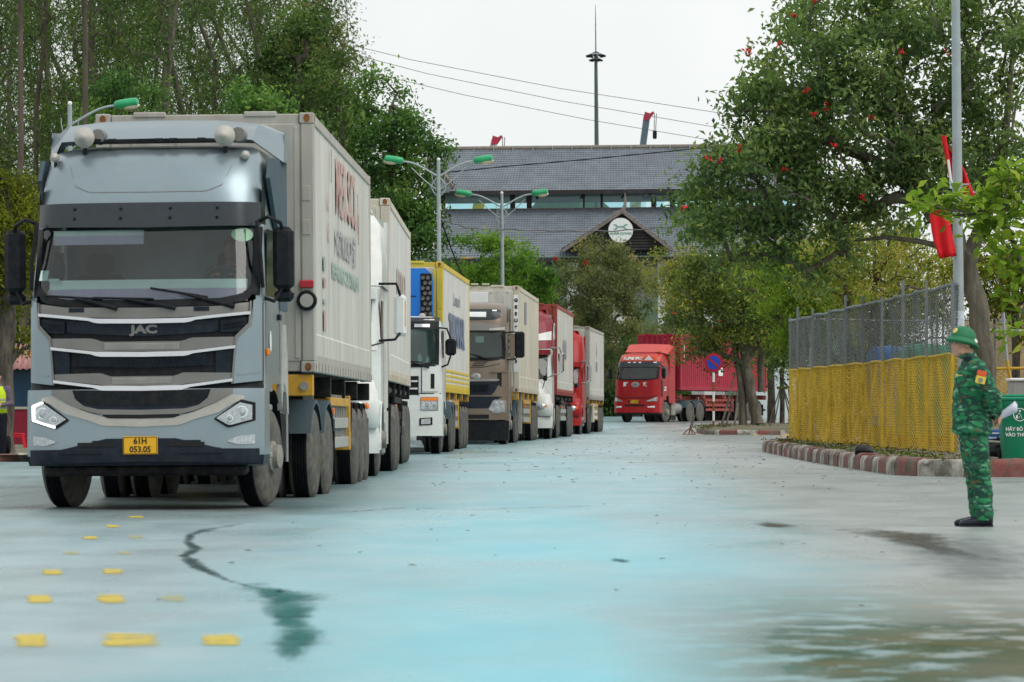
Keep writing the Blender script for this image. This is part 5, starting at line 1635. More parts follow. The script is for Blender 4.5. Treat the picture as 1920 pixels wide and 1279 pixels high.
def red_tractor():
    d = 209.5
    t, HW, S, P_ = cabover('bright red tractor unit with orange roof band coming round the far bend', (X(1190, d), d, gz(d)), R(-25.0),
        [.45, 1.2, 2.2, 2.85, 3.1, 3.35, 3.58], [.02, .03, .12, .34, .42, .52, .95], [1.24, 1.24, 1.24, 1.20, 1.16, 1.10, .98],
        [.95, 1.15, 1.35, 1.6, 1.9, 2.17, 2.22, 2.5, 2.8, 2.86, 3.0, 3.1, 3.12, 3.25, 3.38, 3.48, 3.55, 3.58], 'red_paint', 'red_paint', 1.0, (2.2, 2.84, 1.12), 2.25, (1.4, .5, .78))
    P_('windscreen', (-1.12, 1.12), rect(1.12, 2.83), sym([(0, 2.17), (.9, 2.19), (1.12, 2.27)]), .012, .008, 'screen_glass', 5)
    P_('screen_border', (-1.14, 1.14), sym([(0, 2.22), (.9, 2.24), (1.14, 2.32)]), sym([(0, 2.15), (.9, 2.17), (1.14, 2.25)]), .02, .02, 'black_plastic', 1)
    for s_ in (-1, 1):
        x = sorted((s_ * 1.09, s_ * 1.17)); P_('screen_border', x, [(x[0], 2.84), (x[1], 2.84)], [(x[0], 2.22), (x[1], 2.22)], .02, .02, 'black_plastic', 4, 5)
    P_('sun_visor', (-1.17, 1.17), rect(1.17, 3.10), rect(1.17, 2.83), .06, .04, 'visor', 3, 21)
    for x in (-.45, -.15, .15, .95): P_('roof_lamp', (x - .07, x + .07), [(x - .07, 3.09), (x + .07, 3.09)], [(x - .07, 3.04), (x + .07, 3.04)], .08, .03, 'white', 1, 3)
    P_('roof_band', (-1.12, 1.12), rect(1.12, 3.47), rect(1.12, 3.12), .012, .02, 'orange_paint', 4, 25)
    lettering('九福耐福液', .2, M['white'], t, (-.28, S(0, 3.26) - .016, 3.26), (R(62), 0, 0), 1.1, .006)
    mb = MB(); mb.prism([(.32, 3.18), (.82, 3.18), (.57, 3.40)], S(.5, 3.26) - .05, S(.5, 3.26) - .01); mb.build('white_triangle', M['white'], t)
    mb = MB()
    cols = [-1.18, -.95, 0, .95, 1.18]; yb = [1.6, 1.0, .95, 1.0, 1.6]; zb = [3.5, 3.60, 3.60, 3.60, 3.5]; yt = [1.9, 1.6, 1.5, 1.6, 1.9]; zt_ = [3.92, 4.0, 4.03, 4.0, 3.92]
    mb.grid([list(zip(cols, yb, zb)), list(zip(cols, yt, zt_)), [(x, 2.4, z) for x, z in zip(cols, zt_)]])
    for s_ in (-1, 1): mb.add([(s_ * 1.18, 1.6, 3.5), (s_ * 1.18, 1.9, 3.92), (s_ * 1.18, 2.4, 3.92), (s_ * 1.18, 2.4, 3.5)], [(0, 1, 2, 3)])
    M['salmon_paint'] = mat('sun_faded_red_deflector_paint', (.60, .10, .085), .4, 0, .05, 2)
    mb.build('roof_deflector', M['salmon_paint'], t, ang=22)
    mb = MB(); mb.lathe([(.05, -.012), (.20, -.016), (.23, -.008), (.23, .01), (.05, .01)], (0, S(0, 1.93) - .012, 1.93), 'y', 22, closed=True, squash=(1, .6)); mb.build('emblem', M['steel'], t)
    for x, c in ((-.55, '解'), (.55, '放')): lettering(c, .2, M['white'], t, (x, S(x, 1.94) - .008, 1.94), (R(90), 0, 0), 1.2, .012)
    for z in (1.72, 1.60, 1.48, 1.36): P_('seam', (-.75, .75), rect(.75, z), rect(.75, z - .018), .006, .01, 'maroon', 1)
    for x in (-.8, .8): P_('seam', (x - .012, x + .012), [(x - .012, 2.15), (x + .012, 2.15)], [(x - .012, 1.3), (x + .012, 1.3)], .006, .01, 'maroon', 2, 3)
    P_('seam', (-1.2, 1.2), sym([(0, 1.27), (.8, 1.27), (1.2, 1.42)]), sym([(0, 1.23), (.8, 1.23), (1.2, 1.39)]), .008, .01, 'ink_black', 1, 21)
    bumper_shell(t, HW, S, [.50, .6, .8, 1.0, 1.2], .06, .7, 'red_paint')
    bumper_shell(t, HW, S, [.40, .5], .03, .6, 'chassis', 'lower_skirt')
    P_('bumper_slot', (-.55, .55), rect(.55, .92), rect(.52, .82), .066, .02, 'ink_black', 1)
    plate(t, (0, S(0, 1.06) - .075, 1.06), ['闽D 63921'], .5, .17)
    for s_ in (-1, 1):
        tp = [(s_ * .66, 1.10), (s_ * 1.17, 1.30)][::s_]; bt = [(s_ * .66, 1.06), (s_ * 1.17, 1.08)][::s_]
        headlight(t, S, tp, bt, .075, [], 'steel', 7)
        x = sorted((s_ * .72, s_ * 1.08)); P_('fog_lamp', x, [(x[0], .82), (x[1], .84)], [(x[0], .76), (x[1], .76)], .07, .03, 'white', 1, 5)
        side_panel(t, 'door_window', [(.55, 2.2), (1.30, 2.25), (1.30, 2.85), (.70, 2.90)], s_, 1.215, M['side_glass'])
        side_panel(t, 'door_trim', [(.50, 1.35), (.72, 1.3), (.72, 2.15), (.50, 2.2)], s_, 1.236, M['black_plastic'])
        side_panel(t, 'door_seam', [(1.45, 1.3), (1.47, 1.3), (1.47, 2.95), (1.45, 2.95)], s_, 1.242, M['ink_black'], .003)
        side_panel(t, 'door_lettering', [(.95, 1.75), (1.2, 1.75), (1.2, 1.82), (.95, 1.82)], s_, 1.242, M['white'], .003)
        side_panel(t, 'door_lettering', [(.90, 1.62), (1.2, 1.62), (1.2, 1.68), (.90, 1.68)], s_, 1.242, M['white'], .003)
        side_panel(t, 'side_deflector', [(1.6, 1.0), (2.4, 1.0), (2.4, 3.9), (1.7, 3.5)], s_, 1.19, M['red_paint'], .04)
        mirror(t, s_ * 1.48, .30, 2.50, .22, .55, .12, 'black_plastic', [[(s_ * 1.17, .3, 2.95), (s_ * 1.38, .2, 2.95), (s_ * 1.48, .3, 2.8)]])
        mb = MB(); mb.box((s_ * 1.05, 2.35, .72), (.28, .5, .75), .05); mb.build('side_tank', M['rim'], t)
    mb = MB(); mb.box((0, .8, 2.08), (2.1, .8, .2), .05); mb.build('dashboard', M['interior'], t)
    tractor_chassis(t, 1.4, (4.5, 5.85), 6.4)
    return t

# ------------------------------------------------------------------ long-nosed tractor units
def conventional(label, px, d, yaw, low, high, stripe=None, ftop=3.95, mirror_m='chrome', wheelbase=(5.9, 7.2)):
    t = thing('tractor_unit', label, 'truck', (X(px, d), d, gz(d)), (0, 0, yaw), 'tractor units in the queue')
    lm, hm = M[low], M[high]
    # hood lofted from the grille back to the cab
    mb = MB(); rows = []
    for (y, w, zt, zb) in ((0.06, .60, 1.28, .70), (.02, .72, 1.35, .62), (.25, .80, 1.47, .60), (.8, .90, 1.60, .62), (1.4, .97, 1.72, .70), (1.95, 1.02, 1.83, .80)):
        row = []
        for k in range(17):
            a = PI * k / 16
            c, s_ = math.cos(a), math.sin(a)
            row.append((-w * math.copysign(abs(c) ** .5, c), y + .12 * abs(c) ** 4, zb + (zt - zb) * abs(s_) ** .42))
        rows.append(row)
    mb.grid(rows); mb.f.append(tuple(range(17))); mb.m.append(0)
    mb.build('hood', lm, t, ang=45)
    for s_ in (-1, 1):      # front wings over the wheels
        mb = MB(); rows = []
        for ph in np.linspace(R(178), R(18), 11):
            yy, zz = 1.15 + .70 * math.cos(ph), .50 + .72 * math.sin(ph)
            row = []
            for k in range(9):
                u = k / 8
                x = .62 + .60 * u
                drop = .16 * max(0, u - .45) ** 2 / .3
                row.append((s_ * x, yy + (1.15 - yy) * drop, zz - drop * .9))
            row.append((s_ * 1.20, 1.15 + (yy - 1.15) * .86, .50 + (zz - .50) * .82))
            rows.append(row if s_ > 0 else row)
        mb.grid(rows); mb.build('wing', lm, t, ang=50)
        mb = MB()
        mb.loft([((s_ * .92, .16, .70), .28, .16), ((s_ * .94, .12, .78), .28, .18), ((s_ * .95, .14, 1.0), .27, .18), ((s_ * .95, .25, 1.22), .24, .2), ((s_ * .93, .45, 1.38), .2, .2)], 14)
        mb.build('wing_front', lm, t, ang=50)
        mb = MB(); mb.ball((0, 0, 0), (.17, .06, .105), 18, 10)
        h = mb.build('headlight', M['lens'], t, (s_ * .93, .0, 1.0), (R(-16), 0, R(-18) * -s_))
        mb = MB(); mb.ball((0, -.035, .01), (.07, .04, .07), 12, 8); mb.build('bulb_glass', M['lens_core'], h)
        mb = MB(); mb.ball((s_ * .10, -.02, 0), (.05, .05, .06), 12, 8); mb.build('indicator', M['amber'], h)
    mb = MB(); mb.slab(np.linspace(-.5, .5, 9), rect(.5, 1.25), rect(.45, .75), lambda x, z: .0 + .1 * x * x, .02, .06); mb.build('grille', M['black_plastic'], t)
    for k in range(6):
        mb = MB(); mb.box((0, -.01, .80 + k * .075), (.92, .03, .02)); mb.build('grille_bar', M['chrome'], t)
    HW, S = front_surface([.3, .5, .72], [0, -.02, .02], [1.18, 1.2, 1.18], .10, .22, 6)
    bumper_shell(t, HW, S, [.34, .42, .56, .70], .08, .6, low)
    if stripe:
        mb = MB(); mb.slab(np.linspace(-1.15, 1.15, 21), rect(1.15, .80), rect(1.15, .68), S, .085, .03); mb.build('bumper_band', M[stripe], t)
    mb = MB(); mb.box((0, .05, .42), (.8, .1, .12), .02); mb.build('bumper_intake', M['ink_black'], t)
    # cab with raked screen, sleeper and tall fairing
    zk = [.9, 1.8, 2.0, 2.62, 2.75, 3.1, ftop - .25, ftop]
    yk = [1.9, 1.9, 1.95, 2.22, 2.15, 2.35, 2.75, 3.3]
    wk = [1.15, 1.15, 1.14, 1.10, 1.13, 1.13, 1.08, .9]
    HWc, Sc = front_surface(zk, yk, wk, .10, .24, 7)
    zs = [.85, 1.1, 1.4, 1.7, 1.84, 1.86, 2.0, 2.3, 2.6, 2.64, 2.75, 2.9, 3.1, 3.3, 3.5, ftop - .25, ftop - .1, ftop]
    cab_body(t, HWc, Sc, zs, 4.5, low, low, .5, hole=(1.85, 2.62, 1.05))
    o = t.children[-2] if t.children[-2].name.startswith('cab') else t.children[-1]
    mb = MB(); mb.slab(np.linspace(-1.05, 1.05, 15), rect(1.05, 2.61), rect(1.05, 1.86), Sc, .012, .008, 4); mb.build('windscreen', M['screen_glass'], t)
    for x in (-1.05, 0, 1.05):
        mb = MB(); mb.slab(np.linspace(x - .04, x + .04, 3), rect(1.2, 2.63), rect(1.2, 1.84), Sc, .02, .02, 3); mb.build('screen_pillar', M['black_plastic'] if x == 0 else lm, t)
    mb = MB(); mb.slab(np.linspace(-1.1, 1.1, 21), rect(1.1, 2.76), rect(1.1, 2.60), lambda x, z: Sc(x, 2.68), .16, .10, 2); mb.build('sun_visor', hm if high != low else M['maroon'] if low == 'maroon' else lm, t)
    # fairing shell over the upper cab when it has another colour
    mb = MB(); rows = []
    for z in [2.80, 2.95, 3.1, 3.3, 3.5, ftop - .25, ftop - .1, ftop, ftop + .04]:
        zc = min(z, ftop)
        w = HWc(zc) + .025
        fr = [(w * u, Sc(min(abs(w * u), HWc(zc)), zc) - .03, z) for u in tgrid(21)]
        yc = fr[0][1]
        rows.append([(-w, y, z) for y in (4.75, 4.0, 3.4)] + fr + [(w, y, z) for y in (3.4, 4.0, 4.75)])
    mb.grid(rows)
    nn = len(rows[0]); b0 = (len(rows) - 1) * nn
    mb.v.append((0, 3.9, ftop + .05)); c = len(mb.v) - 1
    for j in range(nn - 1): mb.f.append((b0 + j, b0 + j + 1, c)); mb.m.append(0)
    mb.build('roof_fairing', hm, t, ang=40)
    for s_ in (-1, 1):
        side_panel(t, 'door_window', [(2.35, 1.95), (3.05, 1.95), (3.05, 2.58), (2.50, 2.58)], s_, 1.135, M['side_glass'])
        side_panel(t, 'door_seam', [(3.15, .95), (3.17, .95), (3.17, 2.7), (3.15, 2.7)], s_, 1.152, M['ink_black'], .003)
        side_panel(t, 'fairing_seam', [(2.4, 2.785), (4.72, 2.785), (4.72, 2.80), (2.4, 2.80)], s_, 1.157, M['ink_black'], .003)
        side_panel(t, 'side_extender', [(4.45, 1.0), (4.95, 1.0), (4.95, ftop - .15), (4.45, ftop - .15)], s_, 1.10, hm if high != low else lm, .05)
        side_panel(t, 'side_skirt', [(2.0, .45), (4.5, .45), (4.5, .95), (2.0, .95)], s_, 1.12, lm, .05)
        if stripe:
            side_panel(t, 'fairing_stripe', [(2.75, 3.05), (4.72, 3.15), (4.72, 3.62), (3.9, 3.62), (3.2, 3.32), (2.75, 3.18)], s_, 1.157, M['white_paint'], .012)
            side_panel(t, 'stripe_vent', [(4.2, 3.3), (4.3, 3.3), (4.3, 3.55), (4.2, 3.55)], s_, 1.172, M['ink_black'], .006)
            mb = MB(); mb.slab(np.linspace(*sorted((s_ * .62, s_ * 1.12)), 7), [(s_ * .62, 3.22), (s_ * 1.12, 3.34)][::s_], [(s_ * .62, 3.04), (s_ * 1.12, 3.06)][::s_], Sc, .045, .02); mb.build('fairing_stripe', M['white_paint'], t)
        m_ = mirror(t, s_ * 1.43, 2.35, 2.36, .19, .62, .14, 'white_paint' if mirror_m == 'white' else 'chrome', [[(s_ * 1.12, 2.2, 2.82), (s_ * 1.38, 2.15, 2.82), (s_ * 1.43, 2.3, 2.66)], [(s_ * 1.12, 2.2, 1.98), (s_ * 1.36, 2.2, 2.0), (s_ * 1.43, 2.3, 2.1)]])
        mb = MB(); mb.box((s_ * 1.50, 2.33, 2.38), (.03, .05, .40), .01); mb.build('indicator', M['amber'], m_)
        mb = MB(); mb.box((s_ * .98, .75, 1.86), (.12, .07, .16), .02); f = mb.build('wing_mirror', M['black_plastic'], t)
        mb = MB(); mb.tube([(s_ * .98, .78, 1.8), (s_ * .9, .8, 1.55)], .014, 5); mb.tube([(s_ * .98, .78, 1.86), (s_ * 1.2, 1.8, 1.95)], .014, 5); mb.build('mirror_arm', M['black_plastic'], f)
        mb = MB(); mb.lathe([(0, -.7), (.29, -.7), (.31, -.66), (.31, .66), (.29, .7), (0, .7)], (s_ * .86, 3.3, .68), 'y', 22); mb.build('fuel_tank', M['steel'], t)
        mb = MB(); mb.tube([(s_ * 1.0, 4.75, .8), (s_ * 1.0, 4.75, 3.4)], .06, 10); mb.build('exhaust_stack', M['steel'], t)
        mb = MB(); mb.box((s_ * 1.12, 2.75, .55), (.14, .4, .5), .03); mb.build('step', M['steel'], t)
    mb = MB(); mb.box((0, 2.6, 1.75), (2.0, .7, .2), .05); mb.build('dashboard', M['interior'], t)
    tractor_chassis(t, 1.15, wheelbase, wheelbase[1] + .6, fenders=False)
    return t

# ---- the queue ------------------------------------------------------
TR2 = conventional('white long-nosed tractor unit with white mirror pods, second in the queue', X(728, 64) * 0 + 960 + (X(728, 64) - 1.17) / 58.3 * FPX, 58.3, R(-.4), 'white_paint', 'white_paint', None, 3.98, 'white')
TR5 = conventional('white and maroon long-nosed tractor unit with pale stripe on its tall fairing', 960 + (.0) / 124.6 * FPX, 124.6, R(-2.2), 'white_paint', 'maroon', 'maroon', 3.98)
TR6 = conventional('bright red long-nosed tractor unit at the tail of the queue', 960 + 1.42 / 156.6 * FPX, 156.6, R(-3.8), 'red_paint', 'red_paint', None, 3.98)
TR3, TR4, TR7 = white_tractor(), bronze_tractor(), red_tractor()

def on_line(px_front, d0, px_rear, d1):
    """container right-side line given at its front and rear corners"""
    a, b_ = Vector((X(px_front, d0), d0)), Vector((X(px_rear, d1), d1))
    u = (b_ - a).normalized()
    yaw = -math.atan2(u.x, u.y)
    right = Vector((u.y, -u.x))
    c = a - right * 1.22
    return (c.x, c.y), yaw
(c2, y2) = on_line(731, 65.2, 770, 77.4)
C2 = container('cream edged reefer container with pink graffiti streaks behind the white long-nosed cab', (c2[0], c2[1], gz(65) + 1.42), y2, wall='reefer_white', frame='reefer_cream', front='reefer_cream')
T2 = trailer('black skeletal trailer under the cream edged container', (c2[0], c2[1], gz(71)), y2, beam='chassis', guard_m='chassis')
(c3, y3) = on_line(830.5, 91.6, 880.5, 103.8)
C3 = container('yellow framed white container with a blue cooling unit on its front end', (c3[0], c3[1], gz(92) + 1.36), y3, wall='reefer_white', frame='yellow_cont', front='reefer_cream', low_band='yellow_cont')
T3 = trailer('trailer with yellow headboard and pale battery box under the yellow framed container', (c3[0], c3[1], gz(96)), y3, beam='yellow_paint', guard_m='grey_guard')
(c4, y4) = on_line(973.5, 112.0, 1010, 124.2)
C4 = container('cream reefer container with a blank white square on its front, behind the bronze cab', (c4[0], c4[1], gz(112) + 1.40), y4, wall='reefer_cream', frame='reefer_cream', front='reefer')
T4 = trailer('skeletal trailer with pale landing legs behind the bronze cab', (c4[0], c4[1], gz(118)), y4, beam='yellow_paint', guard_m='grey_guard')
(c5, y5) = on_line(1044.5, 131, 1075.5, 143.2)
C5 = container('grey container with dull red frame behind the maroon and white cab', (c5[0], c5[1], gz(131) + 1.38), y5, wall='reefer', frame='red_frame', front='red_frame')
T5 = trailer('grey skeletal trailer under the red framed grey container', (c5[0], c5[1], gz(137)), y5, beam='chassis', guard_m='grey_guard')
(c6, y6) = on_line(1105.5, 163, 1132.5, 175.2)
C6 = container('plain grey container at the tail of the queue, behind the bright red cab', (c6[0], c6[1], gz(165) + 1.36), y6, wall='reefer', frame='reefer_frame', front='reefer')
T6 = trailer('trailer with tan side box under the last grey container in the queue', (c6[0], c6[1], gz(168)), y6, beam='yellow_paint', guard_m='reefer_cream')
th = R(25.0)
c7 = (TR7.location.x + math.sin(th) * 3.15, TR7.location.y + math.cos(th) * 3.15)
C7 = container('crimson corrugated container on the truck rounding the far bend', (c7[0], c7[1], gz(213) + 1.62), -th, wall='red_container', frame='red_container', front='red_container', kind='corrugated')
T7 = trailer('trailer with dull red side frame under the crimson corrugated container', (c7[0], c7[1], gz(213)), -th, beam='red_frame', guard_m='red_frame', axles=(8.3, 9.6, 10.9))

# fittings and prints on the containers
M['print_blue'] = mat('dark_blue_print', (.10, .14, .26), .5, var=.25, scale=6, dirt=(.5, .5, .48), damt=.6, streak=True)
M['print_grey'] = mat('grey_blue_print', (.24, .26, .30), .5, var=.25, scale=6, dirt=(.45, .44, .4), damt=.6, streak=True)
M['print_pink'] = mat('washed_pink_print', (.52, .33, .30), .5, var=.25, scale=6, dirt=(.6, .58, .55), damt=.8, streak=True)
side_text(C2, 'ILLUM', 1.5, 'print_pink', 6.4, 1.35, 1.2, .02)
side_text(C3, 'TURNMAR', .95, 'print_blue', 6.2, 1.42, 1.5, .05)
side_text(C3, 'Lunasol', .40, 'print_grey', 6.2, 2.2, 2.2)
side_text(C5, 'NAKS', .75, 'print_grey', 5.6, 1.5, 1.2, .06)
side_text(C6, 'A', .9, 'print_grey', 6.0, 2.0, .6)
side_text(C6, 'NOS', .5, 'print_grey', 6.0, 1.35, 1.0, .03)
mb = MB(); mb.box((1.2185, 4.0, 2.25), (.004, 1.1, .62)); mb.build('printed_block', M['print_grey'], C4)
for k, ch in enumerate('GESU942383'):
    lettering(ch, .12, M['ink_black'], C4, (1.13, -.012, 2.5 - k * .185), (R(90), 0, 0), 1.1, .008)
mb = MB(); mb.box((1.13, -.004, 1.6), (.13, .006, 2.1)); mb.build('white_strip', M['white'], C4)
mb = MB(); mb.box((-.06, -.03, 2.42), (.86, .03, .62), .01); mb.build('blank_panel', M['white'], C4)
for x in (-.4, 0, .3):
    mb = MB(); mb.box((x, .03, 2.94), (.2, .1, .05), .01); mb.build('roof_lug', M['reefer_cream'], C4)
for x in (-.9, -.45, 0.45, .9):
    for z in (2.7, 1.95):
        mb = MB(); mb.lathe([(.02, -.03), (0, -.034)], (x, -.002, z), 'y', 6); mb.build('rivet', M['rust'], C4)
# cooling unit on the yellow framed container
mb = MB()
prof = [(-1.0, 1.05), (1.0, 1.05), (1.02, 1.15), (1.02, 2.45), (.98, 2.62), (.85, 2.74), (-.85, 2.74), (-.98, 2.62), (-1.02, 2.45), (-1.02, 1.15)]
mb.prism(prof, -.42, .0)
cu = mb.build('cooling_unit', M['blue_unit'], C3, ang=25)
mb = MB(); mb.box((.87, -.43, 1.85), (.25, .03, 1.55), .01); mb.build('side_grille', M['black_plastic'], cu)
for r_ in range(13):
    for c_ in range(2):
        mb = MB(); mb.lathe([(.05, -.03), (.042, -.05), (.03, -.02)], (.80 + c_ * .11 + (r_ % 2) * .05, -.43, 1.15 + r_ * .115), 'y', 6); mb.build('grille_cell', M['gunmetal'], cu)
mb = MB(); mb.box((0, -.425, 2.12), (1.3, .012, .02)); mb.build('seam', M['ink_black'], cu)
for z in (1.95, 1.72):
    mb = MB(); mb.box((1.14, -.003, z), (.09, .012, .17), .006); mb.build('post_cover', M['yellow_cont'], C3)
# white square markings on the crimson container
mb = MB()
for (y, z, w, h) in ((3.9, .95, .6, .32), (4.0, 1.18, .35, .08)): mb.box((1.222, y + 1.6, z), (.004, w, h))
mb.build('white_marking', M['white'], C7)
lettering('UETU 246812 6', .13, M['white'], C7, (1.222, .5, 1.9), (0, R(90), R(0)), 1.0, .004)
# pale battery box and tan box on two trailers
for t_, mt in ((T3, 'grey_guard'), (T6, 'reefer_cream')):
    mb = MB(); mb.box((1.0, 3.6, .80), (.42, .9, .75), .02); bx = mb.build('side_box', M[mt], t_)
    mb = MB()
    for k in range(4): mb.box((1.0 - .12 + k * .08, 3.14, .90), (.04, .02, .36))
    mb.build('box_slot', M['ink_black'], bx)
mb = MB(); mb.box((1.05, 3.2, .8), (.18, .1, 1.15), .01); mb.build('leg_guard', M['grey_guard'], T4)

# ------------------------------------------------------------------ trees
def leaf_mat(name, stops, trans=.42, rough=.5, gloss=.06):
    m, nt, b = nodes(name)
    out = nt.nodes['Material Output']
    at = nt.nodes.new('ShaderNodeAttribute'); at.attribute_name = 'tone'
    c = ramp(nt, at.outputs['Fac'], stops)
    nt.links.new(c, b.inputs['Base Color'])
    b.inputs['Roughness'].default_value = rough
    b.inputs['Specular IOR Level'].default_value = gloss
    tl = nt.nodes.new('ShaderNodeBsdfTranslucent')
    nt.links.new(mixc(nt, .6, c, (1.3, 1.5, .5), 'MULTIPLY'), tl.inputs['Color'])
    mx = nt.nodes.new('ShaderNodeMixShader'); mx.inputs[0].default_value = trans
    nt.links.new(b.outputs[0], mx.inputs[1]); nt.links.new(tl.outputs[0], mx.inputs[2])
    nt.links.new(mx.outputs[0], out.inputs['Surface'])
    return m
def bark_mat(name, a, b_, scale=8):
    m, nt, b = nodes(name)
    v = coord(nt)
    n = noise(nt, v, scale, 8, .7, (1, 1, .25))
    nt.links.new(ramp(nt, n, [(.35, a), (.65, b_)]), b.inputs['Base Color'])
    b.inputs['Roughness'].default_value = .9
    bn = nt.nodes.new('ShaderNodeBump'); bn.inputs['Strength'].default_value = 1; bn.inputs['Distance'].default_value = .04
    nt.links.new(n, bn.inputs['Height']); nt.links.new(bn.outputs['Normal'], b.inputs['Normal'])
    return m
M['bark_dark'] = bark_mat('dark_furrowed_bark', (.012, .010, .008), (.16, .135, .11), 6)
M['bark_grey'] = bark_mat('lichen_grey_bark', (.05, .045, .035), (.20, .18, .14), 5)
M['bark_pale'] = bark_mat('pale_smooth_bark', (.05, .045, .032), (.15, .125, .095), 2)
M['lf_forest'] = leaf_mat('eucalyptus_leaves', [(0, (.026, .058, .022)), (.45, (.095, .165, .055)), (.8, (.18, .26, .08)), (1, (.29, .32, .12))])
M['lf_green'] = leaf_mat('fresh_green_leaves', [(0, (0.035, 0.083, 0.031)), (.45, (0.112, 0.224, 0.071)), (.8, (0.206, 0.354, 0.094)), (1, (0.330, 0.448, 0.118))])
M['lf_olive'] = leaf_mat('olive_leaves', [(0, (0.059, 0.077, 0.035)), (.45, (0.153, 0.183, 0.077)), (.8, (0.260, 0.271, 0.112)), (1, (0.425, 0.295, 0.130))])
M['lf_dark'] = leaf_mat('dark_broad_leaves', [(0, (.05, .095, .045)), (.5, (.165, .25, .095)), (.82, (.27, .36, .12)), (1, (.42, .47, .15))], .44, .45, .08)
M['lf_mixed'] = leaf_mat('green_and_yellow_leaves', [(0, (0.047, 0.077, 0.026)), (.45, (0.147, 0.206, 0.059)), (.75, (0.271, 0.330, 0.077)), (1, (0.590, 0.472, 0.083))])
M['lf_lime'] = leaf_mat('lime_green_leaves', [(0, (.08, .15, .02)), (.5, (.20, .32, .045)), (.85, (.33, .45, .07)), (1, (.46, .50, .10))], .45)
M['lf_bright'] = leaf_mat('bright_green_leaves', [(0, (.035, .095, .02)), (.45, (.12, .24, .04)), (.8, (.22, .36, .06)), (1, (.33, .44, .09))], .45)
M['lf_yellow'] = leaf_mat('yellowing_leaves', [(0, (.11, .15, .03)), (.4, (.24, .29, .06)), (.8, (.42, .38, .09)), (1, (.48, .33, .10))], .4)
M['lf_ygreen'] = leaf_mat('yellow_green_leaves', [(0, (.035, .055, .008)), (.4, (.12, .15, .018)), (.8, (.27, .28, .03)), (1, (.42, .40, .05))], .4)
M['petal'] = mat('scarlet_petals', (.55, .012, .02), .5, var=.3, scale=8)

def leaves_mesh(name, pos, size, tone, mt, droop=.3, aspect=.42, rng=None, up=None):
    """one folded two-triangle leaf per row of pos"""
    rng = rng or RNG
    n = len(pos)
    d = rng.normal(size=(n, 3)); d[:, 2] -= droop
    d /= np.linalg.norm(d, axis=1)[:, None]
    nr = rng.normal(size=(n, 3)); nr[:, 2] += .9
    nr -= d * (nr * d).sum(1)[:, None]
    nr /= np.linalg.norm(nr, axis=1)[:, None]
    sd = np.cross(d, nr)
    L = (size * rng.uniform(.65, 1.3, n))[:, None]
    W = L * aspect * .5
    v = np.empty((n, 4, 3))
    v[:, 0] = pos
    v[:, 1] = pos + d * L * .5 + sd * W + nr * W * .45
    v[:, 2] = pos + d * L - nr * L * .12
    v[:, 3] = pos + d * L * .5 - sd * W + nr * W * .45
    me = bpy.data.meshes.new(name)
    me.vertices.add(n * 4)
    me.vertices.foreach_set('co', v.reshape(-1))
    idx = (np.arange(n) * 4)[:, None] + np.array([0, 1, 2, 0, 2, 3])[None]
    me.loops.add(n * 6)
    me.loops.foreach_set('vertex_index', idx.reshape(-1).astype(np.int32))
    me.polygons.add(n * 2)
    me.polygons.foreach_set('loop_start', np.arange(0, n * 6, 3, dtype=np.int32))
    me.polygons.foreach_set('loop_total', np.full(n * 2, 3, dtype=np.int32))
    me.materials.append(mt)
    at = me.attributes.new('tone', 'FLOAT', 'POINT')
    at.data.foreach_set('value', np.repeat(np.clip(tone, 0, 1), 4).astype(np.float32))
    me.update(); me.validate()
    return me

def grow(trunk, clusters, r_base, r_tip=.012, expo=.40, jit=.12, rng=None):
    """connect leaf clusters to the trunk polyline: returns tube list"""
    rng = rng or RNG
    nodes_ = [np.array(p, float) for p in trunk]
    par = [-1] + list(range(len(trunk) - 1))
    order = sorted(range(len(clusters)), key=lambda i: min(np.linalg.norm(np.array(clusters[i]) - q) for q in nodes_[len(trunk) // 3:]))
    paths = []
    lo = max(1, len(trunk) // 3)
    for i in order:
        c = np.array(clusters[i], float)
        A = np.array(nodes_[lo:])
        dv = c - A
        cost = np.linalg.norm(dv, axis=1) + np.maximum(0, A[:, 2] - c[2] + .1) * 1.6
        k = int(np.argmin(cost)) + lo
        a = nodes_[k]
        L = np.linalg.norm(c - a)
        ids = [k]
        for t in (.33, .66, 1.0):
            p = a + (c - a) * t + np.array([0, 0, .14 * L * math.sin(t * PI)]) + rng.normal(size=3) * jit * L * .35 * (t < 1)
            nodes_.append(p); par.append(ids[-1]); ids.append(len(nodes_) - 1)
        paths.append(ids)
    cnt = [0] * len(nodes_)
    for ids in paths:
        j = ids[-1]
        while j >= 0:
            cnt[j] += 1; j = par[j]
    tot = max(cnt)
    rad = [max(r_tip, r_base * (c / tot) ** expo) for c in cnt]
    return nodes_, paths, rad

def blob_points(ells, n, rng, shell=.55):
    """points in a union of ellipsoids (cx, cy, cz, rx, ry, rz), more towards the outside"""
    vol = np.array([e[3] * e[4] * e[5] for e in ells]); vol = vol / vol.sum()
    out = []
    for e, k in zip(ells, rng.multinomial(n, vol)):
        u = rng.normal(size=(k, 3)); u /= np.linalg.norm(u, axis=1)[:, None]
        r_ = rng.uniform(0, 1, k) ** (1 / 3.0 * shell)
        out.append(np.array(e[:3]) + u * r_[:, None] * np.array(e[3:6]))
    return np.concatenate(out)

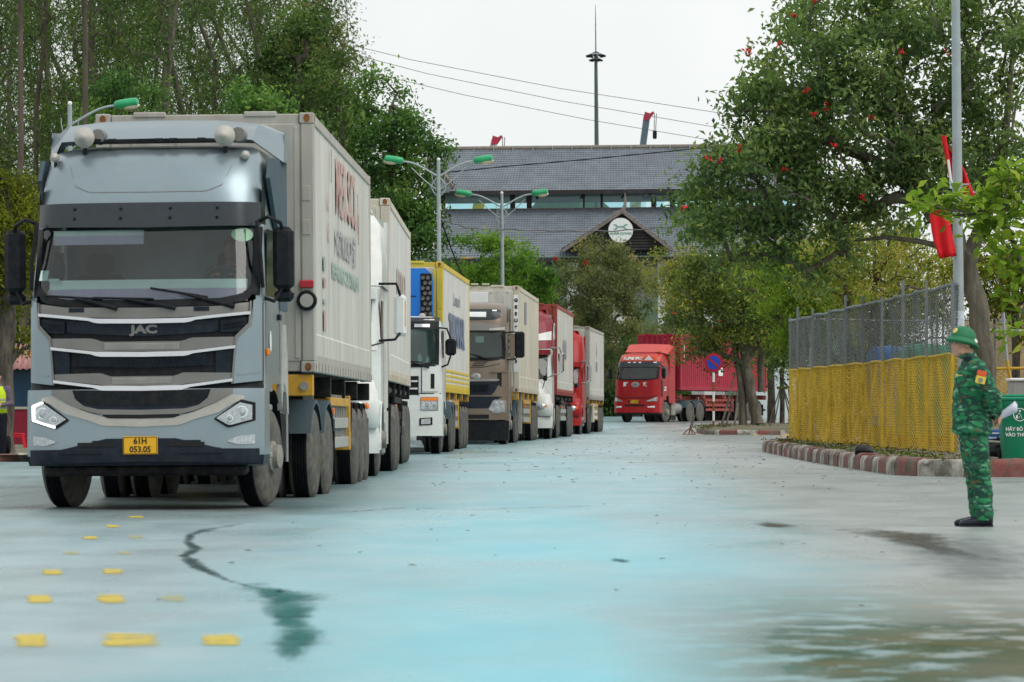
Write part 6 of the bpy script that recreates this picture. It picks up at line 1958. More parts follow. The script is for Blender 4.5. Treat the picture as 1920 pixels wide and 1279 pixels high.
def tree_meshes(seed, trunk, r_base, ells, n_clu, n_leaf, leaf, mt, bark, clu_r=.6, flat=.7, droop=.3, aspect=.42, r_top=None, tone_sd=.16, trunk_n=9, extra=None, shell=.55):
    rng = np.random.default_rng(seed)
    clu = blob_points(ells, n_clu, rng, shell)
    nd, paths, rad = grow(trunk, clu, r_base, rng=rng)
    mb = MB()
    nt_ = len(trunk)
    rr = [max(rad[i], (r_top or r_base * .35)) if i else r_base * 1.15 for i in range(nt_)]
    rr = [max(r_, r_base * (1 - .72 * i / max(1, nt_ - 1))) for i, r_ in enumerate(rr)]
    # denser, slightly wandering trunk
    P2, R2 = [], []
    for i in range(nt_ - 1):
        for k in range(4):
            t = k / 4
            P2.append(np.array(trunk[i]) * (1 - t) + np.array(trunk[i + 1]) * t + rng.normal(size=3) * r_base * .10 * (i + k > 0))
            R2.append((rr[i] * (1 - t) + rr[i + 1] * t) * rng.uniform(.93, 1.08))
    P2.append(np.array(trunk[-1])); R2.append(rr[-1])
    R2[0] *= 1.25
    mb.tube(P2, R2, trunk_n)
    for ids in paths:
        rs = [min(rad[j], rad[ids[1]] * 1.25) for j in ids]
        mb.tube([nd[j] for j in ids], rs, 5, cap=False)
    for pts, r_ in (extra or []):
        mb.tube(pts, r_, 7)
    tr = mb.mesh('trunk', bark, ang=60)
    per = rng.multinomial(n_leaf, np.full(n_clu, 1 / n_clu))
    pos = np.repeat(clu, per, axis=0)
    off = rng.normal(size=(n_leaf, 3)) * clu_r * .55
    off[:, 2] *= flat
    pos = pos + off
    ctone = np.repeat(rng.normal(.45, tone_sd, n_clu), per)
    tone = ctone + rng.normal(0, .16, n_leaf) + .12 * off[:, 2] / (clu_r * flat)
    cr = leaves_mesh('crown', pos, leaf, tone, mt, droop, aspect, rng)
    return tr, cr, clu

def plant_tree(name, label, cat, loc, meshes, group=None, rotz=0.0, sc=1.0):
    t = thing(name, label, cat, loc, (0, 0, rotz), group)
    t.scale = (sc, sc, sc)
    link('trunk', meshes[0], t); link('crown', meshes[1], t)
    return t

# the wood behind the lead truck: tall thin trunks with sparse crowns
EUC = []
for sd in range(4):
    H = (21, 23, 20, 24)[sd]
    rg = np.random.default_rng(100 + sd)
    tk = [(0, 0, 0)] + [(rg.normal(0, .12) * k, rg.normal(0, .12) * k, H * k / 6) for k in range(1, 7)]
    el = [(tk[k][0] + rg.normal(0, .3), tk[k][1] + rg.normal(0, .3), tk[k][2] + 1, 1.5 - .12 * k + rg.uniform(0, .5), 1.5, 2.1) for k in range(2, 7)]
    EUC.append(tree_meshes(100 + sd, tk, .105, el, 105, 8200, .165, M['lf_forest'], M['bark_pale'] if sd % 2 else M['bark_grey'], .75, .8, .7, .30, r_top=.03))
rg = np.random.default_rng(77)
k = 0
for d, n, x0, x1 in ((134, 8, -40, 540), (147, 8, -60, 606), (162, 9, -60, 600), (180, 10, -80, 606)):
    for i in range(n):
        px = x0 + (x1 - x0) * (i + rg.uniform(.15, .85)) / n
        dd = d + rg.uniform(-5, 5)
        plant_tree('eucalyptus_tree', 'tall thin-trunked tree with sparse drooping leaves in the wood behind the lead truck', 'tree', (X(px, dd), dd, gz(dd)), EUC[k % 4], 'tall thin trees of the wood', rg.uniform(0, 6), rg.uniform(.85, 1.08))
        k += 1
for px, lab in ((42, 'pale bare leaning trunk standing in front of the wood by the left picture edge'), (150, 'tall straight brown bare trunk rising behind the green street lamp head')):
    d = 124
    t = thing('tree_trunk', lab, 'tree', (X(px, d), d, gz(d)))
    mb = MB(); rg2 = np.random.default_rng(px)
    mb.tube([(rg2.normal(0, .06) + (.1 * k if px == 150 else -.05 * k) * .3, rg2.normal(0, .06), 3.0 * k) for k in range(7)], [.115 - .009 * k for k in range(7)], 9)
    mb.build('trunk', M['bark_pale'], t, ang=60)
    pos = np.random.default_rng(5).normal(size=(900, 3)) * np.array([.8, .8, 1.6]) + np.array([0, 0, 17])
    link('crown', leaves_mesh('crown', pos, .22, np.random.default_rng(2).normal(.5, .2, 900), M['lf_forest'], .5, .3), t)

def mass(name, px0, px1, d0, d1, ztop, n, leaf, mt, seed, zlo=0.0, edge=None):
    rng = np.random.default_rng(seed)
    y = rng.uniform(d0, d1, n)
    px = rng.uniform(px0, px1, n)
    x = (px - CX) / FPX * y
    top = ztop * (.75 + .25 * np.sin(px * .05 + 1) * np.sin(px * .021)) + rng.normal(0, .5, n)
    z = np.array([gz(v) for v in y]) + zlo + rng.uniform(0, 1, n) * top
    lump = .5 + .28 * np.sin(x * 1.9 + z * 1.3) * np.sin(z * 2.1 - x) + rng.normal(0, .15, n)
    return tag(link(name, leaves_mesh(name, np.stack([x, y, z], 1), leaf, lump - .12, mt, .3, .5, rng)), kind='stuff')
mass('undergrowth', -160, 640, 196, 204, 13.0, 26000, .42, M['lf_forest'], 31)

mass('undergrowth', -160, 625, 205, 212, 18.5, 15000, .30, M['lf_forest'], 36)
mass('undergrowth', 600, 1000, 232, 240, 5.5, 9000, .36, M['lf_forest'], 32)
mass('undergrowth', 1000, 1290, 246, 252, 6.8, 12000, .34, M['lf_forest'], 33)
mass('undergrowth', 1500, 2000, 172, 182, 4.2, 9000, .3, M['lf_olive'], 34)

def bushy(seed, h, crown_r, zc, n_clu, n_leaf, leaf, mt, bark, r_base=.16, ex=None, droop=.3, aspect=.45, clu=.55, lean=0.0, shell=.55):
    rg = np.random.default_rng(seed)
    tk = [(0, 0, 0), (lean * .2, 0, zc * .35), (lean * .6, 0, zc * .7), (lean, 0, zc), (lean * 1.1, 0, h * .86)]
    el = [(lean, 0, zc, crown_r, crown_r, (h - zc) * .95)]
    for k in range(6):
        a = k * 1.05 + rg.uniform(0, .6)
        el.append((lean + crown_r * .55 * math.cos(a), crown_r * .5 * math.sin(a), zc + rg.uniform(-.25, .45) * (h - zc), crown_r * rg.uniform(.4, .62), crown_r * .55, (h - zc) * rg.uniform(.35, .5)))
    return tree_meshes(seed, tk, r_base, el + (ex or []), n_clu, n_leaf, leaf, mt, bark, clu, .75, droop, aspect, shell=shell)

def put(name, label, px, d, m_, group=None, rotz=0.0, sc=1.0):
    return plant_tree(name, label, 'tree', (X(px, d), d, gz(d)), m_, group, rotz, sc)
# bushier trees in and beside the wood
put('bushy_tree', 'bright mid-green rounded tree in the wood above the lamp head, left of the container roof', 232, 126, bushy(201, 11.6, 1.5, 8.0, 60, 10075, 0.192, M['lf_green'], M['bark_dark']))
put('bushy_tree', 'low spreading mid-green tree just over the lead cab roof, right of the rounded one', 285, 128, bushy(202, 9.7, 1.9, 7.6, 50, 8060, 0.192, M['lf_green'], M['bark_dark']))
put('bushy_tree', 'small fresh green tree behind the lead container roof', 500, 124, bushy(203, 11.2, 1.5, 8.2, 50, 7750, 0.192, M['lf_green'], M['bark_dark']))
put('olive_tree', 'dense olive-green tree with yellowish top at the right edge of the wood', 560, 128, bushy(204, 13.8, 1.6, 9.2, 80, 13950, 0.176, M['lf_forest'], M['bark_dark'], ex=[(-.2, 0, 6, 1.5, 1.3, 2.2)]))
put('olive_tree', 'drooping olive-brown tree leaning out against the sky at the top of the wood', 585, 136, bushy(205, 15.2, 1.3, 11.8, 70, 10075, 0.176, M['lf_olive'], M['bark_dark'], ex=[(.3, 0, 8.5, 1.2, 1.1, 2)]))
exC = [(-.9, 0, 4.2, 1.2, 1.2, 2.0), (.6, 0, 5.0, 1.2, 1.1, 2.0), (-.6, 0, 10.4, .9, .9, 1.4), (0, 0, 2.8, 1.6, 1.4, 1.6), (1.0, 0, 9.3, 1.0, .7, .35), (1.35, 0, 7.6, .9, .7, .35), (.9, 0, 6.6, .9, .8, .6)]
put('green_tree', 'big dark green tree between the lead container and the gate roof, with feathery side branches', 735, 134, bushy(206, 12.6, 1.55, 8.2, 130, 24025, 0.168, M['lf_green'], M['bark_dark'], .2, exC, clu=.5))
put('green_tree', 'leafy green tree filling the gap behind the lead container, left of the big dark one', 655, 150, bushy(212, 11.5, 1.7, 7.0, 90, 14725, 0.176, M['lf_green'], M['bark_dark'], .18, [(0, 0, 4.0, 1.8, 1.4, 2.2)], clu=.5))
put('round_tree', 'bright green mango-like tree with a round crown above the yellow framed container', 930, 186, bushy(207, 9.2, 2.2, 5.8, 110, 20150, 0.216, M['lf_bright'], M['bark_dark'], .16, [(1.2, 0, 6.0, 1.5, 1.4, 1.9), (-1.5, 0, 5.8, 1.3, 1.3, 1.8), (0, 0, 3.6, 2.5, 1.8, 1.8)], aspect=.36, clu=.5))
exD = [(-2.6, 0, 6.0, 2.0, 1.6, 2.2), (2.4, 0, 6.2, 2.0, 1.6, 2.4), (0, -.5, 3.6, 3.4, 1.8, 2.4), (2.8, -.5, 3.6, 1.9, 1.6, 2.0), (-3.2, 0, 4.0, 1.5, 1.6, 2.2)]
tD = put('olive_tree', 'wide drab olive tree with a few red blooms in front of the gate gable', 1122, 236, bushy(208, 10.6, 3.0, 6.6, 170, 26350, 0.192, M['lf_olive'], M['bark_grey'], .22, exD, clu=.55))
tW = put('yellow_twig_tree', 'sparse yellow-orange tree right of the gate gable above the red truck', 1262, 222, bushy(209, 9.9, 1.4, 7.6, 45, 3565, 0.160, M['lf_yellow'], M['bark_grey'], .1, clu=.5))

# island tree by the no-parking sign: three stems, crown with yellow leaves
def local(px, py, d, base):
    p = P(px, py, d)
    return (p.x - base.x, p.y - base.y, p.z - base.z)
dE = 160.0
bE = Vector((X(1420, dE), dE, gz(dE) + .2))
LE = lambda px, py, dy=0: (lambda q: (q[0], dy, q[2]))(local(px, py, dE, bE))
tk = [LE(1420, 795), LE(1409, 743), LE(1399, 682), LE(1392, 641), LE(1390, 600), LE(1388, 540)]
elE = [LE(1375, 560) + (2.0, 1.8, 1.9), LE(1320, 610) + (1.35, 1.5, 1.5), LE(1440, 560) + (1.2, 1.6, 1.6), LE(1300, 540) + (1.1, 1.4, 1.3), LE(1360, 470) + (1.5, 1.4, 1.1), LE(1295, 640) + (.8, 1.2, .8), LE(1470, 630) + (.8, 1.0, .9), LE(1345, 690) + (.9, 1.0, .5)]
exE = [([LE(1393, 797, .1), LE(1392, 740, .1), LE(1386, 698, .1), LE(1376, 640, .1), LE(1350, 590, 0)], [.17, .15, .13, .1, .05]),
       ([LE(1428, 735, .5), LE(1427, 678, .5), LE(1436, 630, .4), LE(1452, 600, .3)], [.13, .12, .1, .05]),
       ([LE(1396, 655), LE(1420, 615), LE(1428, 590), LE(1440, 550)], [.16, .13, .1, .05]),
       ([LE(1400, 662), LE(1430, 640), LE(1455, 610)], [.12, .1, .06])]
mE = tree_meshes(301, tk, .20, elE, 170, 21000, .14, M['lf_mixed'], M['bark_grey'], .5, .75, .35, .46, r_top=.1, extra=exE)
tE = plant_tree('street_tree', 'street tree with forked lichen-grey stems and yellowing leaves behind the no-parking sign', 'tree', bE, mE)

# big red-flowering tree over the fence
dF = 82.0
bF = Vector((X(1852, dF), dF, gz(dF) + .2))
LF = lambda px, py, dy=0: (lambda q: (q[0], dy, q[2]))(local(px, py, dF, bF))
tk = [LF(1852, 800), LF(1848, 690), LF(1836, 600), LF(1812, 490), LF(1768, 410), LF(1712, 360), LF(1672, 285)]
elF = [LF(1600, 250) + (1.9, 2.0, 1.5), LF(1440, 330) + (1.3, 1.8, 1.1), LF(1330, 360) + (.85, 1.5, .75), LF(1500, 150) + (1.1, 1.6, 1.1), LF(1680, 110) + (1.8, 2.0, 1.1), LF(1860, 130) + (1.2, 2.0, 1.2),
       LF(1780, 300) + (1.2, 1.8, 1.3), LF(1900, 300) + (.8, 1.6, 1.0), LF(1560, 20) + (.9, 1.3, .8), LF(1720, 10) + (1.2, 1.5, .7), LF(1300, 400) + (.42, 1.0, .35), LF(1420, 220) + (.6, 1.2, .7), LF(1540, 400) + (1.2, 1.5, .5), LF(1400, 400) + (1.0, 1.4, .5), LF(1470, 250) + (1.2, 1.5, .9), LF(1660, 400) + (.9, 1.4, .4), LF(1480, 440) + (.9, 1.4, .35), LF(1570, 455) + (.8, 1.2, .3), LF(1350, 425) + (.7, 1.2, .3), LF(1640, 60) + (1.2, 1.4, .8), LF(1400, 125) + (.35, .6, .3), LF(1485, 55) + (.45, .7, .4), LF(1448, 105) + (.4, .7, .35), LF(1430, 480) + (.7, 1.2, .35), LF(1340, 465) + (.5, 1.0, .3), LF(1530, 510) + (.5, 1.0, .3), LF(1620, 490) + (.5, 1.0, .25), LF(1880, -10) + (1.0, 1.4, .7)]
exF = [([LF(1740, 385), LF(1725, 320), LF(1712, 262), LF(1690, 170), LF(1660, 90)], [.15, .15, .13, .09, .05]),
       ([LF(1712, 360), LF(1640, 300), LF(1560, 262), LF(1480, 290), LF(1400, 330)], [.11, .09, .075, .05, .03]),
       ([LF(1812, 490), LF(1850, 400), LF(1880, 300), LF(1890, 200), LF(1900, 80)], [.16, .13, .1, .07, .04]),
       ([LF(1800, 470), LF(1720, 452), LF(1660, 445), LF(1600, 452)], [.07, .055, .045, .02])]
mF = tree_meshes(302, tk, .20, elF, 360, 36000, .15, M['lf_dark'], M['bark_grey'], .44, .75, .35, .46, r_top=.1, extra=exF, shell=.8)
tF = plant_tree('flowering_tree', 'large dark-leaved tree with scarlet flowers leaning over the mesh fence', 'tree', bF, mF)
def flower(parent, p, s_=.12, seed=0):
    rg = random.Random(seed)
    mb = MB()
    for k in range(9):
        a, e = rg.uniform(0, 6.28), rg.uniform(-.6, 1.2)
        d = Vector((math.cos(a) * math.cos(e), math.sin(a) * math.cos(e), math.sin(e))) * s_ * rg.uniform(.6, 1.2)
        sd = d.cross(Vector((rg.uniform(-1, 1), rg.uniform(-1, 1), 1))).normalized() * s_ * .22
        mb.add([(0, 0, 0), d * .6 + sd, d, d * .6 - sd], [(0, 1, 2), (0, 2, 3)])
    mb.build('flower_cluster', M['petal'], parent, p, smooth=False)
for i, (px, py) in enumerate([(1478, 44), (1390, 110), (1394, 118), (1452, 95), (1502, 184), (1672, 113), (1762, 108), (1768, 116), (1515, 230), (1542, 205), (1538, 218), (1375, 292), (1323, 305), (1343, 312), (1275, 400), (1605, 378), (1460, 328), (1550, 287), (1520, 15), (1622, 234)]):
    flower(tF, LF(px, py, -1.3 - .3 * (i % 3)), .11, i)
for i, (px, py) in enumerate([(1098, 494), (1043, 488), (1285, 525)]):
    q = local(px, py, 233, tD.location); flower(tD, (q[0], -2.6, q[2]), .24, 50 + i)
flower(tE, LE(1262, 590, -1.4), .12, 60); flower(tE, LE(1347, 605, -1.5), .12, 61)

# near branch with large lime leaves hanging in from the right
dG = 64.0
bG = Vector((X(1985, dG), dG, gz(dG) + .2))
LG = lambda px, py, dy=0: (lambda q: (q[0], dy, q[2]))(local(px, py, dG, bG))
tG = thing('lime_leaved_tree', 'young tree with large lime-green leaf rosettes reaching in past the lamp pole', 'tree', bG)
mb = MB()
tkG = [LG(1985, 800), LG(1978, 700), LG(1960, 620), LG(1935, 545), LG(1905, 470), LG(1880, 400)]
mb.tube(tkG, [.10, .09, .075, .06, .045, .03], 8)
tips = [(1718, 378), (1735, 392), (1762, 380), (1790, 368), (1776, 398), (1812, 382), (1842, 384), (1822, 405), (1862, 362), (1876, 334), (1890, 318), (1908, 335), (1868, 372), (1846, 402), (1888, 362), (1862, 428), (1892, 415), (1910, 395), (1842, 436), (1880, 452), (1905, 470), (1890, 505), (1912, 530), (1872, 486), (1900, 560), (1918, 590), (1905, 620), (1925, 430), (1930, 350), (1935, 500)]
hub = [LG(1930, 530), LG(1905, 470), LG(1880, 400), LG(1850, 400)]
for i, (px, py) in enumerate(tips):
    q = LG(px, py, -.25 + .5 * ((i * 37) % 10) / 10)
    a = min(hub, key=lambda h: (h[0] - q[0]) ** 2 + (h[2] - q[2]) ** 2)
    m_ = ((a[0] + q[0]) / 2, (a[1] + q[1]) / 2, (a[2] + q[2]) / 2 - .06)
    mb.tube([a, m_, q], [.022, .015, .007], 5, cap=False)
mb.build('trunk', M['bark_grey'], tG, ang=60)
def big_leaf_mesh():
    mb = MB(); rows = []
    prof = [(0, .012), (.25, .08), (.5, .17), (.72, .22), (.9, .17), (1.0, .03)]
    for t, w in prof:
        dz = -.18 * t * t
        rows.append([(-w, t, dz + .05 * w / .2), (0, t, dz), (w, t, dz + .05 * w / .2)])
    mb.grid(rows)
    return mb
LIME = []
for k in range(4):
    mb_ = big_leaf_mesh()
    me = mb_.mesh('leaf', M['lf_lime'], ang=80)
    at = me.attributes.new('tone', 'FLOAT', 'POINT'); at.data.foreach_set('value', [.15 + .26 * k] * len(me.vertices))
    LIME.append(me)
rg = random.Random(9)
pool = []
for i, (px, py) in enumerate(tips):
    q = Vector(LG(px, py, -.25 + .5 * ((i * 37) % 10) / 10))
    n = 10 if i < 24 else 8
    for j in range(n):
        a = 2 * PI * j / n + rg.uniform(-.3, .3); e = rg.uniform(-.35, .95)
        o = link('leaf', LIME[rg.choice((0, 1, 1, 2, 2, 3))], tG, q + Vector((0, 0, rg.uniform(-.03, .03))), (e, rg.uniform(-.4, .4), a))
        s_ = rg.uniform(.19, .31); o.scale = (s_ * 1.1, s_, s_)

rgG = np.random.default_rng(12)
ctr = np.array([LG(px, py, -.2 + .6 * ((i * 53) % 10) / 10) for i, (px, py) in enumerate(tips)] + [LG(px, py) for px, py in ((1895, 350), (1880, 385), (1900, 440), (1870, 405), (1858, 390), (1915, 500), (1905, 545), (1930, 400), (1940, 460))])
pG = ctr[rgG.integers(0, len(ctr), 520)] + rgG.normal(size=(520, 3)) * np.array([.17, .2, .13])
tag(link('foliage', leaves_mesh('foliage', pG, .20, rgG.normal(.62, .22, 520), M['lf_lime'], .1, .48, rgG), tG), kind='stuff')

# yellowing trees behind the fence and fillers
put('yellowing_tree', 'fine-leaved yellow and orange tree behind the middle of the mesh fence', 1640, 112, bushy(210, 6.4, 2.0, 4.5, 85, 11625, 0.112, M['lf_yellow'], M['bark_dark'], .12, [(-1.3, 0, 4.2, 1.2, 1.2, 1.1), (1.6, 0, 3.9, 1.4, 1.2, 1.3)], clu=.45))
put('green_tree', 'light green leafy tree behind the far end of the mesh fence', 1500, 120, bushy(211, 5.9, 1.4, 4.3, 60, 8060, 0.160, M['lf_lime'], M['bark_dark'], .12, [(.9, 0, 3.8, 1.1, 1, .9)], clu=.42, aspect=.34))
put('green_tree', 'dark bushy tree low behind the grey part of the fence', 1590, 126, bushy(213, 7.4, 2.6, 4.6, 110, 15500, 0.160, M['lf_mixed'], M['bark_dark'], .16, [(2.4, 0, 4.4, 1.8, 1.5, 2.2), (-2.2, 0, 4.6, 1.6, 1.5, 2.2)], clu=.5))
put('green_tree', 'olive street tree partly hidden left of the mesh fence', 1445, 176, bushy(215, 8.6, 2.4, 5.6, 110, 14725, 0.152, M['lf_olive'], M['bark_dark'], .16, [(-2.3, 0, 5.4, 1.8, 1.5, 2.2)], clu=.5))
put('yellow_green_tree', 'yellow-green tree behind the big leaning trunk at the right', 1905, 96, bushy(214, 5.3, 1.4, 3.9, 55, 6510, 0.128, M['lf_ygreen'], M['bark_dark'], .1, [(-1.2, 0, 3.7, .8, .9, 1.0)], clu=.42))
put('yellow_green_tree', 'yellow-green leafy tree left of the lead cab, over the pink tin roof', 8, 80, bushy(216, 5.9, .80, 4.4, 90, 13950, 0.096, M['lf_ygreen'], M['bark_dark'], .18, [(.35, 0, 3.2, .45, .6, .9), (-.2, 0, 3.6, .8, .7, 1.0), (.25, .2, 2.6, .5, .5, .6)], clu=.3, lean=.05))
# staked sapling
dS = 168.0
bS = Vector((X(1466, dS), dS, gz(dS) + .12))
tS = thing('staked_sapling', 'slim dark sapling tied to thin stakes left of the mesh fence', 'tree', bS)
mb = MB(); mb.tube([(0, 0, 0), (.02, 0, 1.0), (0, 0, 2.2), (.06, 0, 3.2)], [.11, .1, .09, .06], 8); mb.tube([(.04, 0, 2.0), (.3, .1, 1.7), (.34, .1, 1.2), (.30, .1, 0)], .05, 6); mb.build('trunk', M['bark_dark'], tS)
rg2 = np.random.default_rng(3)
link('crown', leaves_mesh('crown', rg2.normal(size=(2600, 3)) * np.array([.75, .6, .55]) + np.array([.1, 0, 3.2]), .17, rg2.normal(.4, .2, 2600), M['lf_dark'], .4, .45), tS)
for dx in (-.6, -.36, .42, .62):
    mb = MB(); mb.tube([(dx, -.2, 0), (dx * .1, 0, 1.75)], .028, 5); mb.build('stake', M['bark_grey'], tS)
mb = MB(); mb.box((0, -.02, 1.72), (.42, .2, .12), .03); mb.build('tie', M['leaf_dead2'], tS)
# leaning bamboo props against the island tree
for i, (x0, x1, y1, lab) in enumerate(((1352, 1378, 700, 'slim bamboo prop leaning right beside the sign pole'), (1361, 1374, 738, 'dark bamboo prop leaning behind the paler one'), (1377, 1383, 730, 'upright thin bamboo prop next to the island tree stem'))):
    d = 158.6
    t = thing('bamboo_prop', lab, 'pole', P(x0, 801, d))
    q = P(x1, y1, d + .8) - P(x0, 801, d)
    mb = MB(); mb.tube([(0, 0, 0), tuple(q * .5 + Vector((.02, 0, 0))), tuple(q)], [.045, .04, .03], 7); mb.build('cane', M['bark_grey' if i != 1 else 'bark_dark'], t)
# low weeds on the island edge and under the fence
rgw = np.random.default_rng(8)
yw = rgw.uniform(60, 98, 700); xw = 6.0 + (yw - 60) * -.003 + np.abs(rgw.normal(0, .55, 700))
zw = np.array([gz(v) for v in yw]) + .2 + rgw.uniform(0, .07, 700)
tag(link('weeds', leaves_mesh('weeds', np.stack([xw, yw, zw], 1), .09, rgw.normal(.25, .2, 700), M['lf_ygreen'], -.3, .3)), kind='stuff')
yw = rgw.uniform(157, 170, 1800); xw = rgw.uniform(7.4, 13, 1800)
zw = np.array([gz(v) for v in yw]) + .2 + rgw.uniform(0, .10, 1800)
tag(link('weeds', leaves_mesh('weeds', np.stack([xw, yw, zw], 1), .13, rgw.normal(.3, .2, 1800), M['lf_olive'], -.3, .3)), kind='stuff')

# ------------------------------------------------------------------ street lamps
def street_lamp(label, px, d, zf, arms=(-1, 1), lean=0.0, ring=True, sc=1.0, pr=1.0):
    base = Vector((X(px, d), d, gz(d)))
    H = zf - base.z
    t = thing('street_lamp', label, 'street lamp', base, (0, lean, 0), 'green-headed street lamps')
    mb = MB(); mb.tube([(0, 0, 0), (0, 0, 1.0), (0, 0, H - .1)], [.10 * pr, .085 * pr, .05 * pr], 12); mb.build('pole', M['galv'], t)
    mb = MB(); mb.lathe([(.14, 0), (.14, .05), (.11, .5), (.09, .6)], (0, 0, 0), 'z', 14); mb.build('base_sleeve', M['galv'], t)
    mb = MB(); mb.ball((0, 0, H - .05), .055, 10, 6); mb.build('finial', M['white'], t)
    zj = H - .52 * sc
    for s_ in arms:
        pts = []
        for k in range(9):
            u = k / 8
            pts.append((s_ * (.04 + 1.0 * sc * u), 0, zj + .42 * sc * math.sin(u * PI / 2) ** 1.1))
        mb = MB(); mb.tube(pts, .028, 8)
        q = [(s_ * (.03 + .75 * sc * u), 0, zj - .38 * sc + .62 * sc * (u ** 1.25)) for u in np.linspace(0, 1, 7)]
        mb.tube(q, .016, 6)
        mb.build('arm', M['galv'], t)
        tip = Vector(pts[-1]); 
        hd = Vector((s_, 0, .13)).normalized()
        mb = MB()
        up = Vector((0, 0, 1)) - hd * hd.z; up.normalize()
        L = .56 * sc
        secs = []
        for u, a, b_ in ((0, .04, .05), (.06, .10, .09), (.3, .14, .105), (.7, .15, .11), (.92, .14, .10), (1, .05, .04)):
            secs.append((tip + hd * (L * u - .03) + up * .02, a, b_, (0, 1, 0), up))
        mb.loft(secs, 16); h = mb.build('lamp_head', M['green_enamel'], t, ang=50)
        mb = MB()
        c = tip + hd * L * .62 - up * .06
        Mx = Matrix((hd, Vector((0, 1, 0)), up)).transposed()
        mb.ball(c, (.20 * sc, .11, .075), 14, 8, M=Mx); mb.build('diffuser', M['pale_glass'], h)
    if ring:
        for s_ in (-1, 1):
            pts = [(s_ * .20 * sc * math.sin(u * PI), 0, zj - .02 - .60 * sc * u) for u in np.linspace(0, 1, 13)]
            mb = MB(); mb.tube(pts, .016, 6); mb.build('scroll', M['galv'], t)
            pts = [(s_ * .20 * sc * math.sin(u * PI * .5), 0, zj - .3 * sc + .45 * sc * u * u) for u in np.linspace(0, 1, 8)]
            mb = MB(); mb.tube(pts, .012, 6); mb.build('scroll', M['galv'], t)
    return t
M['pale_glass'] = mat('yellowed_lamp_glass', (.60, .54, .38), .2, 0, .06, 5, coat=.4)
street_lamp('twin green-headed street lamp rising beside the big tree, left of the other twin lamp', 825, 118, Z(296, 118), lean=R(-.3))
street_lamp('twin green-headed street lamp in front of the lower gate roof', 944, 139, Z(359, 139), lean=R(-.4))
street_lamp('single green street lamp head reaching out above the lead cab roof', 131, 93, Z(190, 93), arms=(1,))
street_lamp('tall street lamp whose ringed top leaves the picture above the flowering tree', 1522, 124, Z(-62, 124), lean=R(-.8), sc=1.6, pr=.6)

# lamp pole by the fence, running out of the picture
dL = 71.5
t = thing('lamp_pole', 'plain grey lamp pole at the near end of the mesh fence', 'pole', (X(1800, dL), dL, gz(dL) + .17), (0, R(-.55), 0))
mb = MB(); mb.tube([(0, 0, 0), (0, 0, 3), (0, 0, 10.2)], [.098, .092, .068], 14); mb.build('pole', M['galv'], t)
mb = MB(); mb.lathe([(.18, 0), (.18, .03), (.1, .05)], (0, 0, 0), 'z', 14); mb.build('base_plate', M['galv'], t)
q = P(1797, 598, dL) - t.location
M['notice'] = mat('blue_white_notice', (.55, .62, .70), .5, var=.3, scale=18)
mb = MB(); mb.grid([[(.104 * math.sin(a), -.104 * math.cos(a), q.z + z) for a in np.linspace(-1.1, 1.1, 9)] for z in (-.16, .14)]); mb.build('notice', M['notice'], t)
mb = MB(); q2 = P(1797, 347, dL) - t.location; mb.lathe([(.095, -.02), (.1, -.02), (.1, .02), (.095, .02)], (0, 0, q2.z), 'z', 14); mb.box((.13, -.02, q2.z + .01), (.12, .03, .03)); mb.build('flag_clamp', M['galv'], t)
M['flag_red'] = mat('red_flag_cloth', (.62, .012, .018), .7, var=.1, scale=5)
def cloth(name, rows, mt, parent, th=.006, fold=.05, seed=0):
    """rows of (px, py) outline pairs at the pole's distance, folded in depth"""
    mb = MB(); R_ = []
    n = 14
    for i, (l, r_) in enumerate(rows):
        row = []
        for k in range(n + 1):
            u = k / n
            p = P(l[0] * (1 - u) + r_[0] * u, l[1] * (1 - u) + r_[1] * u, dL) - parent.location
            row.append((p.x, -.16 + fold * math.sin(u * 11 + i * .35 + seed) * (.4 + .6 * i / len(rows)), p.z))
        R_.append(row)
    mb.grid(R_)
    o = mb.build(name, mt, parent, ang=80)
    md = o.modifiers.new('thickness', 'SOLIDIFY'); md.thickness = th
    return o
f1 = thing('flag', 'red flag on a short white staff clamped to the lamp pole', 'flag', P(1783, 350, dL))
cloth('flag_cloth', [((1766, 254), (1771, 252)), ((1770, 275), (1784, 282)), ((1775, 298), (1800, 300)), ((1778, 312), (1812, 322)), ((1781, 330), (1820, 345)), ((1786, 345), (1828, 362)), ((1794, 358), (1830, 372))], M['flag_red'], f1, fold=.06).location.y = .30
mb = MB()
a, b_, c = [P(*p, dL) - f1.location + Vector((0, -.15, 0)) for p in ((1783, 352), (1776, 300), (1769, 256))]
mb.tube([a, b_], .022, 8); mb.build('staff', M['white'], f1)
mb = MB(); mb.tube([b_, c], .03, 8); mb.build('staff_sleeve', M['flag_red'], f1)
mb = MB(); mb.tube([a + (a - b_) * .05, a + (b_ - a) * .25], .028, 8); mb.build('staff_socket', M['notice'], f1)
f2 = thing('flag', 'limp red flag hanging down left of the lamp pole under the lime leaves', 'flag', P(1760, 385, dL))
cloth('flag_cloth', [((1742, 382), (1774, 387)), ((1742, 392), (1777, 400)), ((1742, 410), (1780, 418)), ((1745, 432), (1784, 440)), ((1749, 455), (1788, 460)), ((1755, 472), (1791, 474)), ((1760, 486), (1792, 480))], M['flag_red'], f2, fold=.055, seed=2)

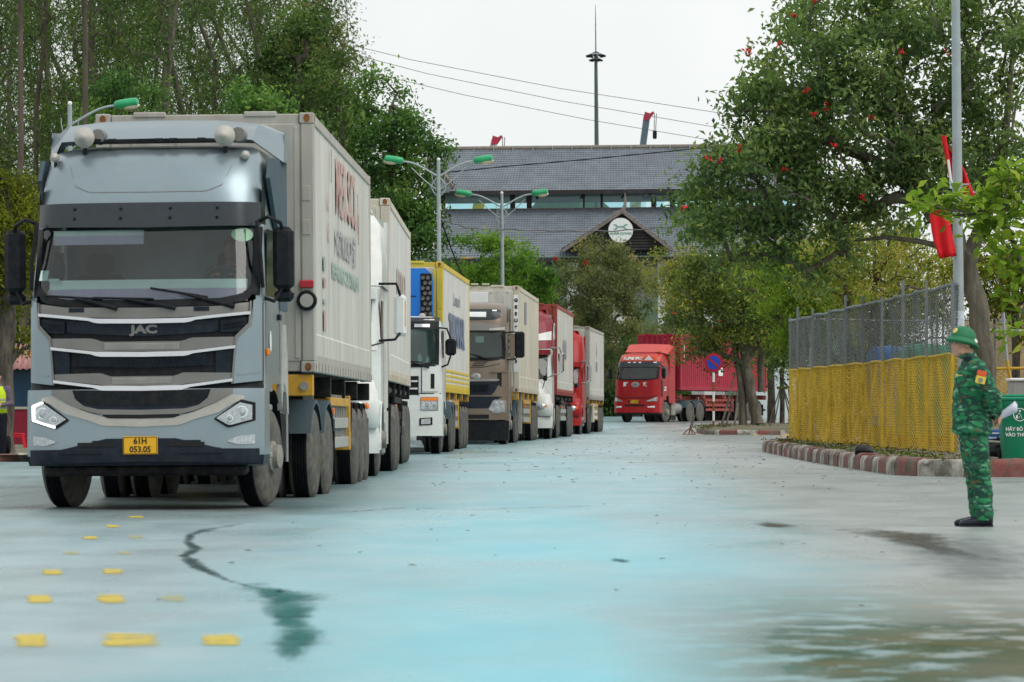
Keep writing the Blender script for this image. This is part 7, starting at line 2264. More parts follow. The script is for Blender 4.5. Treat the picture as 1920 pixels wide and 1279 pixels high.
# ------------------------------------------------------------------ mesh fence round the works yard
M['fence_grey'] = mat('grey_painted_wire', (.15, .165, .16), .6, .1, .15, 3)
M['fence_yellow'] = mat('yellow_painted_wire', (.58, .39, .03), .6, 0, .22, 2, dirt=(.22, .16, .04), damt=.45)
M['post_grey'] = mat('grey_fence_post', (.19, .21, .22), .5, .2, .12, 3)
def fence_run(label, A, B, top, split, step, cw, ch, r_, bottom_dz=.02):
    """A, B: (x, y) ends; heights above the island soil"""
    A, B = Vector(A), Vector(B)
    L = (B - A).length
    u = (B - A) / L
    t = thing('mesh_fence', label, 'fence', (A.x, A.y, gz(A.y) + .2))
    def at(s_, z, off=0.0):
        p = A + u * s_
        n = Vector((-u.y, u.x))
        w = .035 * math.sin(s_ * 2.1 + z * 1.3) + .02 * math.sin(s_ * 5.3 - z * 2.0)
        p = p + n * (w + off)
        return (p.x - A.x, p.y - A.y, gz(p.y) - gz(A.y) + z)
    nc = int(L / cw)
    for nm, z0, z1, mt, rr in (('yellow_mesh', bottom_dz, split, 'fence_yellow', r_ * 1.35), ('grey_mesh', split, top, 'fence_grey', r_ * .85)):
        nr = int(round((z1 - z0) / ch))
        mb = MB()
        V, F = [], []
        # zigzag strands running along the fence, neighbouring ones touching: a diamond mesh of three-sided wires
        for i in range(nr):
            zb = z0 + (z1 - z0) * i / nr
            hh = (z1 - z0) / nr
            b0 = len(V)
            for k in range(nc + 1):
                up = ((k + i) % 2)
                z = zb + hh * (1.0 if up else 0.0) + random.uniform(-.006, .006)
                p = at(L * k / nc, z, .012 * (1 if up else -1))
                V += [(p[0], p[1], p[2] + rr), (p[0] - u.y * rr, p[1] + u.x * rr, p[2] - rr * .6), (p[0] + u.y * rr, p[1] - u.x * rr, p[2] - rr * .6)]
                if k:
                    q = b0 + (k - 1) * 3
                    for a in range(3):
                        b_ = (a + 1) % 3
                        F.append((q + a, q + 3 + a, q + 3 + b_, q + b_))
        mb.v, mb.f, mb.m = V, F, [0] * len(F)
        tag(mb.build(nm, M[mt], t, smooth=False), kind='stuff')
    for nm, z, mt, r2 in (('top_rail', top, 'post_grey', .028), ('middle_rail', split, 'fence_yellow', .026)):
        mb = MB(); mb.tube([at(s_, z + .015 * math.sin(s_ * 1.7), .05) for s_ in np.linspace(0, L, 30)], r2, 6); mb.build(nm, M[mt], t)
    n = int(L / step)
    for k in range(n + 1):
        s_ = min(L - .02, k * step)
        p = at(s_, 0, .10)
        h = top + .06 + .11 * ((k * 7) % 3)
        mb = MB(); mb.box((p[0], p[1], p[2] + (split + h) / 2), (.05, .05, h - split)); mb.build('post', M['post_grey'], t)
        mb = MB(); mb.box((p[0], p[1], p[2] + split / 2 - .05), (.051, .051, split + .098)); mb.build('post', M['fence_yellow'], t)
    return t
FA, FB = (X(1797, 70.5), 70.5), (X(1483, 100.5), 100.5)
fence_run('tall wire mesh fence along the kerb, grey above and yellow below', FA, FB, 2.92, 1.72, 3.4, .08, .050, .0063)
fence_run('return of the mesh fence running away to the right behind the far corner', FB, (FB[0] + 5.5, FB[1] + 1.0), 2.95, 1.75, 1.3, .085, .055, .008)

# goods stored behind the fence
M['tarp_blue'] = mat('blue_tarpaulin', (.03, .13, .36), .5, var=.25, scale=3, bump=.8, bscale=6)
M['tarp_green'] = mat('green_tarpaulin', (.03, .22, .13), .5, var=.25, scale=3, bump=.8, bscale=6)
def tarp(label, px, d, w, dp, z0, h, mt, seed):
    rg = np.random.default_rng(seed)
    t = thing('covered_stack', label, 'tarpaulin', (X(px, d), d, gz(d) + .2))
    mb = MB(); rows = []
    for u, sc_ in ((0, 1.08), (.3, 1.03), (.7, 1.0), (.93, .97), (1.0, .85), (1.02, .4), (1.03, 0.02)):
        row = []
        for k in range(28):
            a = 2 * PI * k / 28
            c, s_ = math.cos(a), math.sin(a)
            sq = 1 / max(abs(c), abs(s_)) ** .8
            wv = 1 + rg.uniform(-.03, .03) * (1 - u * .5)
            row.append((c * sq * w / 2 * sc_ * wv, s_ * sq * dp / 2 * sc_ * wv, z0 + h * u + rg.uniform(-.02, .02)))
        rows.append(row)
    mb.grid(rows, close=True); mb.build('tarpaulin', M[mt], t, ang=50)
    if z0 > .1:
        mb = MB(); mb.box((0, 0, z0 / 2), (w * .9, dp * .9, z0)); mb.build('crate_stack', M['leaf_dead2'], t)
tarp('blue tarpaulin covered stack seen through the grey mesh', 1668, 93, 1.0, 1.4, .4, 1.75, 'tarp_blue', 3)
tarp('green tarpaulin covered stack right of the blue one behind the mesh', 1737, 87, 1.2, 1.4, .2, 1.9, 'tarp_green', 4)
tarp('small blue bundle low behind the yellow mesh', 1652, 97, .6, .6, 0, 1.1, 'tarp_blue', 5)

t = thing('red_lantern', 'small red lantern hanging in the light green tree above the fence corner', 'lantern', P(1510, 515, 117))
mb = MB(); mb.lathe([(0, -.17), (.08, -.16), (.125, -.06), (.125, .06), (.08, .16), (0, .17)], (0, 0, 0), 'z', 12); mb.build('shade', M['flag_red'], t)
mb = MB(); mb.tube([(0, 0, .16), (0, 0, .45)], .012, 5); mb.tube([(0, 0, -.16), (0, 0, -.3)], .03, 5); mb.build('cord', M['badge_gold'] if 'badge_gold' in M else M['amber'], t)

# ------------------------------------------------------------------ bins and clutter at the right
M['bin_green'] = mat('green_bin_plastic', (.008, .235, .125), .38, var=.06, scale=3, dirt=(.1, .12, .09), damt=.2)
M['bin_grey'] = mat('grey_bin_plastic', (.34, .34, .32), .5, dirt=DUST, damt=.3)
def wheelie_bin(label, px_l, py_b, d, w, h, mt, writing=True):
    b0 = P(px_l, py_b, d)
    t = thing('waste_bin', label, 'waste bin', (b0.x + w / 2, d + .3, gz(d) + .19))
    mb = MB(); dp = .68
    rows = []
    for z, f in ((0, .80), (.03, .82), (h * .5, .91), (h - .14, .985), (h - .12, 1.03), (h - .05, 1.03)):
        a, b_ = w / 2 * f, dp / 2 * f
        c = .05
        rows.append([(-a + c, -b_, z), (a - c, -b_, z), (a, -b_ + c, z), (a, b_ - c, z), (a - c, b_, z), (-a + c, b_, z), (-a, b_ - c, z), (-a, -b_ + c, z)])
    mb.grid(rows, close=True); mb.f.append(tuple(range(8))[::-1]); mb.m.append(0)
    mb.build('body', mt, t, ang=50)
    mb = MB(); mb.box((0, 0, h - .02), (w * 1.08, dp * 1.1, .06), .02); mb.box((0, .0, h + .025), (w * .8, dp * .8, .05), .02); mb.build('lid', mt, t)
    mb = MB(); mb.tube([(-w * .4, dp * .56, h - .08), (w * .4, dp * .56, h - .08)], .02, 8); mb.build('handle', mt, t)
    for s_ in (-1, 1):
        mb = MB(); mb.lathe([(0, -.03), (.09, -.03), (.1, -.02), (.1, .02), (.09, .03), (0, .03)], (s_ * w * .42, dp * .36, .09), 'x', 16); mb.build('wheel', M['rubber'], t)
    if writing:
        yf = lambda z: -dp / 2 * (.82 + .165 * z / (h - .14)) - .004
        rx = R(90) - math.atan(.165 * dp / 2 / (h - .14)) * -1
        for k, tx in enumerate(('HÃY BỎ RÁC', 'VÀO THÙNG')):
            z = h * .50 - k * .085
            lettering(tx, .072, M['white'], t, (-.03, yf(z), z), (rx, 0, 0), 1.0, .002)
        z = h * .73
        mb = MB(); mb.lathe([(.088, -.003), (.10, -.003), (.10, .003), (.088, .003)], (-.03, yf(z), z), 'y', 26, closed=True); e = mb.build('round_emblem', M['white'], t)
        mb = MB()
        mb.ball((0, 0, .055), (.015, .004, .015), 10, 6); mb.bar((-.015, 0, .03), (.02, 0, -.02), .022, .006); mb.bar((.0, 0, .028), (-.04, 0, .0), .012, .006)
        mb.bar((.015, 0, -.02), (.03, 0, -.06), .014, .006); mb.bar((.0, 0, -.02), (-.02, 0, -.06), .014, .006); mb.box((-.045, 0, -.035), (.03, .006, .05))
        mb.build('litter_figure', M['white'], e, (-.03, yf(z) - .002, z))
    return t
wheelie_bin('green wheelie bin with white lettering standing on the kerb behind the soldier', 1878, 862, 61.5, .60, .95, M['bin_green'])
t = thing('grey_cabinet', 'pale grey lidded box behind the green bin', 'box', (X(1935, 66), 66, gz(66) + .18))
mb = MB(); mb.box((0, 0, .62), (.72, .6, 1.24), .03); mb.build('body', M['bin_grey'], t)
mb = MB(); mb.box((0, 0, 1.26), (.78, .66, .05), .015); mb.build('lid', M['white'], t)
b0 = Vector((X(1868, 62.5), 62.5, gz(62) + .19))
t = thing('plastic_crate', 'blue plastic crate in the rubbish between soldier and green bin', 'crate', b0 + Vector((.02, .3, .2)))
mb = MB(); mb.box((0, 0, .14), (.5, .4, .26), .02); mb.build('body', M['tarp_blue'], t)
for k in range(3):
    mb = MB(); mb.box((0, -.206, .07 + k * .07), (.42, .012, .025)); mb.build('slat', M['notice'], t)
M['black_bag'] = mat('black_bag_plastic', (.012, .012, .014), .3, var=.2, bump=1, bscale=9)
t = thing('rubbish_bag', 'black rubbish bag slumped under the blue crate', 'bag', b0 + Vector((.03, .1, 0)))
mb = MB(); rgb = random.Random(4)
mb.ball((0, 0, .14), (.26, .2, .16), 16, 9); mb.v = [(x + rgb.uniform(-.02, .02), y + rgb.uniform(-.02, .02), max(0, z + rgb.uniform(-.02, .02))) for x, y, z in mb.v]; mb.build('bag', M['black_bag'], t, ang=80)
mb = MB(); mb.tube([(0, 0, .28), (.03, 0, .34)], [.03, .05], 6); mb.build('knot', M['black_bag'], t)
for i, (dx, z, lab) in enumerate(((0, .30, 'pale pipe lying across the rubbish beside the green bin, upper one'), (-.1, .06, 'pale pipe lying lowest in the rubbish beside the green bin'))):
    mb = MB(); mb.tube([(-.35, 0, 0), (.35, .05, -.05)], .02, 7); mb.tube([(-.36, 0, 0), (-.33, 0, 0)], .026, 7)
    tag(mb.build('loose_pipe', M['pale_trim'], None, b0 + Vector((dx, -.12, z))), lab, 'pipe')
t = thing('bucket', 'tipped pale bucket in the rubbish beside the green bin', 'bucket', b0 + Vector((.18, -.1, .1)), (0, R(70), 0))
mb = MB(); mb.lathe([(0, 0), (.07, 0), (.1, .2), (.095, .2), (.068, .01), (0, .01)], (0, 0, 0), 'z', 16); mb.build('body', M['pale_trim'], t)
mb = MB(); mb.tube([(.1 * math.cos(a), .12 * math.sin(a) * .2, .2 + .1 * math.sin(a)) for a in np.linspace(0, PI, 9)], .006, 5); mb.build('handle', M['steel'], t)
# black bag and frond on the kerb
q = Vector((5.78, 66.0, gz(66) + .2))
t = thing('black_bag', 'small black holdall left on the painted kerb below the fence', 'bag', (X(1620, 66.5) + 0, 66.5, gz(66.5) + .2))
mb = MB(); mb.loft([((-.15, 0, .09), .09, .06, (0, 1, 0), (0, 0, 1)), ((-.1, 0, .1), .11, .1, (0, 1, 0), (0, 0, 1)), ((.1, 0, .09), .11, .09, (0, 1, 0), (0, 0, 1)), ((.15, 0, .08), .08, .06, (0, 1, 0), (0, 0, 1))], 12); mb.build('bag', M['black_bag'], t)
mb = MB(); mb.tube([(-.08, 0, .18), (-.04, 0, .22), (.04, 0, .215), (.08, 0, .17)], .01, 6); mb.build('handle', M['black_plastic'], t)
t = thing('fallen_frond', 'fallen green leaf frond lying on the painted kerb', 'leaf', (X(1700, 63.5), 63.5, gz(63.5) + .21))
mb = MB(); mb.tube([(-.18, 0, .02), (0, 0, .05), (.18, 0, .03)], .006, 5); mb.build('stem', M['bark_grey'], t)
for k in range(8):
    o = link('leaf', LIME[k % 3], t, (-.15 + .045 * k, 0, .04), (.1, .2, (-1) ** k * .9 - PI / 2 + .4)); o.scale = (.12, .16, .12)

# pipe railing on the bank
d = 84.0
t = thing('pipe_railing', 'pipe railing, grey above and yellow below, across the bare bank', 'railing', (X(1890, d), d, gz(d)))
lp = lambda px, py: tuple(P(px, py, d) - t.location)
M['rail_yellow'] = mat('yellow_rail_paint', (.60, .36, .03), .5, dirt=DUST, damt=.3)
mb = MB(); mb.tube([lp(1881, 586), lp(1882, 610), lp(1888, 676)], .036, 8); mb.build('upright', M['galv'], t)
mb = MB(); mb.tube([lp(1888, 676), lp(1900, 740), lp(1902, 770)], .036, 8); mb.build('upright', M['rail_yellow'], t)
mb = MB(); mb.tube([lp(1846, 619), lp(1882, 620), lp(1960, 622)], .03, 8); mb.build('rail', M['galv'], t)
mb = MB(); mb.tube([lp(1846, 692), lp(1885, 691), lp(1960, 690)], .03, 8); mb.build('rail', M['rail_yellow'], t)
mb = MB(); mb.tube([lp(1830, 636), lp(1855, 621)], .008, 5); mb.build('stay_wire', M['galv'], t)
# pale wall far behind the island
t = thing('retaining_wall', 'pale blue-white wall far off between the sapling and the fence', 'wall', (X(1465, 238), 238, gz(238)))
mb = MB(); mb.box((0, 0, 1.6), (3.4, .4, 3.3)); mb.build('wall', M['pale_wall'], t)
mb = MB(); mb.box((0, 0, 3.3), (3.5, .5, .12)); mb.build('coping', M['pale_wall'], t)

# ------------------------------------------------------------------ no-parking sign and stand
d = 158.0
t = thing('no_parking_sign', 'round blue no-parking sign with red rim on a red and white banded pole', 'road sign', (X(1338, d), d, gz(d) + .15))
s48 = FPX / d
zc = Z(680, d) - t.location.z
M['sign_blue'] = mat('sign_blue', (.02, .06, .42), .4, var=.05)
M['sign_red'] = mat('sign_red', (.40, .015, .03), .4, var=.05)
for k in range(7):
    z0, z1 = zc * k / 7, zc * (k + 1) / 7
    mb = MB(); mb.tube([(0, .03, z0), (0, .03, z1)], .045, 10); mb.build('pole_band', M['white' if k % 2 else 'rust'], t)
mb = MB(); mb.lathe([(0, .0), (.36, .0), (.365, .012), (.36, .02), (0, .02)], (0, -.03, zc), 'y', 32); mb.build('rim', M['sign_red'], t)
mb = MB(); mb.lathe([(0, -.006), (.265, -.006), (.265, .0), (0, .0)], (0, -.034, zc), 'y', 32); mb.build('disc', M['sign_blue'], t)
mb = MB(); mb.bar((-.2, -.044, zc + .17), (.2, -.044, zc - .17), .008, .075); mb.build('slash', M['sign_red'], t)
d = 154.0
t = thing('sign_stand', 'rusty empty tripod stand with an upright post on the road by the island', 'stand', P(1292, 816, d))
t.location.z = gz(d)
mb = MB(); mb.bar((.05, 0, .2), (.19, 0, .75), .10, .06); mb.build('post', M['bark_grey'], t)
for x, y in ((-.24, -.1), (.24, -.1), (.0, .25), (.12, -.2)):
    mb = MB(); mb.bar((.05, 0, .26), (x, y, .02), .035); mb.build('leg', M['rust'], t)
mb = MB(); mb.bar((-.24, -.1, .02), (.24, -.1, .02), .03); mb.build('foot_bar', M['rust'], t)

# ------------------------------------------------------------------ left: tin hut, stool
d = 98.0
t = thing('tin_hut', 'small hut with pink corrugated tin roof, dark blue upper wall and red lower wall', 'hut', (X(20, d), d, gz(d) + .13))
M['tin_pink'] = mat('faded_pink_tin', (.40, .20, .19), .5, .1, .12, 2, dirt=(.2, .12, .1), damt=.3)
M['hut_blue'] = mat('dark_blue_panel', (.012, .045, .085), .4, .1)
M['hut_red'] = mat('deep_red_panel', (.22, .012, .03), .45)
zb, zm, zt = gz(d) + .13, Z(765, d), Z(690, d)
hz = lambda z: z - zb
mb = MB(); mb.box((.0, 1.5, hz(zm) / 2), (1.9, 3, hz(zm)), .01); mb.build('lower_wall', M['hut_red'], t)
mb = MB(); mb.box((.0, 1.5, (hz(zm) + hz(zt)) / 2), (1.88, 2.98, zt - zm)); mb.build('upper_wall', M['hut_blue'], t)
mb = MB(); mb.box((0, -.01, hz(zm)), (1.92, .05, .06)); mb.build('rail', M['pale_trim'], t)
mb = MB()
xs = np.linspace(-1.1, .95, 84)
mb.grid([[(x, -.28 + .75 * k, hz(Z(692, d)) + .62 * k + .018 * math.sin(x * 42)) for x in xs] for k in (0, .5, 1.0)])
ro = mb.build('roof', M['tin_pink'], t, ang=80)
md = ro.modifiers.new('thickness', 'SOLIDIFY'); md.thickness = .012
mb = MB(); mb.bar((.95, -.3, hz(Z(692, d))), (.95, .5, hz(Z(640, d)) - .0), .06, .05); mb.build('verge', M['tin_pink'], t)
d = 90.0
t = thing('plastic_stool', 'low red plastic stool in front of the tin hut', 'stool', (X(35, d), d, gz(d) + .13))
M['red_plastic'] = mat('red_plastic', (.55, .015, .03), .35)
mb = MB(); mb.box((0, 0, .305), (.25, .25, .03), .012); mb.build('seat', M['red_plastic'], t)
for sx in (-1, 1):
    for sy in (-1, 1):
        mb = MB(); mb.bar((sx * .105, sy * .105, .30), (sx * .15, sy * .15, 0), .055, .03); mb.build('leg', M['red_plastic'], t)
mb = MB()
for sy in (-1, 1): mb.bar((-.11, sy * .11, .26), (.11, sy * .11, .26), .02, .05)
mb.build('apron', M['red_plastic'], t)
t = thing('rubber_wheel', 'small black rubber trolley wheel lying against the left kerb', 'wheel', (X(14, 78), 78, gz(78) + .13))
mb = MB(); mb.lathe([(.05, -.05), (.15, -.05), (.17, -.03), (.17, .03), (.15, .05), (.05, .05)], (0, 0, .17), 'x', 18, closed=True); mb.build('tyre', M['rubber'], t)
mb = MB(); mb.lathe([(0, -.04), (.06, -.04), (.06, .04), (0, .04)], (0, 0, .17), 'x', 12); mb.build('hub', M['steel'], t)

# ------------------------------------------------------------------ high mast, cranes, cables
d = 335.0
t = thing('high_mast', 'tall floodlight mast with lamp ring and lightning rod behind the gate roof', 'mast', (X(1123, d), d, gz(d)), (0, R(-.5), 0))
M['mast_green'] = mat('green_grey_mast', (.075, .12, .12), .5, .2)
zr, zt = Z(103, d) - gz(d), Z(8, d) - gz(d)
mb = MB(); mb.tube([(0, 0, 0), (0, 0, 12), (0, 0, zr)], [.30, .24, .13], 12); mb.build('pole', M['mast_green'], t)
mb = MB(); mb.tube([(0, 0, zr), (0, 0, zr + 2.5), (0, 0, zt)], [.06, .045, .02], 6); mb.build('lightning_rod', M['mast_green'], t)
for z, r_, n in ((zr, .62, 10), (zr - .35, .36, 6)):
    mb = MB(); mb.lathe([(r_, -.04), (r_ + .05, 0), (r_, .04), (r_ - .05, 0)], (0, 0, z), 'z', 22, closed=True)
    for k in range(6):
        a = 2 * PI * k / 6; mb.bar((0, 0, z + .3), (r_ * math.cos(a), r_ * math.sin(a), z), .04)
    mb.build('lamp_ring', M['mast_green'], t)
    for k in range(n):
        a = 2 * PI * k / n + .2
        mb = MB(); mb.box(((r_ + .08) * math.cos(a), (r_ + .08) * math.sin(a), z - .1), (.24, .24, .16), .03, rot=(0, 0, a)); mb.build('floodlight', M['black_plastic'], t)
M['crane_red'] = mat('crane_red', (.40, .03, .06), .45)
M['crane_white'] = mat('crane_pale', (.50, .52, .50), .5)
M['crane_grey'] = mat('crane_slate', (.10, .15, .18), .5)
M['crane_tan'] = mat('crane_tan', (.50, .42, .28), .5)
M['crane_yellow'] = mat('crane_yellow', (.60, .36, .03), .5)
def crane(label, d, foot, mid, tip, m_low, m_up, hook):
    t = thing('mobile_crane', label, 'crane', (X(foot[0], d), d, gz(d)))
    lp = lambda p: P(p[0], p[1], d) - t.location
    a, b_, c = lp(foot), lp(mid), lp(tip)
    mb = MB(); mb.bar(a, b_, .9, .8); lo = mb.build('lower_boom', M[m_low], t)
    for k in range(14):
        mb = MB(); p = a.lerp(b_, (k + .5) / 14); q = a.lerp(b_, (k + 1) / 14)
        mb.bar(p + Vector((-.38, -.47, 0)), q + Vector((.38, -.47, 0)), .08, .05); mb.build('lacing', M['pale_trim'], lo)
    mb = MB(); mb.bar(b_ - (c - b_) * .1, c, .55, .5); mb.build('upper_boom', M[m_up], t)
    u = (c - b_).normalized()
    s_ = 1
    mb = MB(); mb.prism([(c.x - .3, c.z - .45), (c.x + .22, c.z - .35), (c.x + .45, c.z + .0), (c.x + .62, c.z + .22), (c.x + .5, c.z + .36), (c.x + .25, c.z + .18), (c.x - .18, c.z + .32)], c.y - .3, c.y + .3); mb.build('boom_head', M['crane_red'], t)
    mb = MB(); mb.tube([c + Vector((.62, 0, .2)), c + Vector((.62, 0, -hook))], .03, 5); mb.tube([c + Vector((.8, 0, .2)), c + Vector((.72, 0, -hook))], .03, 5); mb.build('hoist_rope', M['chassis'], t)
    mb = MB(); mb.box((c.x + .66, c.y, c.z - hook), (.34, .3, .7), .06); mb.build('hook_block', M['chassis'], t)
    mb = MB(); mb.box((a.x, a.y, .9), (2.4, 5, 1.5), .1); mb.build('carrier', M[m_low], t)
    for sx in (-1, 1):
        for y in (-1.8, -.6, .9, 2.0): wheel(t, 'single', sx * 1.05, a.y + y, sx)
crane('far crane boom with crimson head over the left of the gate ridge', 330, (812, 770), (901, 370), (928, 262), 'crane_yellow', 'crane_white', .9)
crane('far slate crane boom with crimson head and hook block right of the mast', 345, (1165, 770), (1192, 375), (1213, 217), 'crane_tan', 'crane_grey', 1.6)
M['cable'] = mat('grey_cable', (.10, .10, .105), .6)
M['cable_dark'] = mat('black_cable', (.012, .012, .013), .6)
def cable(label, pts, r_, mt='cable', wav=0.0):
    """pts: (px, py, d)"""
    W = [P(*p) for p in pts]
    mb = MB(); out = []
    n = 14
    for i in range(len(W) - 1):
        for k in range(n):
            u = k / n
            p = W[i].lerp(W[i + 1], u)
            out.append(p + Vector((0, 0, wav * math.sin((i * n + k) * .9))))
    out.append(W[-1])
    o0 = out[0].copy()
    mb.tube([p - o0 for p in out], r_, 5)
    tag(mb.build('overhead_cable', M[mt], None, o0), label, 'cable')
cable('highest of the three thin cables crossing the sky', [(560, 60, 300), (770, 112, 300), (1050, 166, 300), (1350, 212, 300), (1600, 240, 300)], .022)
cable('middle of the three thin cables crossing the sky', [(560, 75, 305), (800, 138, 305), (1050, 189, 305), (1350, 240, 305), (1600, 270, 305)], .022)
cable('lowest of the three thin cables crossing the sky', [(600, 115, 310), (870, 178, 310), (1100, 224, 310), (1345, 265, 310), (1600, 300, 310)], .022)
cable('black cable rising across the upper gate roof', [(690, 328, 200), (850, 322, 200), (950, 312, 200), (1100, 299, 200), (1345, 275, 200), (1600, 240, 200)], .028, 'cable_dark')
cable('twisted grey cable slung across the lower gate roof and round sign', [(826, 412, 122), (880, 428, 126), (945, 430, 139), (1050, 434, 142), (1160, 433, 145), (1275, 424, 148), (1400, 405, 150), (1560, 390, 150)], .022, 'cable', .018)
cable('dark cable dropping from the left twin lamp pole behind the yellow container', [(828, 415, 119), (840, 450, 119), (855, 490, 119), (868, 520, 120), (872, 545, 120)], .022, 'cable_dark', .01)
cable('thin black cable beside the yellow-green tree at the left edge', [(-30, 343, 90), (40, 343, 90), (120, 344, 90)], .012, 'cable_dark')

# ------------------------------------------------------------------ people
M['skin'] = mat('skin', (.50, .29, .20), .5, var=.08, scale=14)
M['hair'] = mat('black_hair', (.012, .011, .010), .6)
M['lips'] = mat('lips', (.30, .12, .10), .5)
def camo():
    m, nt, b = nodes('green_camouflage_cloth')
    v = coord(nt)
    a = noise(nt, v, 7.5, 3, .5, (1, 1, 1.9)); c1 = ramp(nt, a, [(.0, (.010, .17, .065)), (.42, (.010, .17, .065)), (.47, (.006, .055, .035)), (.56, (.006, .055, .035)), (.61, (.02, .24, .085)), (1, (.02, .24, .085))])
    g = nt.nodes.new('ShaderNodeMapping'); g.inputs['Location'].default_value = (3.1, 7.7, 1.3); nt.links.new(v, g.inputs['Vector'])
    b2 = noise(nt, g.outputs['Vector'], 10, 2, .5, (1, 1, 2.4))
    c2 = mixc(nt, ramp(nt, b2, [(.64, 0), (.69, 1)]), c1, (.13, .10, .03))
    g2 = nt.nodes.new('ShaderNodeMapping'); g2.inputs['Location'].default_value = (13.1, 2.7, 5.3); nt.links.new(v, g2.inputs['Vector'])
    c3 = mixc(nt, ramp(nt, noise(nt, g2.outputs['Vector'], 10, 2, .5, (1, 1, 2.6)), [(.62, 0), (.68, 1)]), c2, (.16, .36, .24))
    c4 = mixc(nt, ramp(nt, noise(nt, g2.outputs['Vector'], 9, 3, .5, (1, 1, 2)), [(.32, 1), (.34, 0)]), c3, (.004, .022, .018))
    nt.links.new(c4, b.inputs['Base Color'])
    b.inputs['Roughness'].default_value = .8
    bn = nt.nodes.new('ShaderNodeBump'); bn.inputs['Strength'].default_value = .55; bn.inputs['Distance'].default_value = .02
    nt.links.new(noise(nt, v, 13, 4, .6, (1, 1, 1.8)), bn.inputs['Height']); nt.links.new(bn.outputs['Normal'], b.inputs['Normal'])
    return m
M['camo'] = camo()
M['helmet'] = mat('green_sun_helmet', (.022, .17, .075), .6, var=.06, scale=6)
M['boot'] = mat('dark_blue_black_leather', (.012, .016, .026), .3, coat=.3)
M['badge_gold'] = mat('gold_badge', (.75, .60, .16), .4)
M['patch_red'] = mat('orange_red_patch', (.65, .09, .03), .6)
M['patch_yellow'] = mat('yellow_patch', (.62, .48, .06), .6)
M['epaulette'] = mat('dark_navy_strap', (.01, .02, .03), .7)
M['paper'] = mat('folded_paper', (.70, .72, .86), .6, var=.03)

def turn(c, a):
    ca, sa = math.cos(a), math.sin(a)
    return lambda p: (c[0] + (p[0] - c[0]) * ca - (p[1] - c[1]) * sa, c[1] + (p[0] - c[0]) * sa + (p[1] - c[1]) * ca, p[2])

def head_parts(mb, H, s_=1.0):
    """head facing -x around the origin of H (a function placing local points), local centre of skull at 0,0,0"""
    def ball(c, r_, n=16, k=10):
        sub = MB(); sub.ball(c, r_, n, k)
        mb.add([H(p) for p in sub.v], sub.f)
    def tube(pts, r_, n=10):
        sub = MB(); sub.tube(pts, r_, n); mb.add([H(p) for p in sub.v], sub.f)
    ball((.012, 0, .03), (.098, .077, .098))
    ball((-.03, 0, -.035), (.068, .062, .075))
    ball((-.05, 0, -.085), (.040, .040, .034))
    ball((-.058, 0, -.098), (.028, .030, .020))
    tube([(-.082, 0, .008), (-.096, 0, -.018), (-.106, 0, -.036)], [.010, .013, .016], 8)
    ball((-.094, .010, -.038), (.012, .011, .009), 8, 6); ball((-.094, -.010, -.038), (.012, .011, .009), 8, 6)
    tube([(-.070, -.05, .018), (-.084, -.025, .024), (-.086, 0, .02), (-.084, .025, .024), (-.070, .05, .018)], .013, 8)
    for sy in (-1, 1):
        ball((-.060, sy * .045, -.025), (.024, .020, .022), 10, 6)
        ball((.014, sy * .078, -.012), (.017, .010, .030), 10, 8)
        ball((-.02, sy * .052, -.07), (.04, .018, .03), 10, 6)
    ball((-.086, 0, -.062), (.013, .024, .007), 10, 6); ball((-.083, 0, -.073), (.013, .021, .008), 10, 6)

def hand(mb, c, fwd, side, up, s_=1.0, curl=.7, th=1):
    """palm at c, fingers along fwd bending towards -up"""
    fwd, side, up = Vector(fwd).normalized(), Vector(side).normalized(), Vector(up).normalized()
    c = Vector(c)
    mb.loft([(c - fwd * .048 * s_, .022 * s_, .014 * s_, side, up), (c - fwd * .02 * s_, .035 * s_, .016 * s_, side, up), (c + fwd * .02 * s_, .041 * s_, .015 * s_, side, up), (c + fwd * .045 * s_, .038 * s_, .012 * s_, side, up)], 12)
    for k, (o_, L) in enumerate(((-.030, .068), (-.010, .076), (.010, .071), (.029, .056))):
        p = c + fwd * .04 * s_ + side * o_ * s_
        pts = [p]; a = .15
        for seg in (.46, .31, .23):
            a += curl * (.55 + .1 * k)
            d = fwd * math.cos(a) - up * math.sin(a)
            pts.append(pts[-1] + d * L * seg * s_)
        mb.tube(pts, [.0095 * s_, .009 * s_, .0085 * s_, .007 * s_], 7)
    p = c - fwd * .02 * s_ + side * (-.032 * th) * s_
    d1 = (fwd * .7 - side * .6 * th - up * .35).normalized(); d2 = (fwd * .9 - side * .05 * th - up * .5).normalized()
    mb.tube([p, p + d1 * .034 * s_, p + d1 * .034 * s_ + d2 * .03 * s_], [.013 * s_, .011 * s_, .008 * s_], 7)

def limb(mb, pts, rs, n=12): mb.tube(pts, rs, n); [mb.ball(p, r_ * .99, 10, 7) for p, r_ in zip(pts, rs)]

from mathutils import noise as mn
def crumple(me, amp, sc, seed=0):
    for v in me.vertices:
        n = mn.noise(Vector((v.co.x * sc + seed, v.co.y * sc, v.co.z * sc * 1.6)))
        n2 = mn.noise(Vector((v.co.x * sc * 2.6, v.co.y * sc * 2.6 + seed, v.co.z * sc * 4)))
        v.co += v.normal * (n + .5 * n2) * amp
    me.update()

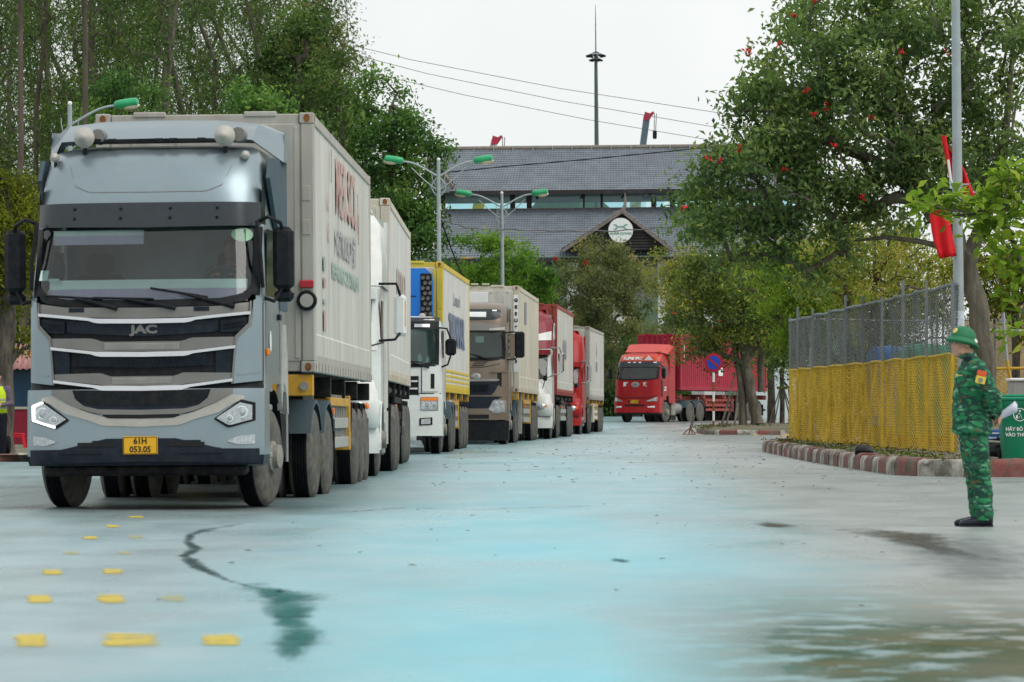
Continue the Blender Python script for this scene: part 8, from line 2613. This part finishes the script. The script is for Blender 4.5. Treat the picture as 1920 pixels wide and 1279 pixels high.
def soldier():
    base = Vector((X(1826, 36.0), 36.0, 0))
    hc = (-.09, 0, 1.60)
    T = turn(hc, R(24))
    Hd = lambda p: T((p[0] + hc[0] - .012, p[1], p[2] + hc[2] + .0))
    mb = MB()
    head_parts(mb, Hd)
    limb(mb, [(-.035, 0, 1.40), (-.062, 0, 1.50), (-.080, 0, 1.57)], [.066, .058, .058])
    mb.loft([((0, 0, .80), .12, .15), ((0, 0, .92), .13, .165), ((-.02, 0, 1.08), .115, .15), ((-.02, 0, 1.25), .125, .17), ((-.015, 0, 1.38), .11, .175), ((-.03, 0, 1.45), .06, .09)], 16)
    arms = {-1: [(.0, -.18, 1.385), (.150, -.245, 1.13), (.190, -.075, .985)], 1: [(.0, .18, 1.385), (.150, .245, 1.13), (.200, .04, .965)]}
    for sy, a in arms.items(): limb(mb, a, [.055, .042, .027])
    for sy, lg in ((-1, [(-.01, -.09, .86), (.045, -.09, .46), (.085, -.09, .09)]), (1, [(-.02, .09, .86), (.03, .09, .46), (.055, .09, .09)])):
        limb(mb, lg, [.085, .058, .042])
        mb.loft([((lg[2][0] + .05, lg[2][1], .05), .035, .03, (0, 1, 0), (0, 0, 1)), ((lg[2][0] - .17, lg[2][1], .035), .035, .02, (0, 1, 0), (0, 0, 1))], 10)
    hand(mb, (.206, -.035, .965), (.35, .75, -.35), (.2, .3, .9), (.9, -.35, .1), 1.0, .6, 1)
    hand(mb, (.214, .005, .945), (.35, -.8, -.25), (.2, -.3, .9), (.9, .35, .1), 1.0, .6, 1)
    me = bake(mb, .0075, 2, [M['skin']], 'person')
    o = link('person', me, None, base)
    tag(o, 'soldier in green camouflage and sun helmet standing in profile with hands behind his back', 'person')
    for sy in (-1, 1):
        mb = MB(); mb.ball((0, 0, 0), (.006, .013, .005), 8, 6); mb.build('eye', M['hair'], o, Hd((-.079, sy * .031, .004)), (0, 0, R(24)))
        mb = MB(); mb.tube([Hd((-.082, sy * .016, .024)), Hd((-.086, sy * .032, .028)), Hd((-.074, sy * .052, .022))], .0045, 5); mb.build('eyebrow', M['hair'], o)
    mb = MB(); sub = MB(); sub.ball((.022, 0, .028), (.098, .081, .092), 18, 12)
    mb.v = [Hd((x, y, max(z, -.045))) for x, y, z in sub.v]; mb.f = [f for f in sub.f if sum(sub.v[i][0] for i in f) / len(f) > -.005]; mb.m = [0] * len(mb.f)
    mb.build('hair', M['hair'], o, ang=80)
    # helmet
    th = R(13)
    def HP(p):
        x, z = p[0] * math.cos(th) + p[2] * math.sin(th), -p[0] * math.sin(th) + p[2] * math.cos(th)
        return T((x - .098, p[1], z + 1.622))
    prof = [(.80, -.030), (.97, -.022), (1.0, -.012), (.98, -.004), (.86, .006), (.76, .022), (.72, .05), (.64, .085), (.50, .112), (.30, .128), (.08, .134), (0, .134)]
    sub = MB(); sub.lathe(prof, (0, 0, 0), 'z', 40)
    mb = MB()
    vs = []
    for (x, y, z) in sub.v:
        front = max(0, -x) ** 2; backz = max(0, x) ** 2
        r_ = math.hypot(x, y)
        vs.append(HP((x * .158, y * .130, z - .020 * backz * (r_ > .8) - .004 * front * (r_ > .8))))
    mb.v, mb.f, mb.m = vs, sub.f, sub.m
    hel = mb.build('helmet', M['helmet'], o, ang=60)
    mb = MB(); sub = MB(); sub.lathe([(.735, .028), (.742, .034), (.735, .044)], (0, 0, 0), 'z', 40); mb.v = [HP((x * .160, y * .132, z)) for x, y, z in sub.v]; mb.f, mb.m = sub.f, sub.m; mb.build('helmet_band', M['helmet'], hel)
    mb = MB(); mb.lathe([(0, -.005), (.024, -.004), (.026, .004), (0, .006)], (0, 0, 0), 'x', 18); mb.build('badge', M['badge_gold'], hel, HP((-.108, -.022, .072)), (0, R(28), R(30)))
    mb = MB(); mb.ball((0, 0, 0), (.024, .008, .020), 10, 6); mb.build('rosette', M['white'], hel, HP((.085, -.078, .022)), (R(-20), R(20), R(50)))
    # jacket
    mb = MB()
    mb.loft([((-.012, 0, .805), .170, .205), ((-.012, 0, .83), .178, .215), ((-.018, 0, .95), .168, .205), ((-.025, 0, 1.075), .165, .20), ((-.02, 0, 1.2), .158, .205), ((-.015, 0, 1.32), .148, .208), ((0, 0, 1.40), .122, .195), ((-.012, 0, 1.445), .092, .135), ((-.035, 0, 1.475), .076, .082), ((-.05, 0, 1.505), .070, .070)], 28)
    for sy, a in arms.items():
        e, w = Vector(a[1]), Vector(a[2])
        s0 = Vector(a[0])
        limb(mb, [s0, s0.lerp(e, .5), e, e.lerp(w, .5), e.lerp(w, .93)], [.086, .078, .068, .060, .050], 14)
    for z, dx in ((.98, 0), (1.26, 0)):
        mb.box((-.105, -.155 if z > 1.1 else -.17, z), (.13, .06, .14), .015, rot=(0, 0, R(-38)))
    me = bake(mb, .011, 2, [M['camo']], 'jacket'); crumple(me, .016, 6, 1)
    link('jacket', me, o)
    mb = MB(); mb.loft([((-.052, 0, 1.478), .084, .086), ((-.060, 0, 1.52), .078, .080), ((-.062, 0, 1.521), .066, .068), ((-.05, 0, 1.47), .070, .072)], 22); mb.build('collar', M['camo'], o, ang=60)
    # shoulder strap, sleeve patches, name tape
    mb = MB(); mb.box((0, 0, 0), (.055, .15, .012), .004); mb.build('shoulder_strap', M['epaulette'], o, (-.045, -.135, 1.452), (R(26), R(-22), R(10)))
    pa = thing('x', '', '') if False else None
    mb = MB(); mb.box((0, 0, .030), (.082, .008, .048), .003); mb.build('sleeve_patch', M['patch_red'], o, (.030, -.300, 1.31), (R(-14), R(12), R(-6)))
    mb = MB(); mb.box((0, 0, -.030), (.086, .008, .068), .003); pt = mb.build('sleeve_patch', M['patch_yellow'], o, (.030, -.302, 1.31), (R(-14), R(12), R(-6)))
    mb = MB(); mb.prism([(-.020, -.02), (-.020, -.045), (0, -.056), (.020, -.045), (.020, -.02), (0, -.012)], -.007, -.003); mb.build('patch_crest', M['gunmetal'], pt)
    mb = MB(); mb.box((0, 0, 0), (.075, .006, .022), .002); mb.build('name_tape', M['badge_gold'], o, (-.145, -.138, 1.318), (0, R(10), R(-48)))
    # trousers
    mb = MB()
    mb.loft([((-.005, 0, .70), .115, .155), ((-.005, 0, .80), .135, .18), ((-.008, 0, .90), .140, .175), ((-.01, 0, .96), .13, .165)], 24)
    for lg in ([(-.008, -.085, .80), (.018, -.09, .62), (.052, -.09, .42), (.070, -.09, .24), (.082, -.09, .10), (.082, -.09, .06)], [(-.02, .085, .80), (.005, .09, .62), (.030, .09, .42), (.050, .09, .24), (.060, .09, .10), (.060, .09, .06)]):
        limb(mb, lg, [.112, .106, .096, .086, .084, .082], 16)
    mb.box((.02, -.185, .58), (.16, .04, .20), .02, rot=(R(-3), R(5), 0))
    me = bake(mb, .012, 2, [M['camo']], 'trousers')
    for v in me.vertices:
        if v.co.z < .055: v.co.z = .055
    crumple(me, .017, 5, 4)
    link('trousers', me, o)
    for y, x0, rz in ((-.09, .082, 4), (.09, .06, -6)):
        mb = MB()
        U, W = (0, 1, 0), (0, 0, 1)
        mb.loft([((.075, 0, .055), .022, .040, U, W), ((.06, 0, .055), .040, .052, U, W), ((0, 0, .06), .043, .058, U, W), ((-.08, 0, .045), .047, .043, U, W), ((-.16, 0, .036), .046, .034, U, W), ((-.205, 0, .030), .034, .027, U, W), ((-.222, 0, .026), .012, .014, U, W)], 16)
        mb.loft([((.02, 0, .05), .042, .055, (1, 0, 0), (0, 1, 0)), ((.025, 0, .14), .05, .05, (1, 0, 0), (0, 1, 0))], 14)
        s_ = bake(mb, .006, 2, [M['boot']], 'shoe')
        so = link('shoe', s_, o, (x0, y, 0), (0, 0, R(rz)))
        mb = MB(); mb.box((-.07, 0, .008), (.29, .088, .016), .006); mb.build('sole', M['ink_black'], so)
    # the folded papers he holds
    t = thing('folded_papers', 'folded white papers held in the soldier hands behind his back', 'paper', base + Vector((.205, -.03, .955)))
    for k in range(3):
        mb = MB()
        L = .17 - .01 * k
        mb.grid([[(L * u, -.02 - .006 * k + .012 * math.sin(u * 3 + k), .085 * u + w * (.030 + .006 * u) + .012 * k * u) for u in np.linspace(0, 1, 7)] for w in (-1, 1)])
        s_ = mb.build('sheet', M['paper'], t, ang=80)
        md = s_.modifiers.new('thickness', 'SOLIDIFY'); md.thickness = .002
    return o
soldier()

def simple_person(label, loc, rotz, J, top, bottom, extra=None, sc=1.0, voxel=.014, feet=True):
    """J gives joints facing -x: neck, head, arms (shoulder, elbow, wrist), legs (hip, knee, ankle)"""
    mb = MB()
    hc = J['head']
    head_parts(mb, lambda p: (p[0] + hc[0], p[1] + hc[1], p[2] + hc[2]))
    n0 = J['neck']
    limb(mb, [(n0[0], 0, n0[2] - .04), (hc[0] + .02, 0, hc[2] - .05)], [.06, .055])
    tor = J['torso']
    mb.loft([(c, a * .92, b_ * .92) for c, a, b_ in tor], 16)
    for a in J['arms']: limb(mb, a, [.05, .04, .028])
    for l in J['legs']: limb(mb, l, [.085, .058, .042])
    for a in J['arms']:
        d = (Vector(a[2]) - Vector(a[1])).normalized()
        s_ = d.cross(Vector((0, 0, 1))); s_ = s_.normalized() if s_.length > .1 else Vector((0, 1, 0))
        hand(mb, Vector(a[2]) + d * .05, d, s_, s_.cross(d), 1.0, .6, 1 if a[0][1] < 0 else -1)
    if feet:
        for l in J['legs']: mb.loft([((l[2][0] + .05, l[2][1], l[2][2] - .04), .035, .03, (0, 1, 0), (0, 0, 1)), ((l[2][0] - .17, l[2][1], l[2][2] - .055), .035, .02, (0, 1, 0), (0, 0, 1))], 10)
    o = link('person', bake(mb, voxel, 2, [M['skin']], 'person'), None, loc, (0, 0, rotz))
    tag(o, label, 'person')
    mb = MB(); mb.loft([(c, a, b_) for c, a, b_ in tor], 20)
    for a in J['arms']:
        s0, e, w = map(Vector, a)
        limb(mb, [s0, e, e.lerp(w, .9)], [.072, .058, .045])
    me = bake(mb, .02, 2, [top], 'jacket'); crumple(me, .008, 7, 2); link('jacket', me, o)
    mb = MB(); t0 = tor[0][0]
    mb.loft([((t0[0], t0[1], t0[2] - .06), .14, .165), ((t0[0], t0[1], t0[2] + .12), .13, .16)], 18)
    for l in J['legs']: limb(mb, l, [.105, .082, .068])
    me = bake(mb, .02, 2, [bottom], 'trousers'); link('trousers', me, o)
    mb = MB(); mb.ball((hc[0] + .02, 0, hc[2] + .045), (.102, .083, .090), 16, 10)
    mb.f = [f for f in mb.f if sum(mb.v[i][2] for i in f) / len(f) > hc[2] + .02 or sum(mb.v[i][0] for i in f) / len(f) > hc[0] + .03]; mb.m = [0] * len(mb.f)
    mb.build('hair', M['hair'], o, ang=80)
    for sy in (-1, 1):
        mb = MB(); mb.ball((0, 0, 0), (.006, .012, .005), 8, 6); mb.build('eye', M['hair'], o, (hc[0] - .079, sy * .031, hc[2] + .004))
    return o

# the driver behind the windscreen of the lead truck
M['teal_shirt'] = mat('teal_shirt', (.03, .16, .17), .8)
M['dark_cloth'] = mat('dark_cloth', (.015, .017, .025), .85)
Jd = {'head': (-.02, 0, .68), 'neck': (0, 0, .52), 'torso': [((.05, 0, .0), .13, .17), ((.04, 0, .2), .12, .17), ((.02, 0, .38), .12, .20), ((.01, 0, .47), .09, .16), ((0, 0, .52), .06, .07)],
      'arms': [[(0, -.2, .43), (-.22, -.26, .22), (-.45, -.13, .36)], [(0, .2, .43), (-.22, .26, .22), (-.45, .13, .36)]], 'legs': [[(.0, -.1, .02), (-.42, -.12, .05), (-.55, -.12, -.35)], [(.0, .1, .02), (-.42, .12, .05), (-.55, .12, -.35)]]}
mw = Matrix.Translation(TR1.location) @ Euler(TR1.rotation_euler).to_matrix().to_4x4()
dp = mw @ Vector((.74, 1.52, 2.07))
simple_person('driver in a teal shirt at the wheel of the lead truck', dp, R(90) - R(3.7), Jd, M['teal_shirt'], M['dark_cloth'], feet=False)
# man in a reflective vest at the left edge
M['mauve_sleeve'] = mat('grey_mauve_jacket', (.14, .11, .14), .85)
M['hi_vis'] = mat('reflective_yellow_green_vest', (.55, .72, .02), .6)
M['brown_shoe'] = mat('tan_shoe', (.30, .16, .05), .6)
Jg = {'head': (-.02, 0, 1.58), 'neck': (0, 0, 1.42), 'torso': [((0, 0, .86), .13, .18), ((0, 0, 1.0), .125, .17), ((0, 0, 1.2), .125, .185), ((0, 0, 1.34), .11, .20), ((0, 0, 1.40), .08, .13), ((0, 0, 1.45), .055, .065)],
      'arms': [[(0, -.21, 1.35), (-.02, -.27, 1.08), (-.22, -.10, 1.06)], [(0, .21, 1.35), (-.02, .27, 1.08), (-.22, .10, 1.06)]], 'legs': [[(0, -.1, .85), (0, -.1, .46), (.02, -.1, .08)], [(0, .1, .85), (0, .1, .46), (.02, .1, .08)]]}
dg_ = 76.5
gd = simple_person('man in a reflective yellow vest and grey-mauve jacket half cut off by the left edge', (X(-6, dg_), dg_, gz(dg_) + .0), R(90), Jg, M['mauve_sleeve'], M['dark_cloth'])
mb = MB(); mb.loft([((0, 0, .90), .142, .195), ((0, 0, 1.05), .138, .185), ((0, 0, 1.2), .138, .195), ((0, 0, 1.33), .12, .19), ((0, 0, 1.40), .09, .13)], 24, cap=False); v = mb.build('vest', M['hi_vis'], gd, ang=60)
md = v.modifiers.new('thickness', 'SOLIDIFY'); md.thickness = .006
for z in (1.0, 1.15):
    mb = MB(); mb.loft([((0, 0, z - .02), .1435, .192), ((0, 0, z + .02), .1435, .193)], 24, cap=False); mb.build('reflective_stripe', M['pale_trim'], v)
for sy in (-1, 1):
    mb = MB(); mb.loft([((.06, sy * .1, .05), .04, .045, (0, 1, 0), (0, 0, 1)), ((-.05, sy * .1, .05), .046, .045, (0, 1, 0), (0, 0, 1)), ((-.2, sy * .1, .03), .035, .026, (0, 1, 0), (0, 0, 1))], 12); mb.build('shoe', M['brown_shoe'], gd)
